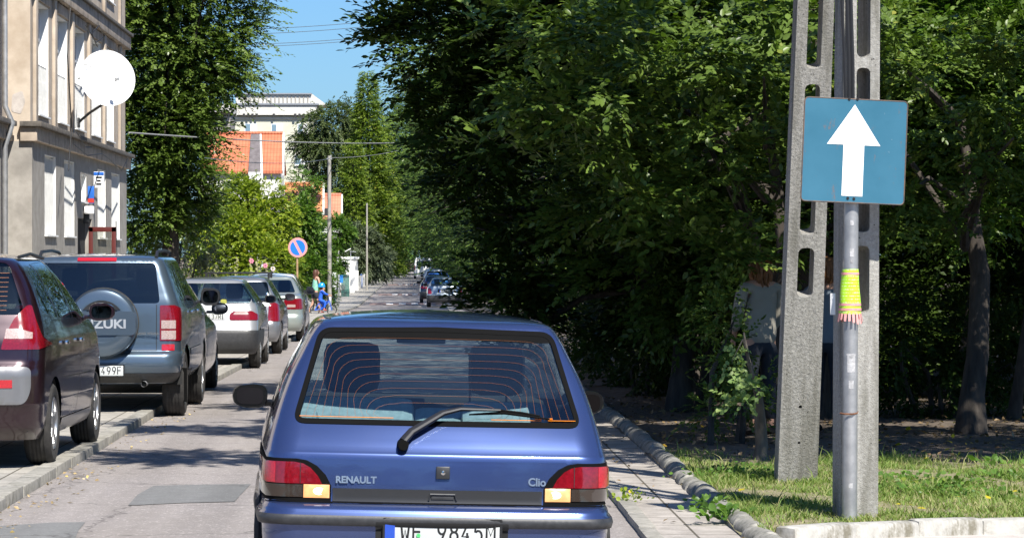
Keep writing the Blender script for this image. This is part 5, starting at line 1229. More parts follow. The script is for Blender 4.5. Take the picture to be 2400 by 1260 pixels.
# ================================================================ buildings
M_wall1 = M2('grey_beige_render', (.27, .25, .22), (.36, .335, .30), 3.5, .95, .006, .5, c3=(.20, .185, .165), s3=.9, t3=(.5, .75))
M_wall2 = M2('pinkish_render', (.42, .35, .275), (.52, .445, .36), 3.0, .95, .006, .5, c3=(.34, .27, .20), s3=.8, t3=(.5, .75))
M_corn = M2('stained_cornice', (.34, .28, .22), (.46, .38, .30), 4, .95, .008, .5, c3=(.13, .115, .10), s3=1.6, t3=(.5, .68))
M_whitew = plain('white_reveal', (.80, .80, .78), .8, var=.04)
M_frame = plain('white_window_frame', (.78, .78, .77), .5)
M_pane = plain('window_pane', (.10, .12, .13), .05, 0, spec=.8)
M_grille = plain('white_grille', (.62, .62, .60), .6)
M_maroon = plain('maroon_door_paint', (.10, .018, .014), .4)
M_bluesign = plain('blue_enamel', (.02, .13, .5), .4); M_redp = plain('red_enamel', (.5, .04, .03), .4)
M_galv = M2('galvanised_steel', (.30, .305, .31), (.42, .42, .42), 10, .45, .001, .2, metal=.6, c3=(.5, .5, .5), s3=4)
XF = -6.85
bld = thing('apartment_building', 'beige rendered apartment house with deep white window openings and a white dish', 'building', (XF, 65, gz(65)))
OFFB = Matrix.Translation((-XF, -65, -gz(65)))
def facade(name, X, y0, y1, z0, z1, holes, mat, depth=.22):
    yb = sorted({y0, y1} | {h[0] for h in holes} | {h[1] for h in holes}); zb = sorted({z0, z1} | {h[2] for h in holes} | {h[3] for h in holes})
    mb = MB()
    for a, b in zip(yb, yb[1:]):
        for c, d in zip(zb, zb[1:]):
            ym, zm = (a + b) / 2, (c + d) / 2
            if any(h[0] < ym < h[1] and h[2] < zm < h[3] for h in holes): continue
            mb.add([(X, a, c), (X, b, c), (X, b, d), (X, a, d)], [(0, 1, 2, 3)])
    for h in holes:
        a, b, c, d = h
        mb.add([(X, a, c), (X, b, c), (X, b, d), (X, a, d), (X - depth, a, c), (X - depth, b, c), (X - depth, b, d), (X - depth, a, d)], [(0, 1, 5, 4), (1, 2, 6, 5), (2, 3, 7, 6), (3, 0, 4, 7)])
    o = mb.build(name, mat, bld, OFFB); return o
def window_b(X, h, grille=None, curtains=True):
    a, b, c, d = h; t = .012; D = .215
    mb = MB()
    mb.box((X - D / 2 - .006, a + t / 2 + .001, (c + d) / 2), (D, t, d - c - .004)); mb.box((X - D / 2 - .006, b - t / 2 - .001, (c + d) / 2), (D, t, d - c - .004))
    mb.box((X - D / 2 - .006, (a + b) / 2, d - t / 2 - .001), (D, b - a - 2 * t - .006, t)); mb.box((X - D / 2 + .02, (a + b) / 2, c + .02), (D + .06, b - a - 2 * t - .006, .03))
    o = mb.build('window', M_whitew, bld, OFFB)
    f = MB(); xx = X - D + .03
    for yy in (a + .05, (a + b) / 2, b - .05): f.box((xx, yy, (c + d) / 2), (.05, .07, d - c - .1))
    for zz in (c + .08, d - .05): f.box((xx, (a + b) / 2, zz), (.046, b - a - .06, .07))
    if d - c > 1.8: f.box((xx, (a + b) / 2, d - .6), (.048, b - a - .06, .06))
    f.build('frame', M_frame, o, OFFB)
    MB().box((xx - .012, (a + b) / 2, (c + d) / 2), (.008, b - a - .06, d - c - .08)).build('pane', M_pane, o, OFFB)
    if grille:
        g = MB(); z0, z1, xg = grille; n = int((b - a) / .11)
        for i in range(1, n): g.tube([(X + xg, a + (b - a) * i / n, z0), (X + xg + .02, a + (b - a) * i / n, (z0 + z1) / 2), (X + xg, a + (b - a) * i / n, z1)], .008, 4)
        for k in range(4): z = z0 + (z1 - z0) * k / 3; g.tube([(X + xg, a + .01, z), (X + xg, b - .01, z)], .01, 4)
        g.build('grille', M_grille, o, OFFB)
lowh = [(58.5, 60.35, 2.03, 3.55), (61.75, 63.6, 2.03, 3.55), (68.2, 70.0, 2.03, 3.55), (71.3, 73.3, 2.03, 3.55)]
uph = [(57.6, 59.4, 4.22, 6.3), (60.9, 62.6, 4.22, 6.3), (63.95, 65.8, 4.22, 6.3), (67.2, 69.2, 4.22, 6.3), (70.3, 72.2, 4.22, 6.3)]
toph = [(a, b, 7.35, 9.3) for a, b, _, _ in uph]
door = (64.2, 67.0, -.2, 2.45); tr = (64.9, 65.9, 2.75, 3.35)
facade('lower_wall', XF, 56.6, 75, -.8, 3.72, lowh + [door, tr], M_wall1)
facade('upper_wall', XF - .03, 56.6, 75, 3.72, 12.5, uph + toph, M_wall2)
for h in lowh: window_b(XF, h, (h[2] + .05, h[3] - .05, -.06))
window_b(XF, tr)
for h in uph: window_b(XF - .03, h, (h[2] + .06, h[2] + .95, -.04))
for h in toph: window_b(XF - .03, h)
mb = MB()   # end wall, step, near wing, roof
mb.add([(XF, 75, -.8), (XF, 75, 3.72), (-20, 75, 3.72), (-20, 75, -.8)], [(0, 1, 2, 3)])
mb.add([(XF, 56.6, -.8), (XF, 56.6, 3.72), (-7.28, 56.6, 3.72), (-7.28, 56.6, -.8)], [(0, 1, 2, 3)]); mb.add([(-7.28, 56.6, -.8), (-7.28, 34, -.8), (-7.28, 34, 3.72), (-7.28, 56.6, 3.72)], [(0, 1, 2, 3)])
mb.add([(-7.28, 34, -.8), (-20, 34, -.8), (-20, 34, 3.72), (-7.28, 34, 3.72)], [(0, 1, 2, 3)]); mb.build('lower_wall', M_wall1, bld, OFFB)
mb = MB()
mb.add([(XF - .03, 75, 3.72), (XF - .03, 75, 12.5), (-20, 75, 12.5), (-20, 75, 3.72)], [(0, 1, 2, 3)])
mb.add([(XF - .03, 56.6, 3.72), (XF - .03, 56.6, 12.5), (-7.31, 56.6, 12.5), (-7.31, 56.6, 3.72)], [(0, 1, 2, 3)]); mb.add([(-7.31, 56.6, 3.72), (-7.31, 34, 3.72), (-7.31, 34, 12.5), (-7.31, 56.6, 12.5)], [(0, 1, 2, 3)])
mb.add([(-7.31, 34, 3.72), (-20, 34, 3.72), (-20, 34, 12.5), (-7.31, 34, 12.5)], [(0, 1, 2, 3)]); mb.build('upper_wall', M_wall2, bld, OFFB)
def band(name, z0, z1, p, mat, slope=.0):
    mb = MB(); h = z1 - z0; zc = (z0 + z1) / 2
    mb.box((XF + p / 2 - .1, (56.6 - p + 75 + p) / 2, zc), (p + .2, 75 - 56.6 + 2 * p, h), None, .012)
    mb.box((-7.28 + p / 2 - .1, (34 + 56.6 - p) / 2 - .001, zc - .0015), (p + .2, 56.6 - p - 34 - .004, h), None, .012)
    mb.box(((-20 + XF - .1) / 2, 75 + p / 2 - .1, zc), (20 + XF - .1 - .004, p + .2, h), None, .012)
    return mb.build(name, mat, bld, OFFB)
M_dkc = M2('dark_stained_ledge', (.075, .068, .06), (.16, .14, .12), 6, .95, .008, .5)
band('cornice', 3.72, 3.98, .10, M_corn); band('cornice_ledge', 3.98, 4.07, .19, M_dkc); band('cornice', 6.55, 6.85, .10, M_corn); band('cornice_ledge', 6.85, 6.92, .16, M_dkc)
band('eaves', 12.4, 12.7, .5, M_corn)
mb = MB(); mb.box((-13.6, 54.5, 12.9), (13.6, 41, .4)); mb.build('roof', M_dkc, bld, OFFB)
# flat pilasters between the upper windows and dark spandrels
mb = MB()
for y in (57.15, 60.15, 63.25, 66.5, 69.75, 73.4):
    for z_, h_ in ((5.3, 2.44), (9.4, 4.9)): MB().box((XF, y, z_), (.06, .32, h_), None, .006).build('pilaster', M_wall2, bld, OFFB)
mb = MB()
for a, b, _, _ in uph: MB().box((XF - .015, (a + b) / 2, 6.42), (.04, b - a + .3, .2), None, .005).build('lintel', M_corn, bld, OFFB)
# doorway: maroon door leaf standing open, small canopy sign
dr = MB(); y0 = 66.4; x0 = XF + .02
for (dx, dz, w_, h_) in ((.02, 1.0, .09, 2.55), (.50, 1.0, .09, 2.55), (.26, 2.23, .57, .10), (.26, .35, .57, .5)): dr.box((x0 + dx, y0, dz), (w_, .05, h_), None, .004)
d_ = dr.build('door', M_maroon, bld, OFFB); MB().box((x0 + .26, y0 + .003, 1.4), (.42, .01, 1.6)).build('pane', glassmat('door_glass', (.8, .8, .76), .0, .05), d_, OFFB)
mb = MB(); mb.box((XF - .16, 65.6, 1.1), (.04, 2.7, 2.65)); mb.build('door_recess', M_under, bld, OFFB)
sg_ = MB().box((XF + .16, 66.9, 3.28), (.22, .05, .34), None, .01).build('house_number_plate', M_whitew, bld, OFFB); MB().box((XF + .16, 66.87, 3.41), (.21, .012, .06)).build('blue_band', M_bluesign, sg_, OFFB); mb = MB()
for k, w_ in enumerate((.13, .08, .11)): mb.box((XF + .16, 66.872, 3.33 - k * .07), (w_, .006, .035))
mb.build('lettering', M_black, sg_, OFFB)
s2_ = MB().box((XF + .06, 66.2, 2.95), (.14, .04, .36), None, .004).build('street_plate', M_bluesign, bld, OFFB); MB().box((XF + .06, 66.18, 2.83), (.138, .008, .09)).build('red_band', M_redp, s2_, OFFB)
s3_ = MB().box((XF + .12, 65.3, 2.62), (.2, .12, .16), None, .02).build('door_lamp', M_whitew, bld, OFFB)
mb = MB(); mb.box((XF + .05, 65.4, 2.45), (.12, .1, .22), None, .01); mb.build('intercom', M_plastic, bld, OFFB)
dp = MB(); dp.tube([(-7.20, 55.6, -.1), (-7.20, 55.6, 3.6), (-7.07, 55.6, 4.0), (-7.20, 55.6, 4.3), (-7.22, 55.6, 12.4)], .05, 10); dp.build('drainpipe', M_galv, bld, OFFB)
# patch of fallen plaster on the near corner
mb = MB(); pl_ = rpoly([(-7.22, 4.25), (-7.05, 4.2), (-6.97, 4.42), (-7.02, 4.62), (-7.2, 4.55)], .04); mb.prism(pl_, 56.594, 56.6); mb.build('bare_plaster', M_apron, bld, OFFB)
# loose cables on the facade
def wire(name, pts, r, mat, label, group=None, parent=None, sag=0, cat='cable'):
    if sag and len(pts) == 2:
        a, b = Vector(pts[0]), Vector(pts[1]); pts = [a.lerp(b, t) - Vector((0, 0, sag * 4 * t * (1 - t))) for t in np.linspace(0, 1, 24)]
    o = MB().tube(pts, r, 6).build(name, mat, parent)
    if parent is None: tag(o, label, cat, group)
    return o
M_cable = plain('black_cable', (.015, .015, .016), .5); M_cableg = plain('grey_cable', (.30, .30, .29), .6)
def onwall(px, py, d=.25): Y_ = -(XF + d) * FPX / (975 - px); return at(px, py, Y_)
for pts in ([(165, 20), (158, 130), (168, 300), (160, 400)], [(200, 60), (225, 100), (245, 85), (232, 60), (215, 80), (228, 110)], [(175, 340), (205, 365), (240, 360), (285, 400), (300, 370)], [(180, 310), (200, 345), (215, 345)]):
    o = wire('wall_cable', [onwall(*p) for p in pts], .012, M_cable, '', parent=bld); o.data.transform(OFFB)

# satellite dish (its own thing, bolted to the facade)
Yd = 62.6; c = at(250, 185, Yd); base = at(186, 288, 64.3); base.x = XF + .0
dish = thing('satellite_dish', 'large white satellite dish on an arm bolted to the beige apartment house', 'satellite dish', base)
aim = (Vector((.42, -1, .20))).normalized(); q = aim.to_track_quat('Z', 'Y').to_matrix().to_4x4()
Md = Matrix.Translation(c - base) @ q
mb = MB(); rad = .56; prof = [(.001, 0)] + [(rad * k / 12, .13 * (k / 12) ** 2) for k in range(1, 13)] + [(rad + .006, .128)] + [(rad * k / 12, .13 * (k / 12) ** 2 - .012) for k in range(12, 0, -1)] + [(.001, -.012)]
mb.lathe(prof, (0, 0, -.06), 'z', 48); M_dish = plain('white_dish_paint', (.84, .84, .84), .5, var=.03); mb.build('reflector', M_dish, dish, Md)
mb = MB(); foc = Vector((.05, -.12, .50)); 
for a in (-.5, 2.6, 4.3): mb.tube([Vector((rad * .97 * math.cos(a), rad * .97 * math.sin(a), .06)), foc], .007, 5)
ar = mb.build('feed_strut', M_galv, dish, Md); mb = MB(); mb.lathe([(.001, -.05), (.035, -.05), (.04, .05), (.001, .07)], foc, 'z', 14); mb.build('receiver', M_steel, dish, Md)
mb = MB(); e = c - base - aim * .08; mb.tube([Vector((0, 0, 0)), Vector((.25, -.3, .18)), e + Vector((0, 0, -.45)), e], .028, 8); mb.box((0.01, 0, 0), (.04, .2, .2), None, .005); mb.tube([Vector((0, .0, .9)), e + Vector((0, .03, .1))], .014, 6); mb.build('bracket', M_plastic, dish)

# ---- cream block far behind
M_cream = M2('cream_render', (.50, .49, .38), (.60, .585, .47), 1.2, .95, .01, .3, c3=(.40, .40, .33), s3=.3)
M_pale = M2('pale_concrete', (.52, .50, .45), (.62, .60, .55), 1.0, .95, .01, .3); M_greyw = plain('grey_roofing', (.22, .24, .27), .7); M_dark = plain('dark_opening', (.03, .03, .03), .8)
Yc = 352; cb = thing('apartment_block', 'cream apartment block with a concrete attic storey behind the orange roofs', 'building', (at(655, 600, Yc).x, Yc, gz(Yc)))
OC = Matrix.Translation(-Vector(cb.location))
def pxbox(x0, y0, x1, y1, Y, depth, name, mat, par, O, proud=0):
    a = at(x0, y1, Y); b = at(x1, y0, Y); return MB().box(((a.x + b.x) / 2, Y - proud + depth / 2, (a.z + b.z) / 2), (b.x - a.x, depth, b.z - a.z)).build(name, mat, par, O)
pxbox(541, 272, 735, 660, Yc, 12, 'wall', M_cream, cb, OC); pxbox(552, 222, 722, 246, Yc, 11, 'attic', M_pale, cb, OC, -.6)
pxbox(534, 246, 742, 270, Yc, 13, 'cornice', M_pale, cb, OC, .6); pxbox(528, 243, 747, 246.5, Yc, 13.5, 'roof_edge', M_greyw, cb, OC, .8); pxbox(546, 218, 730, 221, Yc, 12, 'attic_roof', M_greyw, cb, OC, -.3)
# attic wall slopes back on the right
a = at(722, 221, Yc + .6); b = at(766, 246, Yc + .6); mb = MB(); mb.prism([(a.x, a.z), (a.x, b.z), (b.x, b.z), (a.x + .5, a.z)], Yc + .6, Yc + 9); mb.build('attic', M_pale, cb, OC)
mb = MB()
for i in range(17):
    x = 566 + i * 9.6; a = at(x, 246, Yc); b = at(x + 3, 226, Yc); mb.box(((a.x + b.x) / 2, Yc + .56, (a.z + b.z) / 2 + .05), (b.x - a.x, .1, b.z - a.z))
mb.build('vent_slot', M_wall1, cb, OC)
mb = MB()
for x in (570, 580, 590, 600, 640, 690, 700, 710): a = at(x, 274, Yc); b = at(x + 5, 267, Yc); mb.box(((a.x + b.x) / 2, Yc - .66 + .02, (a.z + b.z) / 2 + .0), (b.x - a.x, .1, b.z - a.z))
mb.build('vent_slot', M_dark, cb, OC)
pxbox(541, 276, 735, 279, Yc, .2, 'string_course', M_pale, cb, OC, .15); pxbox(541, 345, 735, 348, Yc, .2, 'string_course', M_pale, cb, OC, .15)
for (x0, y0, x1, y1) in ((573, 289, 602, 313), (635, 290, 662, 314), (573, 360, 602, 385), (635, 360, 662, 385), (690, 362, 721, 387), (697, 290, 722, 313), (690, 430, 721, 455)):
    o = pxbox(x0, y0, x1, y1, Yc, .3, 'window', M_frame, cb, OC, .06)
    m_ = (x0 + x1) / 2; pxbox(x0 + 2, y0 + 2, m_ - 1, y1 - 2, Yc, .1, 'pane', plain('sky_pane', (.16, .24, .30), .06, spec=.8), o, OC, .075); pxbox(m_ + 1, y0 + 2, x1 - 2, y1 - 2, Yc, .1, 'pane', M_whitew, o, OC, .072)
    pxbox(x0 - 1, y1, x1 + 1, y1 + 2, Yc, .3, 'sill', M_pale, o, OC, .2)
gb = thing('grey_block', 'grey block wing half hidden by the tall tree, left of the cream block', 'building', (at(515, 600, 275).x, 275, gz(275))); OG = Matrix.Translation(-Vector(gb.location))
pxbox(470, 262, 539, 660, 280, 8, 'wall', M_wall1, gb, OG); pxbox(464, 243, 541, 262, 279, 9, 'parapet', M_pale, gb, OG)
for x0 in (478, 508): pxbox(x0, 275, x0 + 18, 298, 280, .2, 'window', M_dark, gb, OG, .05)
mb = MB(); p = at(617, 219, Yc + 4); mb.tube([p, p + Vector((0, 0, .75))], .05, 5); mb.tube([p + Vector((-.25, 0, .55)), p + Vector((.25, 0, .55))], .03, 4); mb.build('aerial', M_galv, cb, OC)

# ---- houses with orange tiled roofs
def tile_mat(name, c1, c2):
    m, nt, b = newmat(name); tc = N(nt, 'ShaderNodeTexCoord'); n = noise(nt, 1.5, 5); r = ramp(nt, n.outputs[0], [(.3, c1), (.7, c2)])
    wv = N(nt, 'ShaderNodeTexWave', bands_direction='X'); wv.inputs['Scale'].default_value = 1.6; nt.links.new(tc.outputs['Object'], wv.inputs['Vector'])
    wz = N(nt, 'ShaderNodeTexWave', bands_direction='Z', wave_profile='SAW'); wz.inputs['Scale'].default_value = 1.25; nt.links.new(tc.outputs['Object'], wz.inputs['Vector'])
    rr = ramp(nt, wz.outputs[0], [(0, (.62, .62, .62)), (.18, (1, 1, 1))]); out = mixc(nt, 1.0, r.outputs[0], rr.outputs[0], 'MULTIPLY'); nt.links.new(out, b.inputs['Base Color'])
    b.inputs['Roughness'].default_value = .7; bump(nt, b, wv.outputs[0], .6, .05); return m
M_tile = tile_mat('orange_tiles', (.45, .125, .06), (.56, .185, .09)); M_tile2 = tile_mat('light_orange_tiles', (.50, .19, .075), (.60, .25, .11)); M_tile3 = tile_mat('salmon_tiles', (.50, .17, .10), (.6, .24, .14))
M_hwall = plain('white_house_wall', (.66, .65, .62), .9, var=.06)
def house(name, label, x0, x1, yr, ye, Y, mat, run, ovr=3, skew=0):
    a = at(x0, ye, Y); b = at(x1, ye, Y); rg = at((x0 + x1) / 2, yr, Y + run); g = gz(Y)
    cx = (a.x + b.x) / 2; r = thing(name, label, 'house', (cx, Y, g)); O = Matrix.Translation((-cx, -Y, -g)); X0, X1 = a.x, b.x
    xr0, xr1 = at(x0, yr, Y + run).x, at(x1, yr, Y + run).x
    V = [(X0, Y - .3, a.z), (X1, Y - .3, a.z), (xr1, Y + run, rg.z), (xr0, Y + run, rg.z), (X0, Y + 2 * run, a.z), (X1, Y + 2 * run, a.z)]
    Fs = [(0, 1, 2, 3), (3, 2, 5, 4)]
    mb = MB(); mb.add(V, Fs); mb.add([(x, y, z - .18) for x, y, z in V], Fs); mb.add([V[0], V[1], (V[1][0], V[1][1], V[1][2] - .18), (V[0][0], V[0][1], V[0][2] - .18)], [(0, 1, 2, 3)]); mb.build('roof', mat, r, O)
    mb = MB(); e = .15
    V2 = [(X0 + e, Y, g), (X1 - e, Y, g), (X1 - e, Y, a.z), (X0 + e, Y, a.z), (X0 + e, Y + 2 * run, g), (X1 - e, Y + 2 * run, g), (X1 - e, Y + 2 * run, a.z), (X0 + e, Y + 2 * run, a.z), (xr0 + e, Y + run, rg.z - .1), (xr1 - e, Y + run, rg.z - .1)]
    mb.add(V2, [(0, 1, 2, 3), (4, 5, 6, 7), (0, 3, 8, 7, 4), (1, 2, 9, 6, 5)]); mb.build('wall', M_hwall, r, O)
    mb = MB(); mb.tube([(xr0, Y + run, rg.z + .02), (xr1, Y + run, rg.z + .02)], .12, 8); mb.build('ridge', mat, r, O)
    mb = MB(); mb.add([(X1 - .02, Y - .3, a.z - .3), (X1 + .10, Y - .3, a.z - .3), (xr1 + .10, Y + run, rg.z - .12), (xr1 - .02, Y + run, rg.z - .12), (X1 - .02, Y - .3, a.z), (X1 + .10, Y - .3, a.z + .02), (xr1 + .10, Y + run, rg.z + .06), (xr1 - .02, Y + run, rg.z + .06)], [(0, 1, 2, 3), (4, 5, 6, 7), (0, 1, 5, 4), (1, 2, 6, 5), (3, 2, 6, 7)]); mb.build('gable_board', M_hwall, r, O)
    return r, O, (X0, X1, a.z, rg.z)
h1, O1, _ = house('house', 'house with the largest orange roof, split by a dark roof strip', 478, 663, 313, 400, 195, M_tile, 2.6)
p0 = at(582, 403, 194.4); p1 = at(611, 403, 194.4); q0 = at(588, 314, 197.4); q1 = at(609, 314, 197.4)
mb = MB(); mb.add([p0, p1, q1, q0, p0 + Vector((0, 0, -.6)), p1 + Vector((0, 0, -.6))], [(0, 1, 2, 3), (0, 1, 5, 4)]); mb.build('dark_roof_strip', M2('dark_sheeting', (.10, .085, .085), (.16, .14, .14), 3, .8, .01), h1, O1)
mb = MB(); mb.add([p1, p1 + Vector((.14, 0, 0)), q1 + Vector((.1, 0, 0)), q1], [(0, 1, 2, 3)]); mb.add([p0 + Vector((0, -.02, 0)), p1 + Vector((.14, -.02, 0)), p1 + Vector((.14, -.02, -.5)), p0 + Vector((0, -.02, -.5))], [(0, 1, 2, 3)]); mb.build('white_flashing', M_hwall, h1, O1)
house('house', 'house with a lighter orange roof just left of the grey pole', 668, 757, 431, 492, 210, M_tile2, 2.0)
h3, O3, _ = house('house', 'house with a salmon tiled roof just right of the grey pole', 752, 800, 457, 508, 222, M_tile3, 2.0)
pxbox(757, 488, 768, 505, 221.8, .1, 'window', M_dark, h3, O3)
# ================================================================ poles, signs, wires
def concrete(name, c1, c2):
    m, nt, b = newmat(name)
    n1 = noise(nt, 55, 5, rough=.8); r1 = ramp(nt, n1.outputs[0], [(.34, c1), (.62, c2), (.72, tuple(x * 1.35 for x in c2))])
    n2 = noise(nt, 2.2, 6, stretch=(4, 4, .45)); f = ramp(nt, n2.outputs[0], [(.44, (0, 0, 0)), (.68, (.85,) * 3)])
    out = mixc(nt, f.outputs[0], r1.outputs[0], (.13, .125, .10))
    v = N(nt, 'ShaderNodeTexVoronoi'); v.inputs['Scale'].default_value = 30; tc = N(nt, 'ShaderNodeTexCoord'); nt.links.new(tc.outputs['Object'], v.inputs['Vector'])
    pt = ramp(nt, v.outputs['Distance'], [(.10, (1, 1, 1)), (.16, (0, 0, 0))]); mm = N(nt, 'ShaderNodeMath', operation='MULTIPLY'); n3 = noise(nt, 9, 2); r3 = ramp(nt, n3.outputs[0], [(.55, (0, 0, 0)), (.6, (1, 1, 1))])
    nt.links.new(pt.outputs[0], mm.inputs[0]); nt.links.new(r3.outputs[0], mm.inputs[1]); out = mixc(nt, mm.outputs[0], out, (.04, .038, .035))
    nt.links.new(out, b.inputs['Base Color']); b.inputs['Roughness'].default_value = .95; b.inputs['Specular IOR Level'].default_value = .2
    bump(nt, b, n1.outputs[0], 1.0, .012); return m
M_conc = concrete('coarse_concrete', (.20, .195, .18), (.40, .385, .355)); M_conc2 = concrete('pole_concrete', (.27, .26, .24), (.42, .41, .38))
def slotted(w0, w1, H, D, slots, holes=(), wallw=.25):
    """tapered plank w0 wide at the foot and w1 at the top, with rounded openings; returns MB"""
    W = lambda z: w0 + (w1 - w0) * z / H
    out = []; n = 60
    out = [(-W(H * i / n) / 2, H * i / n) for i in range(n + 1)][::-1] + [(W(H * i / n) / 2, H * i / n) for i in range(n + 1)]
    polys = [out]
    for (a, b, f) in slots:
        m_ = (a + b) / 2; w_ = W(m_) * f; polys.append(rpoly([(-w_ / 2, a), (w_ / 2, a), (w_ / 2, b), (-w_ / 2, b)], w_ * .42, 6))
    for (x, z, r) in holes: polys.append([(x + r * math.cos(t), z + r * math.sin(t)) for t in np.linspace(0, 2 * math.pi, 11)[:-1]])
    pts = []; fcs = []
    polys = [p if sum(p[i][0] * p[(i + 1) % len(p)][1] - p[(i + 1) % len(p)][0] * p[i][1] for i in range(len(p))) > 0 else p[::-1] for p in polys]
    for p in polys: fcs.append(list(range(len(pts), len(pts) + len(p)))); pts += [Vector(q) for q in p]
    v, e, fc, ov, oe, of = delaunay_2d_cdt(pts, [], fcs, 1, 1e-6)
    T = [t for t, s in zip(fc, of) if s and max(s) == 0]; cnt = {}
    for t in T:
        for i in range(3): a, b = t[i], t[(i + 1) % 3]; cnt.setdefault((min(a, b), max(a, b)), []).append((a, b))
    mb = MB(); k = len(v); V = [(p[0], -D / 2, p[1]) for p in v] + [(p[0], D / 2, p[1]) for p in v]
    Fs = [tuple(t) for t in T] + [tuple(i + k for i in t[::-1]) for t in T] + [(s[0][0], s[0][1], s[0][1] + k, s[0][0] + k) for s in cnt.values() if len(s) == 1]
    return mb.add(V, Fs)
def orient(base, dirv, rz):
    z = Vector(dirv).normalized(); x = Vector((math.cos(rz), math.sin(rz), 0)); y = z.cross(x).normalized(); x = y.cross(z)
    return Matrix.Translation(base) @ Matrix(((x.x, y.x, z.x, 0), (x.y, y.y, z.y, 0), (x.z, y.z, z.z, 0), (0, 0, 0, 1)))
# left leg of the frame pole
bA = at(1863, 1126, 22.2); tA = at(1906, 0, 21.35); dA_ = (tA - bA); L_A = 9.2
def zpx(py, Y): return EYE + (600 - py) / FPX * Y
def alongA(py): return (zpx(py, 21.9) - bA.z) / dA_.normalized().z
sl = [(alongA(655), alongA(540), .42), (alongA(510), alongA(165), .40), (alongA(130), alongA(-210), .40)]
for k in range(5): s0 = alongA(-245) + k * 1.05; sl.append((s0, s0 + .92, .40))
mA = slotted(.282, .20, L_A, .17, sl, [(.0, alongA(914), .013), (.0, alongA(1000), .011)])
pA = mA.build('concrete_pole', M_conc); pA.matrix_world = orient(bA - Vector((0, 0, .1)), dA_, R(3))
tag(pA, 'leaning slotted concrete pole standing in the grass, left of the blue sign post', 'pole')
# right leg, upright, turned a little
bB = at(2004, 1206, 19.25); H_B = 9.3; zB = lambda py: zpx(py, 19.2) - bB.z
slB = [(zB(695), zB(537), .42), (zB(505), zB(120), .42), (zB(95), zB(-290), .42)]
for k in range(4): s0 = zB(-325) + k * 1.05; slB.append((s0, s0 + .92, .42))
mB = slotted(.218, .205, H_B, .20, slB)
mB.box((-.106, -.055, 1.7), (.02, .03, 3.4), None, .006)
pB = mB.build('concrete_pole', M_conc2); pB.matrix_world = orient(bB - Vector((0, 0, .1)), Vector((.004, 0, 1)), R(15))
tag(pB, 'upright slotted concrete pole directly behind the blue one-way sign', 'pole')
tag(MB().box((bA.x + .02, bA.y - .25, bA.z + 8.9), (.9, 4.2, .12)).build('pole_crosspiece', M_conc), 'concrete crosspiece joining the tops of the two poles', 'crosspiece') if False else None
# strap high on the left pole
# small notice glued to the pole's side
nb = at(1952, 712, 19.05); tag(MB().box(nb, (.035, .004, .13), (0, 0, R(-40)), 0).build('paper_notice', M_whitew), 'small white paper notice stuck to the dark side of the right concrete pole', 'notice')

# blue one-way sign on a galvanised post
pb = at(1991, 1208, 18.95); ptp = at(1996, 236, 18.95)
M_signb, nt_, b_ = newmat('faded_blue_sign'); n_ = noise(nt_, 3, 5); r_ = ramp(nt_, n_.outputs[0], [(.3, (.022, .115, .180)), (.7, (.036, .145, .22))])
n2_ = noise(nt_, 9, 7, rough=.75, stretch=(1.4, 1, .55)); f_ = ramp(nt_, n2_.outputs[0], [(.60, (0, 0, 0)), (.66, (.8,) * 3)]); out_ = mixc(nt_, f_.outputs[0], r_.outputs[0], (.16, .10, .075))
n3_ = noise(nt_, 40, 3); f3_ = ramp(nt_, n3_.outputs[0], [(.72, (0, 0, 0)), (.76, (.7,) * 3)]); out_ = mixc(nt_, f3_.outputs[0], out_, (.45, .48, .48))
nt_.links.new(out_, b_.inputs['Base Color']); b_.inputs['Roughness'].default_value = .42
sign = thing('road_sign', 'square blue one-way sign with a white upward arrow on a galvanised post', 'road sign', pb)
mb = MB(); up = ptp - pb; mb.tube([Vector((0, 0, -.05)), up * .5, up], [.0465, .045, .0445], 20); post = mb.build('post', M_galv, sign)
S_ = FPX / 18.87; ctr = at(2002.5, 354, 18.87) - pb; Ms = Matrix.Translation(ctr) @ Matrix.Rotation(R(2.3), 4, 'Y') @ Matrix.Rotation(R(7), 4, 'Z')
hw_, hh_ = 124.5 / S_, 121.5 / S_
mb = MB(); mb.prism(rpoly([(-hw_, -hh_), (hw_, -hh_), (hw_, hh_), (-hw_, hh_)], .028, 6), -.002, .002); mb.prism(rpoly([(-hw_, -hh_), (hw_, -hh_), (hw_, hh_), (-hw_, hh_)], .028, 6), .002, .02) if False else None
brd = mb.build('sign_board', M_signb, sign, Ms)
o_ = rpoly([(-hw_, -hh_), (hw_, -hh_), (hw_, hh_), (-hw_, hh_)], .028, 6)
mb = MB(); mb.tube([Vector((x, 0, z)) for x, z in o_ + o_[:1]], .0042, 6); mb.build('sign_edge', M2('rusty_edge', (.05, .05, .055), (.14, .09, .06), 20, .7, .001), sign, Ms)
ar = [(p[0] / S_, p[1] / S_) for p in [(-3.5, 109), (-67.5, 14), (-27.5, 14), (-27.5, -106), (23, -106), (23, 14), (62, 14)]]
mb = MB(); mb.prism(ar, -.0045, -.0015); mb.build('arrow', M_whitew, brd, Ms)
mb = MB()
for (x, z) in ((-.045, .305), (.006, .307), (-.030, -.288), (.008, -.29)): mb.lathe([(.001, -.008), (.008, -.007), (.009, -.002)], (x + .0, 0, z + .004), 'y', 10)
mb.build('bolt', M_under, brd, Ms)
mb = MB()
for z in (.27, -.25): mb.box((0, .055, z), (.16, .012, .035)); mb.box((-.06, .03, z), (.01, .055, .03)); mb.box((.06, .03, z), (.01, .055, .03))
mb.build('clamp', M_galv, sign, Ms)
ct = at(1988, 967, 18.95) - pb; mb = MB(); mb.tube([ct + Vector((-.052, -.03, .0)), ct + Vector((-.03, -.058, -.003)), ct + Vector((.02, -.058, -.004)), ct + Vector((.05, -.02, .0)), ct + Vector((.062, .04, .006))], .006, 6)
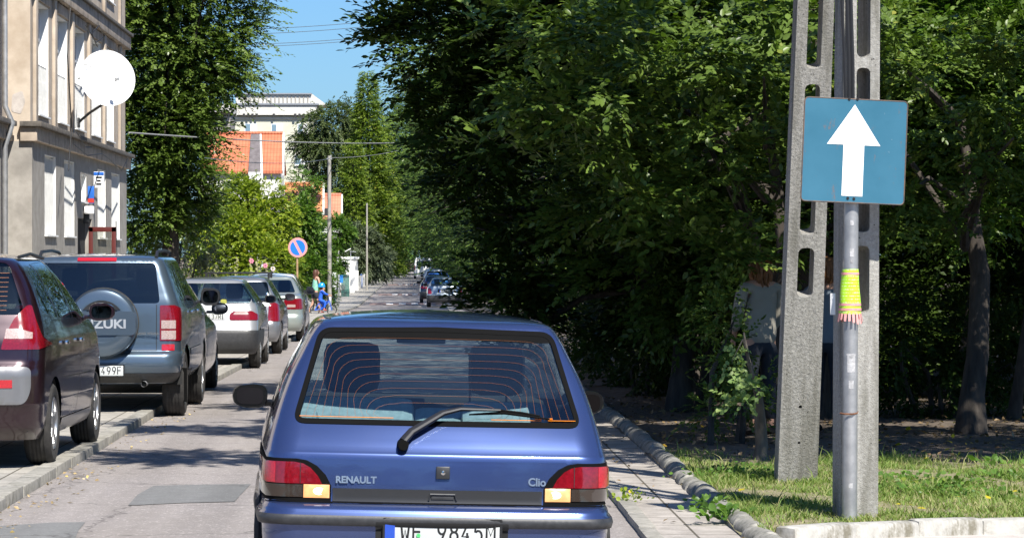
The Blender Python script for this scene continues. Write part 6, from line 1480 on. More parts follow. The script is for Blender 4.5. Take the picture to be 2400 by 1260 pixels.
mb.build('rusty_strap', M2('rust', (.10, .04, .02), (.22, .10, .05), 30, .9, .002), sign)
# paint flecks and remains of stickers on the post
mb = MB()
for (x, y, w_, h_) in ((1994, 522, .02, .03), (1993, 592, .025, .05), (1992, 612, .015, .02), (1990, 850, .05, .11), (1992, 830, .06, .012), (1996, 1136, .025, .03), (1986, 900, .03, .05)):
    p = at(x, y, 18.95) - pb; a0 = math.atan2(-1, (x - 1991) / 18.0 * .35)
    pts = []
    for k in range(5): a = -math.pi / 2 + (k - 2) / 4 * w_ / .046; pts.append((math.cos(a) * .0468, math.sin(a) * .0468))
    cxp = up.x * (p.z / up.z); V_ = [Vector((cxp + a, b, p.z + dz)) for dz in (-h_ / 2, h_ / 2) for a, b in pts]
    mb.add(V_, [(k, k + 1, k + 6, k + 5) for k in range(4)], True)
mb.build('sticker_remains', plain('pale_sticker', (.36, .36, .365), .8, var=.35, scale=50), sign)
# green handbill cone wrapped round the post
M_flyer, nt_, b_ = newmat('lime_poster'); tc = N(nt_, 'ShaderNodeTexCoord'); wv = N(nt_, 'ShaderNodeTexWave', bands_direction='Z'); wv.inputs['Scale'].default_value = 16; wv.inputs['Distortion'].default_value = .3; nt_.links.new(tc.outputs['Object'], wv.inputs['Vector'])
nn_ = noise(nt_, 120, 2); mlt = N(nt_, 'ShaderNodeMath', operation='MULTIPLY'); nt_.links.new(wv.outputs[0], mlt.inputs[0]); nt_.links.new(nn_.outputs[0], mlt.inputs[1])
r_ = ramp(nt_, mlt.outputs[0], [(.42, (.40, .72, .02)), (.55, (.66, .80, .42))]); nt_.links.new(r_.outputs[0], b_.inputs['Base Color']); b_.inputs['Roughness'].default_value = .6
pc = at(1992, 735, 18.95); fl_ = thing('handbill', 'lime green handbill wrapped round the sign post with a fringed pink edge', 'poster', pc)
Hh = zpx(630, 18.95) - zpx(735, 18.95); ru = Vector((up.x * Hh / up.z, 0, Hh)); mb = MB(); V = []
for j in range(9):
    f = j / 8; r = .066 - .018 * f
    for k in range(33): a = 2 * math.pi * k / 32; rr = r * (1 + .03 * math.sin(3 * a + j)); V.append(ru * f + Vector((rr * math.cos(a) * 1.03, rr * math.sin(a), 0)))
mb.add(V, [(j * 33 + k, j * 33 + k + 1, (j + 1) * 33 + k + 1, (j + 1) * 33 + k) for j in range(8) for k in range(32)], True); mb.build('paper', M_flyer, fl_)
M_pinkp = plain('faded_pink_paper', (.68, .30, .28), .8, var=.15, scale=50)
mb = MB(); rnd = random.Random(2)
for k in range(18):
    a = 2 * math.pi * k / 18; r = .068; l = rnd.uniform(.03, .06); p = Vector((r * math.cos(a), r * math.sin(a), .004)); q_ = Vector((r * 1.15 * math.cos(a), r * 1.15 * math.sin(a), -l)); t_ = Vector((-math.sin(a), math.cos(a), 0)) * .009
    mb.add([p - t_, p + t_, q_ + t_ * .8, q_ - t_ * .8], [(0, 1, 2, 3)])
mb.build('fringe', M_pinkp, fl_)
for z in (.90, .21, .10):
    mb = MB(); r = (.066 - .018 * z) * 1.045; V = []
    for k in range(33): a = 2 * math.pi * k / 32; V += [ru * z + Vector((r * math.cos(a) * 1.03, r * math.sin(a), -.008)), ru * z + Vector((r * math.cos(a) * 1.03, r * math.sin(a), .008))]
    mb.add(V, [(2 * k, 2 * k + 2, 2 * k + 3, 2 * k + 1) for k in range(32)], True); mb.build('pink_band', M_pinkp, fl_)
# cables running up the right pole
G = 'thick black cables running up the right concrete pole'
for i, (xa, xb) in enumerate(((1973, 1982), (1985, 1990), (1994, 1999))):
    p = at(xb, 245, 19.02); pts = [p + Vector((0, 0, -.6)), p, at((xa + xb) / 2 + 2, 150, 19.02), at(xa, 0, 19.02), at(xa, -300, 19.03), at(xa, -1800, 19.06)]
    wire('power_cable', pts, .0125 if i else .01, M_cable, 'thick black cable running up the right concrete pole above the blue sign', G)
# overhead wires
def W(nm, a, b, r, lb, g=None, sag=.3, mat=None): wire(nm, [at(*a), at(*b)], r, mat or M_cable, lb, g, sag=sag)
G = 'thin overhead wires crossing the sky'
M_wireb = plain('weathered_wire', (.10, .12, .14), .6)
for k, (a, b) in enumerate((((300, 68, 84), (930, 44, 92)), ((300, 80, 84), (930, 55, 92)), ((300, 104, 86), (930, 80, 94)), ((300, 109, 86), (930, 86, 94)))):
    W('overhead_wire', a, b, .009, ('upper wire of the upper pair crossing the sky', 'lower wire of the upper pair crossing the sky', 'upper wire of the lower pair crossing the sky', 'lower wire of the lower pair crossing the sky')[k], G, .14, M_wireb)
W('overhead_wire', (303, 311, 75), (960, 334, 140), .022, 'thick pale cable from the apartment house corner to the right-hand trees', None, .12, M_cableg)
W('overhead_wire', (772, 370, 120), (945, 350, 150), .012, 'thin wire from the top of the grey pole to the right', None, .1, M_cableg)
W('overhead_wire', (772, 372, 120), (480, 370, 75), .012, 'thin wire from the grey pole across the orange roof', None, .15, M_wireb)

# grey pole on the left pavement
p = at(772, 600, 122); b = Vector((p.x, 122, gz(122))); t_ = at(772, 365, 122)
r = thing('utility_pole', 'slender pale concrete pole beside the green hedge', 'pole', b); mb = MB(); mb.tube([(0, 0, -.1), (0, 0, t_.z - b.z)], [.09, .068], 12); M_dullp = M2('dull_pole_concrete', (.27, .255, .22), (.36, .34, .30), 4, .9, .004); mb.build('shaft', M_dullp, r); mb = MB(); mb.box((0, 0, t_.z - b.z - .12), (.2, .12, .06)); mb.lathe([(.001, 0), (.03, 0), (.03, .12), (.001, .14)], (.06, 0, t_.z - b.z - .1), 'z', 8); mb.build('insulator', M_galv, r)
p = at(860, 600, 215); b = Vector((p.x, 215, gz(215))); t_ = at(860, 476, 215); r = thing('utility_pole', 'thin far pole in front of the conifers', 'pole', b); mb = MB(); mb.tube([(0, 0, -.1), (0, 0, t_.z - b.z)], [.07, .055], 8); mb.build('shaft', M_dullp, r)
# no-parking sign
M_pinkrim = plain('faded_red_rim', (.80, .33, .32), .5, var=.04); M_brightb = plain('bright_blue_face', (.02, .19, .78), .45, var=.04); M_tan = M2('rusty_post', (.28, .17, .08), (.42, .30, .17), 8, .9, .002)
Yn = 99; c = at(698, 580, Yn); b = Vector((c.x - .02, Yn + .03, gz(Yn))); r = thing('road_sign', 'round blue no-parking sign with a faded red rim and slash', 'road sign', b)
mb = MB(); mb.tube([(0, 0, -.05), (0, 0, c.z - b.z)], .035, 10); mb.build('post', M_tan, r); O = Matrix.Translation(c - b + Vector((0, -.03, 0))) @ Matrix.Rotation(R(-10), 4, 'Z')
mb = MB(); mb.lathe([(.001, .005), (.305, .005), (.31, 0), (.305, -.006), (.001, -.006)], (0, 0, 0), 'y', 40); bd_ = mb.build('sign_board', M_pinkrim, r, O)
for sg in (1, -1):
    pts = []
    # segment of a disc cut along the slash that runs from upper left to lower right
    d0 = .045; Rr = .238; a0 = math.asin(d0 / Rr)
    for k in range(21): a = a0 + (math.pi - 2 * a0) * k / 20; pts.append((Rr * math.cos(a), sg * Rr * math.sin(a)))
    th = -math.radians(62); pts = [(x * math.cos(th) - y * math.sin(th), x * math.sin(th) + y * math.cos(th)) for x, y in pts]
    mb = MB(); mb.prism(pts, -.011, -.0065); mb.build('blue_field', M_brightb, bd_, O)

# ================================================================ white gate, fence and far left side
def P3(px, py, Y): return at(px, py, Y)
def vbox(name, label, cat, x0, x1, yt, Y, dep, mat, zb=None, group=None):
    a = at(x0, yt, Y); b = at(x1, yt, Y); g = gz(Y) if zb is None else zb; r = MB(); h = a.z - g
    r.box((0, dep / 2, h / 2 - .03), (b.x - a.x, dep, h + .06), None, .01)
    o = r.build(name, mat); o.location = ((a.x + b.x) / 2, Y, g); return tag(o, label, cat, group)
M_whited = M2('dirty_white_wall', (.62, .62, .60), (.74, .74, .72), 2, .9, .003, .3, c3=(.45, .45, .44), s3=1.5, t3=(.55, .8))
Y = 224; a = at(777, 606, Y); b = at(837, 606, Y); gh = thing('white_shed', 'small flat-roofed white building behind the white gate posts', 'shed', ((a.x + b.x) / 2, Y, gz(Y))); h = a.z - gz(Y)
MB().box((0, 1.5, h / 2), (b.x - a.x, 3, h)).build('wall', M_whited, gh); MB().box((0.03, 1.5, h + .06), (b.x - a.x + .16, 3.2, .16), None, .01).build('roof', M_whitew, gh)
G = 'white fence posts along the left pavement'
vbox('fence_post', 'broad white gate post nearest the woman', 'post', 779, 788, 638, 160, .25, M_whitew, group=G)
vbox('fence_post', 'slim grey gate post directly left of the green gate', 'post', 792, 796, 642, 164, .1, M_galv, group=G)
gx, gy = P3(809, 650, 184).x, 184
gt = thing('metal_gate', 'dark green sheet metal gate between white posts', 'gate', (gx, gy, gz(gy))); mb = MB()
for k in range(7): mb.box((-.20 + k * .068, 0, .68), (.06, .03, 1.3), None, .004)
mb.build('panel', plain('green_gate_paint', (.02, .13, .10), .5), gt); MB().box((0, -.03, 1.22), (.42, .03, .05)).build('rail', plain('green_rail', (.015, .09, .07), .5), gt)
tag(MB().box((P3(800, 0, 175).x, 175, gz(175) + 1.15), (.18, .05, .42), None, .01).build('letter_box', plain('blue_letterbox', (.03, .22, .6), .5)), 'bright blue letter box on the green gate', 'letter box')
vbox('gate_pillar', 'grey-white square pillar carrying the white lamp right of the gate', 'pillar', 820, 831, 616, 202, .28, M_whited)
vbox('fence_post', 'tall white post right of the grey-white pillar', 'post', 833, 840, 634, 216, .2, M_whitew, group=G)
lp_ = thing('pillar_lamp', 'white flat twin-panel lamp on a short mast above the gate pillar', 'lamp', P3(822, 616, 202.1)); mb = MB(); mb.tube([(0, 0, 0), (0, 0, .7)], .03, 8); mb.build('mast', M_whitew, lp_)
hd_ = (P3(822, 588, 202) - P3(822, 616, 202)).z; mb = MB(); mb.box((-.18, 0, hd_ + .06), (.42, .3, .05), (0, R(-28), 0), .01); mb.box((.14, 0, hd_ - .04), (.4, .3, .045), (0, R(6), 0), .01); mb.build('lamp_panel', M_whitew, lp_)
cols = [(845, 849, 642, 234, M_bluesign), (851, 854, 645, 243, M_pale), (856, 862, 634, 256, M_under), (864, 868, 640, 272, M_bluesign), (869, 873, 640, 283, M_pale), (876, 882, 632, 310, M_tan), (885, 889, 634, 340, M_whitew), (897, 903, 620, 392, M2('brick_post', (.22, .08, .05), (.32, .14, .09), 8, .9, .004))]
labs2 = ['blue post, first right of the white gate', 'pale post, second right of the white gate', 'dark post, third right of the white gate', 'blue post, fourth right of the white gate', 'pale slim post, fifth right of the white gate', 'tan post near the far end of the fence', 'white post near the far end of the fence', 'reddish brick post at the far end of the fence']
for (x0, x1, yt, Y, m_), lb in zip(cols, labs2): vbox('fence_post', lb, 'post', x0, x1, yt, Y, .2, m_, group='fence posts right of the gate')
fe_ = thing('picket_fence', 'low fence of grey pickets between the posts right of the gate', 'fence', (P3(842, 0, 225).x, 225, gz(225))); mb = MB(); rnd = random.Random(3)
xa = at(842, 600, 225).x; xb = at(895, 600, 385).x
for k in range(90):
    t = k / 89; Yp = 225 + t * 160; mb.box((xa + (xb - xa) * t - xa, Yp - 225, gz(Yp) - gz(225) + .5), (.05, .8, 1.0 + rnd.uniform(-.05, .05)))
mb.build('pickets', M_pale, fe_)
tag(vbox('low_wall', 'low white block at the foot of the hedge behind the bicycle', 'wall', 770, 776, 695, 121, .4, M_whitew), None)
tag(MB().box((at(945, 600, 436).x, 436, gz(436) + .9), (2.2, 2.4, 1.3), None, .25).build('red_cart', M_tan), 'small brownish vehicle far at the left end of the street', 'cart')

# ================================================================ people
def skin(name, nodes, edges, mat, parent, root=0, sub=2):
    me = bpy.data.meshes.new(name); me.from_pydata([n[0] for n in nodes], edges, []); o = bpy.data.objects.new(name, me); link(o, parent)
    sk = o.modifiers.new('skin', 'SKIN'); sk.use_smooth_shade = True
    for i, n in enumerate(nodes):
        r = n[1]; me.skin_vertices[0].data[i].radius = r if hasattr(r, '__len__') else (r, r); me.skin_vertices[0].data[i].use_root = (i == root)
    s = o.modifiers.new('sub', 'SUBSURF'); s.levels = sub; s.render_levels = sub; me.materials.append(mat); return o
M_skinp = plain('skin', (.50, .28, .19), .55); M_hair = plain('brown_hair', (.09, .035, .018), .6, var=.3, scale=40); M_blonde = plain('blonde_hair', (.20, .085, .028), .6, var=.3, scale=40)
def person(label, loc, rz, h, cloth, hairm, shirt, trousers, shoes, group=None, arms=None, legs=None, hairlen=.25, lean=0, bare_arms=True, skirt=False):
    """figure built facing +y, mirrored arms/legs given as joint lists in units of height"""
    r = thing('person', label, 'person', loc, rz, group); H = h
    J = lambda x, y, z: (x * H, y * H, z * H)
    A = arms or {1: [(.110, 0, .80), (.130, .02, .645), (.10, .10, .53)], -1: [(-.110, 0, .80), (-.130, .02, .645), (-.10, .11, .54)]}
    Lg = legs or {1: [(.055, 0, .50), (.06, .012, .28), (.06, -.01, .045), (.065, .07, .018)], -1: [(-.055, 0, .50), (-.06, .012, .28), (-.06, -.01, .045), (-.065, .07, .018)]}
    ly = lean
    nodes = [(J(0, 0, .52), (.085 * H, .06 * H)), (J(0, ly * .3, .62), (.075 * H, .055 * H)), (J(0, ly * .7, .74), (.09 * H, .06 * H)), (J(0, ly, .815), (.06 * H, .045 * H)), (J(0, ly + .005, .85), .030 * H), (J(0, ly + .012, .885), (.04 * H, .05 * H)), (J(0, ly + .012, .935), (.045 * H, .056 * H)), (J(0, ly + .008, .972), (.036 * H, .045 * H))]
    edges = [(i, i + 1) for i in range(7)]
    for s in (1, -1):
        b = len(nodes); a = A[s]; nodes += [(J(a[0][0], a[0][1] + ly, a[0][2]), .028 * H), (J(a[1][0], a[1][1] + ly, a[1][2]), .021 * H), (J(a[2][0], a[2][1] + ly, a[2][2]), .015 * H)]
        edges += [(3, b), (b, b + 1), (b + 1, b + 2)]
        w_ = Vector(J(a[2][0], a[2][1] + ly, a[2][2])); d = (w_ - Vector(J(a[1][0], a[1][1] + ly, a[1][2]))).normalized(); sd = d.cross(Vector((1, 0, 0))).normalized()
        pm = w_ + d * .045 * H; nodes.append((tuple(pm), (.010 * H, .020 * H))); edges.append((b + 2, b + 3))
        for k in range(4):
            off = sd * (k - 1.5) * .0115 * H; L_ = (.038, .044, .042, .033)[k] * H; f0 = pm + off + d * .012 * H; f1 = f0 + d * L_ * .5; f2 = f1 + (d * .8 + Vector((-s * .35, 0, 0))) * L_ * .5
            m = len(nodes); nodes += [(tuple(f0), .0052 * H), (tuple(f1), .0046 * H), (tuple(f2), .0038 * H)]; edges += [(b + 3, m), (m, m + 1), (m + 1, m + 2)]
        t0 = w_ + d * .02 * H + sd * .02 * H; t1 = t0 + (d + sd * .5) * .026 * H; m = len(nodes); nodes += [(tuple(t0), .006 * H), (tuple(t1), .0045 * H)]; edges += [(b + 2, m), (m, m + 1)]
    for s in (1, -1):
        b = len(nodes); l = Lg[s]; nodes += [(J(*l[0]), .048 * H), (J(*l[1]), .031 * H), (J(*l[2]), .019 * H), (J(*l[3]), (.022 * H, .012 * H))]
        edges += [(0, b), (b, b + 1), (b + 1, b + 2), (b + 2, b + 3)]
    skin('body', nodes, edges, M_skinp, r)
    sn = [(J(0, 0, .465), (.112 * H, .090 * H)), (J(0, ly * .3, .60), (.095 * H, .070 * H)), (J(0, ly * .7, .72), (.102 * H, .072 * H)), (J(0, ly, .80), (.080 * H, .058 * H)), (J(0, ly, .828), (.045 * H, .04 * H))]; se = [(i, i + 1) for i in range(4)]
    if not bare_arms:
        for s in (1, -1):
            b = len(sn); a = A[s]; sn += [(J(a[0][0], a[0][1] + ly, a[0][2]), .040 * H), (J(a[1][0], a[1][1] + ly, a[1][2]), .033 * H), (J(*[a[1][i] * .25 + a[2][i] * .75 + (ly if i == 1 else 0) * 1 for i in range(3)]), .027 * H)]; se += [(3, b), (b, b + 1), (b + 1, b + 2)]
    skin('shirt', sn, se, shirt, r)
    tn = [(J(0, 0, .53), (.100 * H, .075 * H)), (J(0, 0, .49), (.098 * H, .078 * H))]; te = [(0, 1)]
    for s in (1, -1):
        b = len(tn); l = Lg[s]; e = l[1] if skirt else tuple(l[1][i] * .15 + l[2][i] * .85 for i in range(3))
        tn += [(J(*l[0]), .064 * H)] + ([(J(*[l[0][i] * .3 + l[1][i] * .7 for i in range(3)]), .058 * H)] if skirt else [(J(*l[1]), .042 * H), (J(*e), .032 * H)]); te += [(1, b)] + [(i, i + 1) for i in range(b, len(tn) - 1)]
    skin('trousers' if not skirt else 'shorts', tn, te, trousers, r)
    for s in (1, -1):
        l = Lg[s]; a = Vector(J(*l[2])); b_ = Vector(J(*l[3])); MB().tube([a + (a - b_) * .35 + Vector((0, 0, -.018 * H)), a + Vector((0, 0, -.012 * H)), b_ + Vector((0, 0, .002)), b_ + (b_ - a) * .15], [.022 * H, .027 * H, .026 * H, .012 * H], 10, True, .8).build('shoe', shoes, r)
    # hair: overlapping locks from the crown down
    mb = MB(); rnd = random.Random(int(H * 100)); hc = Vector(J(0, ly + .004, .935)); top = hc + Vector((0, -.004 * H, .052 * H))
    for k in range(90):
        a_ = rnd.uniform(0, 2 * math.pi); front = math.sin(a_) > .35
        ln = (hairlen if not front else .012) * rnd.uniform(.75, 1.1); d_ = Vector((math.cos(a_), math.sin(a_), 0)); rx_, ry_ = .050 * H, .058 * H
        side_ = Vector((d_.x * rx_, d_.y * ry_ - .004 * H, 0)); pts = [top + side_ * .12, top + side_ * .62 + Vector((0, 0, -.006 * H)), hc + side_ * 1.02 + Vector((0, 0, .018 * H))]
        if not front: pts += [hc + side_ * rnd.uniform(1.0, 1.18) + Vector((0, 0, -.03 * H)), hc + side_ * rnd.uniform(.75, 1.2) + Vector((rnd.uniform(-.006, .006) * H, 0, -(.03 + ln * .5) * H)), hc + side_ * rnd.uniform(.6, 1.1) + Vector((rnd.uniform(-.01, .01) * H, rnd.uniform(-.008, .004) * H, -(.03 + ln) * H))]
        mb.tube(pts, [.006 * H] + [.0085 * H] * (len(pts) - 2) + [.002 * H], 5)
    mb.build('hair', hairm, r)
    # face
    fc = MB(); fy = ly + .012 + .052
    fc.tube([J(0, fy, .935), J(0, fy + .012, .918), J(0, fy + .004, .912)], [.004 * H, .008 * H, .005 * H], 6)
    fc.build('nose', M_skinp, r); ey = MB()
    for s in (1, -1): ey.box(J(s * .018, fy - .002, .937), (.014 * H, .006 * H, .006 * H), None, .001)
    ey.box(J(0, fy - .003, .898), (.025 * H, .006 * H, .004 * H), None, .001); ey.build('eyes_and_mouth', M_under, r)
    return r
M_mint = plain('mint_green_top', (.25, .55, .40), .9, var=.3, scale=14); M_dkcloth = plain('dark_cloth', (.025, .028, .035), .9); M_cream2 = plain('cream_cloth', (.30, .28, .23), .9); M_gbcloth = plain('grey_blue_cloth', (.16, .20, .24), .9); M_jean = plain('dark_jeans', (.02, .025, .035), .9)
M_bluecloth = plain('bright_blue_cloth', (.015, .11, .60), .8); M_helm = plain('sky_blue_helmet', (.02, .30, .75), .25, coat=1)
Yw = 114; b = at(738, 600, Yw); person('woman with long brown hair in a mint green top leading a child in blue', (b.x, Yw, gz(Yw)), R(-65), 1.64, None, M_hair, M_mint, M_dkcloth, M_under, lean=.03, skirt=True,
    arms={1: [(.115, 0, .80), (.15, .03, .64), (.14, .12, .52)], -1: [(-.115, 0, .80), (-.15, .06, .66), (-.10, .16, .60)]}, legs={1: [(.055, 0, .50), (.06, .06, .28), (.06, .08, .045), (.06, .155, .018)], -1: [(-.055, 0, .50), (-.06, -.02, .28), (-.06, -.12, .06), (-.065, -.05, .02)]}, hairlen=.20)
Yk = 113; k_ = at(752, 600, Yk)
def child():
    hgt = 1.05; z0 = .02
    r = person('small child in bright blue clothes and sky-blue helmet seated on a bicycle', (k_.x - .03, Yk, gz(Yk) + z0), R(-75), hgt, None, M_hair, M_bluecloth, M_bluecloth, M_redp, lean=.05, bare_arms=False,
        arms={1: [(.11, 0, .80), (.13, .12, .70), (.12, .25, .66)], -1: [(-.11, 0, .80), (-.13, .12, .70), (-.12, .25, .66)]}, legs={1: [(.055, 0, .50), (.08, .17, .42), (.08, .12, .18), (.08, .19, .15)], -1: [(-.055, 0, .50), (-.08, .14, .34), (-.08, .08, .10), (-.08, .15, .07)]}, hairlen=.05)
    mb = MB(); mb.lathe([(.001, .155), (.06, .145), (.11, .10), (.13, .03), (.132, -.01), (.118, -.012), (.001, .05)], (0, .055 * hgt, .945 * hgt), 'z', 20); mb.build('helmet', M_helm, r)
child()
bk = thing('bicycle', 'small blue child bicycle under the child in blue', 'bicycle', (k_.x - .02, Yk, gz(Yk)), R(-75))
for y in (-.20, .42):
    wl = MB().tube([(0, y + .17 * math.cos(a), .18 + .17 * math.sin(a)) for a in np.linspace(0, 2 * math.pi, 29)], .016, 6, False).build('wheel', M_tyre, bk); mb = MB()
    for a in np.linspace(0, math.pi, 7)[:-1]: mb.tube([(0, y + .16 * math.cos(a), .18 + .16 * math.sin(a)), (0, y - .16 * math.cos(a), .18 - .16 * math.sin(a))], .0025, 4)
    mb.build('spokes', M_chrome, wl)
mb = MB()
for a, b in (((0, -.2, .18), (0, .05, .22)), ((0, .05, .22), (0, -.06, .46)), ((0, .05, .22), (0, .33, .50)), ((0, -.05, .42), (0, .33, .50)), ((0, -.2, .18), (0, -.05, .42)), ((0, .42, .18), (0, .30, .60))): mb.tube([a, b], .016, 8)
mb.build('frame', M_bluecloth, bk); mb = MB(); mb.tube([(-.22, .22, .66), (-.12, .30, .62), (.12, .30, .62), (.22, .22, .66)], .012, 8); mb.build('handlebar', M_plastic, bk); MB().box((0, -.06, .49), (.12, .2, .05), None, .02).build('saddle', M_under, bk)
b = at(1782, 600, 28.2); person('person with blonde hair and cream shirt standing in tree shade left of the leaning pole', (b.x, 28.2, gz(28) + .06), R(25), 1.66, None, M_blonde, M_cream2, M_jean, M_under, bare_arms=False, hairlen=.10)
b = at(1938, 600, 28.8); person('person in a grey-blue shirt mostly hidden between the two concrete poles', (b.x, 28.8, gz(28) + .06), R(-20), 1.62, None, M_blonde, M_gbcloth, M_jean, M_under, bare_arms=False, hairlen=.07)
# sapling in front of the blonde person
Ys_ = 24.4; bs_ = at(1784, 1085, Ys_); bs_.z = .08; r = thing('sapling', 'young tree with a thick short stem and pale leaves left of the leaning pole', 'tree', bs_)
pt = [(0, 0, 0), (.0, 0, .25), (-.02, 0, .5), (-.09, .03, .75), (-.13, .06, 1.0)]; trunk(r, pt, [.056, .046, .030, .016, .006], M_bark, [([Vector((-.05, 0, .6)), Vector((-.15, -.08, .95)), Vector((-.24, -.12, .78))], .014, .004)], 12)
rng = np.random.RandomState(9); tw_ = []
for (px, py, n_) in ((1738, 872, 6), (1752, 905, 6), (1722, 930, 5), (1768, 930, 4), (1735, 840, 4), (1705, 850, 2), (1760, 880, 3)): tw_ += [at(px + rng.normal(0, 9), py + rng.normal(0, 9), Ys_ - .15 + rng.normal(0, .08)) - bs_ for _ in range(n_)]
O_ = np.array([t.to_tuple() for t in tw_]); A_ = rng.normal(0, .7, O_.shape) + [-.35, -.2, -.1]; pos, dr, nn2, sz, tw2 = spray_leaves(rng, O_, A_, 9, .17, .045, .3, jit=.4); nn2[:, 1] -= 1.3
V, Fq = leaves(pos, dr, nn2, sz, 6, 1.35); mesh_np('crown', V, Fq, leafmat('sapling_leaf', (.13, .22, .06), (.28, .36, .12), trans=.3), r, attr=np.repeat(rng.rand(len(pos)), 6))
# two extra stems seen under the canopy
for i, (px, py, Y, rr_, lb) in enumerate(((1640, 950, 33.5, .06, 'bare dark stem in the thicket behind the blue car, left of the persons'), (2240, 975, 33, .07, 'leaning dark stem between the two thick trunks on the right'), (2375, 985, 31, .06, 'thin leaning stem at the right edge of the picture'))):
    p = at(px, py, Y); p.z = gz(Y) + .03; o = trunk(None, [p, p + Vector((.25, .1, 1.6)), p + Vector((.35, .2, 3.6))], [rr_, rr_ * .8, rr_ * .4], M_barkd, name='tree_stem'); tag(o, lb, 'tree stem')
# yellow spray high in the trees
r = thing('yellow_spray', 'spray of bright yellow leaves high in the trees above the blue car', 'leaf spray', at(1305, 90, 28.2)); rng = np.random.RandomState(3); O_ = rng.normal(0, 1, (9, 3)) * [.025, .03, .06] + [0, 0, -.02]; pos, dr, nn2, sz, tw2 = spray_leaves(rng, O_, rng.normal(0, .5, (9, 3)) + [.1, -.3, -.2], 7, .10, .055, .3); nn2[:, 1] -= 1.5
V, Fq = leaves(pos, dr, nn2, sz, 6, 1.2); mesh_np('leaves', V, Fq, L_yel, r, attr=np.repeat(rng.rand(len(pos)), 6)); MB().tube([(0, 0, -.18), (.02, 0, 0), (0, .05, .2)], .006, 5).build('twig', M_barkd, r)

# ================================================================ grass, weeds and litter
def grass():
    rng = np.random.RandomState(12); n = 150000
    x = rng.uniform(2.0, 6.6, n); y = rng.uniform(17.9, 26.6, n)
    f = np.sin(x * 3.1 + 1) * np.sin(y * 2.3) + .6 * np.sin(x * 7.7 + y * 5.1) + .4 * np.sin(x * 15 - y * 11)
    keep = (y > np.interp(x, [1.9, 2.0, 2.3, 2.65, 3.1, 3.7, 5, 8], [17.75, 18.0, 18.3, 18.50, 18.66, 18.80, 18.95, 19.1]) + .07) & (rng.rand(n) < np.clip(.62 + .38 * f, .06, 1) * np.clip((25.3 + .5 * np.sin(x * 4) - y) / 1.5, 0.0, 1))
    x, y, f = x[keep], y[keep], f[keep]; n = len(x); h = rng.uniform(.018, .05, n) * (1 + .5 * (f > .5)) * (1 + 1.4 * (rng.rand(n) < .02)); a = rng.rand(n) * 6.283; lean = rng.uniform(.2, 1.3, n) * h
    z = np.full(n, .075); w_ = rng.uniform(.0022, .005, n); b = rng.rand(n) * 6.283; wx, wy = np.cos(b) * w_, np.sin(b) * w_
    P0 = np.stack([x - wx, y - wy, z], 1); P1 = np.stack([x + wx, y + wy, z], 1); m_ = np.stack([x + np.cos(a) * lean * .4, y + np.sin(a) * lean * .4, z + h * .65], 1); dw = np.stack([wx, wy, 0 * wx], 1) * .8
    P2 = m_ + dw; P3_ = m_ - dw; P4 = np.stack([x + np.cos(a) * lean, y + np.sin(a) * lean, z + h], 1)
    V = np.stack([P0, P1, P2, P3_, P4], 1).reshape(-1, 3); base = (np.arange(n) * 5)[:, None]
    Fq = np.concatenate([base + [[0, 1, 2]], base + [[0, 2, 3]], base + [[3, 2, 4]]]); tn = np.clip(rng.rand(n) * .55 + .22 - .12 * f + .3 * (rng.rand(n) < .2), 0, 1)
    m = leafmat('grass_blade', (.09, .16, .03), (.20, .27, .06), None, .6, .3); r = m.node_tree.nodes['Color Ramp'] if 'Color Ramp' in m.node_tree.nodes else None
    for nd in m.node_tree.nodes:
        if nd.type == 'VALTORGB': e = nd.color_ramp.elements; e[0].color = (.075, .15, .025, 1); e[1].position = .55; e[1].color = (.20, .28, .06, 1); k = e.new(.85); k.color = (.36, .33, .16, 1)
    tag(mesh_np('grass', V, Fq, m, attr=np.repeat(tn, 5)), kind='stuff')
grass()
def scatter(name, n, box, size, mat, seed, flat=1.0, z=.1, label=None, up=.0, wid=1.0, det=4):
    rng = np.random.RandomState(seed); x = rng.uniform(box[0], box[1], n); y = rng.uniform(box[2], box[3], n); zz = gza(y) + z + rng.rand(n) * up
    V, Fq = leaves(np.stack([x, y, zz], 1), rng.normal(0, 1, (n, 3)) * [1, 1, .25 + up * 8], rng.normal(0, .35 / flat, (n, 3)) + [0, 0, 1], size * rng.uniform(.6, 1.3, n), det, wid)
    return tag(mesh_np(name, V, Fq, mat, attr=np.repeat(rng.rand(n), 6 if det == 6 else 4)), kind='stuff')
L_litter = leafmat('dead_leaves', (.10, .065, .035), (.26, .18, .09), (.60, .36, .04), trans=.1)
scatter('leaf_litter', 5200, (1.95, 10, 23.5, 36), .055, L_litter, 5, z=.072); scatter('fallen_leaves', 70, (1.95, 8, 19, 30), .05, L_yel, 6, z=.115, wid=1.5); scatter('gutter_leaves', 260, (-2.72, -2.35, 14, 34), .035, leafmat('gutter_litter', (.26, .18, .09), (.42, .32, .16), (.6, .45, .15), trans=.1), 7, z=.008)
scatter('pavement_leaves', 60, (1.46, 1.9, 14, 32), .04, L_litter, 8, z=.04)
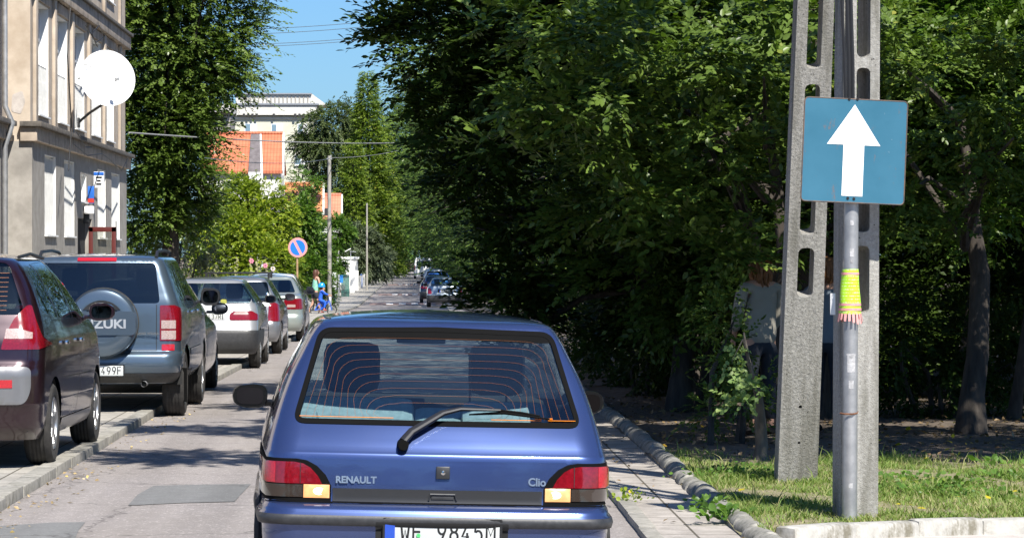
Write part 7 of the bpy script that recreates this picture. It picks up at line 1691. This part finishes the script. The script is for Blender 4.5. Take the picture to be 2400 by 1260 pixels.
# weeds: individual clumps
def weed(px, py, Y, n, s, mat, label, seed, z=None, spread=.07, h=.09, grp='weeds growing round the verge'):
    p = at(px, py, Y); p.z = .085 if z is None else z; rng = np.random.RandomState(seed); O = np.stack([rng.normal(0, spread, n), rng.normal(0, spread, n), rng.uniform(.0, h, n)], 1); d = np.stack([O[:, 0] * 6 + rng.normal(0, .5, n), O[:, 1] * 6 + rng.normal(0, .5, n), rng.uniform(.1, 1, n)], 1)
    V, Fq = leaves(O, d, rng.normal(0, .6, (n, 3)) + [0, -.4, 1], s * rng.uniform(.6, 1.3, n), 6, 1.5); o = mesh_np('weed', V, Fq, mat, attr=np.repeat(rng.rand(n), 6)); o.location = p; tag(o, label, 'weed', grp); return o
wd = [(1655, 1178, 20.3, 60, .05, L_bright, 'bright green weed clump on the border stones, upper of two', .03), (1693, 1206, 19.3, 70, .055, L_bright, 'bright green weed clump on the border stones, lower of two', .04), (1480, 1178, 21.0, 60, .03, L_gold, 'flat weed tuft in the narrow pavement beside the blue car', .03), (1690, 1112, 22.6, 60, .05, L_bright, 'leafy weeds at the shaded edge left of the leaning pole', .085), (1745, 1098, 23.1, 60, .05, L_bright, 'leafy weeds at the foot of the sapling', .085),
      (2325, 1085, 23.6, 14, .10, L_bright, 'broad-leaved weed at the edge of the shade on the right', .085), (2110, 1128, 22.2, 60, .06, L_bright, 'leafy weed patch right of the blue sign post', .085), (2230, 1140, 21.6, 80, .06, L_mid, 'leafy weed patch in the middle of the sunlit grass on the right', .085), (2370, 1122, 22.2, 60, .06, L_bright, 'leafy weed patch in the grass at the right edge', .085), (2180, 1165, 20.9, 70, .05, L_bright, 'lower leafy weed patch right of the blue sign post', .085), (2320, 1170, 20.6, 60, .05, L_bright, 'lower leafy weed patch near the right edge', .085)]
for i, (px, py, Y, n_, s_, m_, lb, z_) in enumerate(wd): weed(px, py, Y, n_ if i < 3 else int(n_ * 1.7), s_ if i < 3 else s_ * .6, m_, lb, 300 + i, z_, spread=.06 if i < 3 else .16, h=.09 if i < 3 else .06)
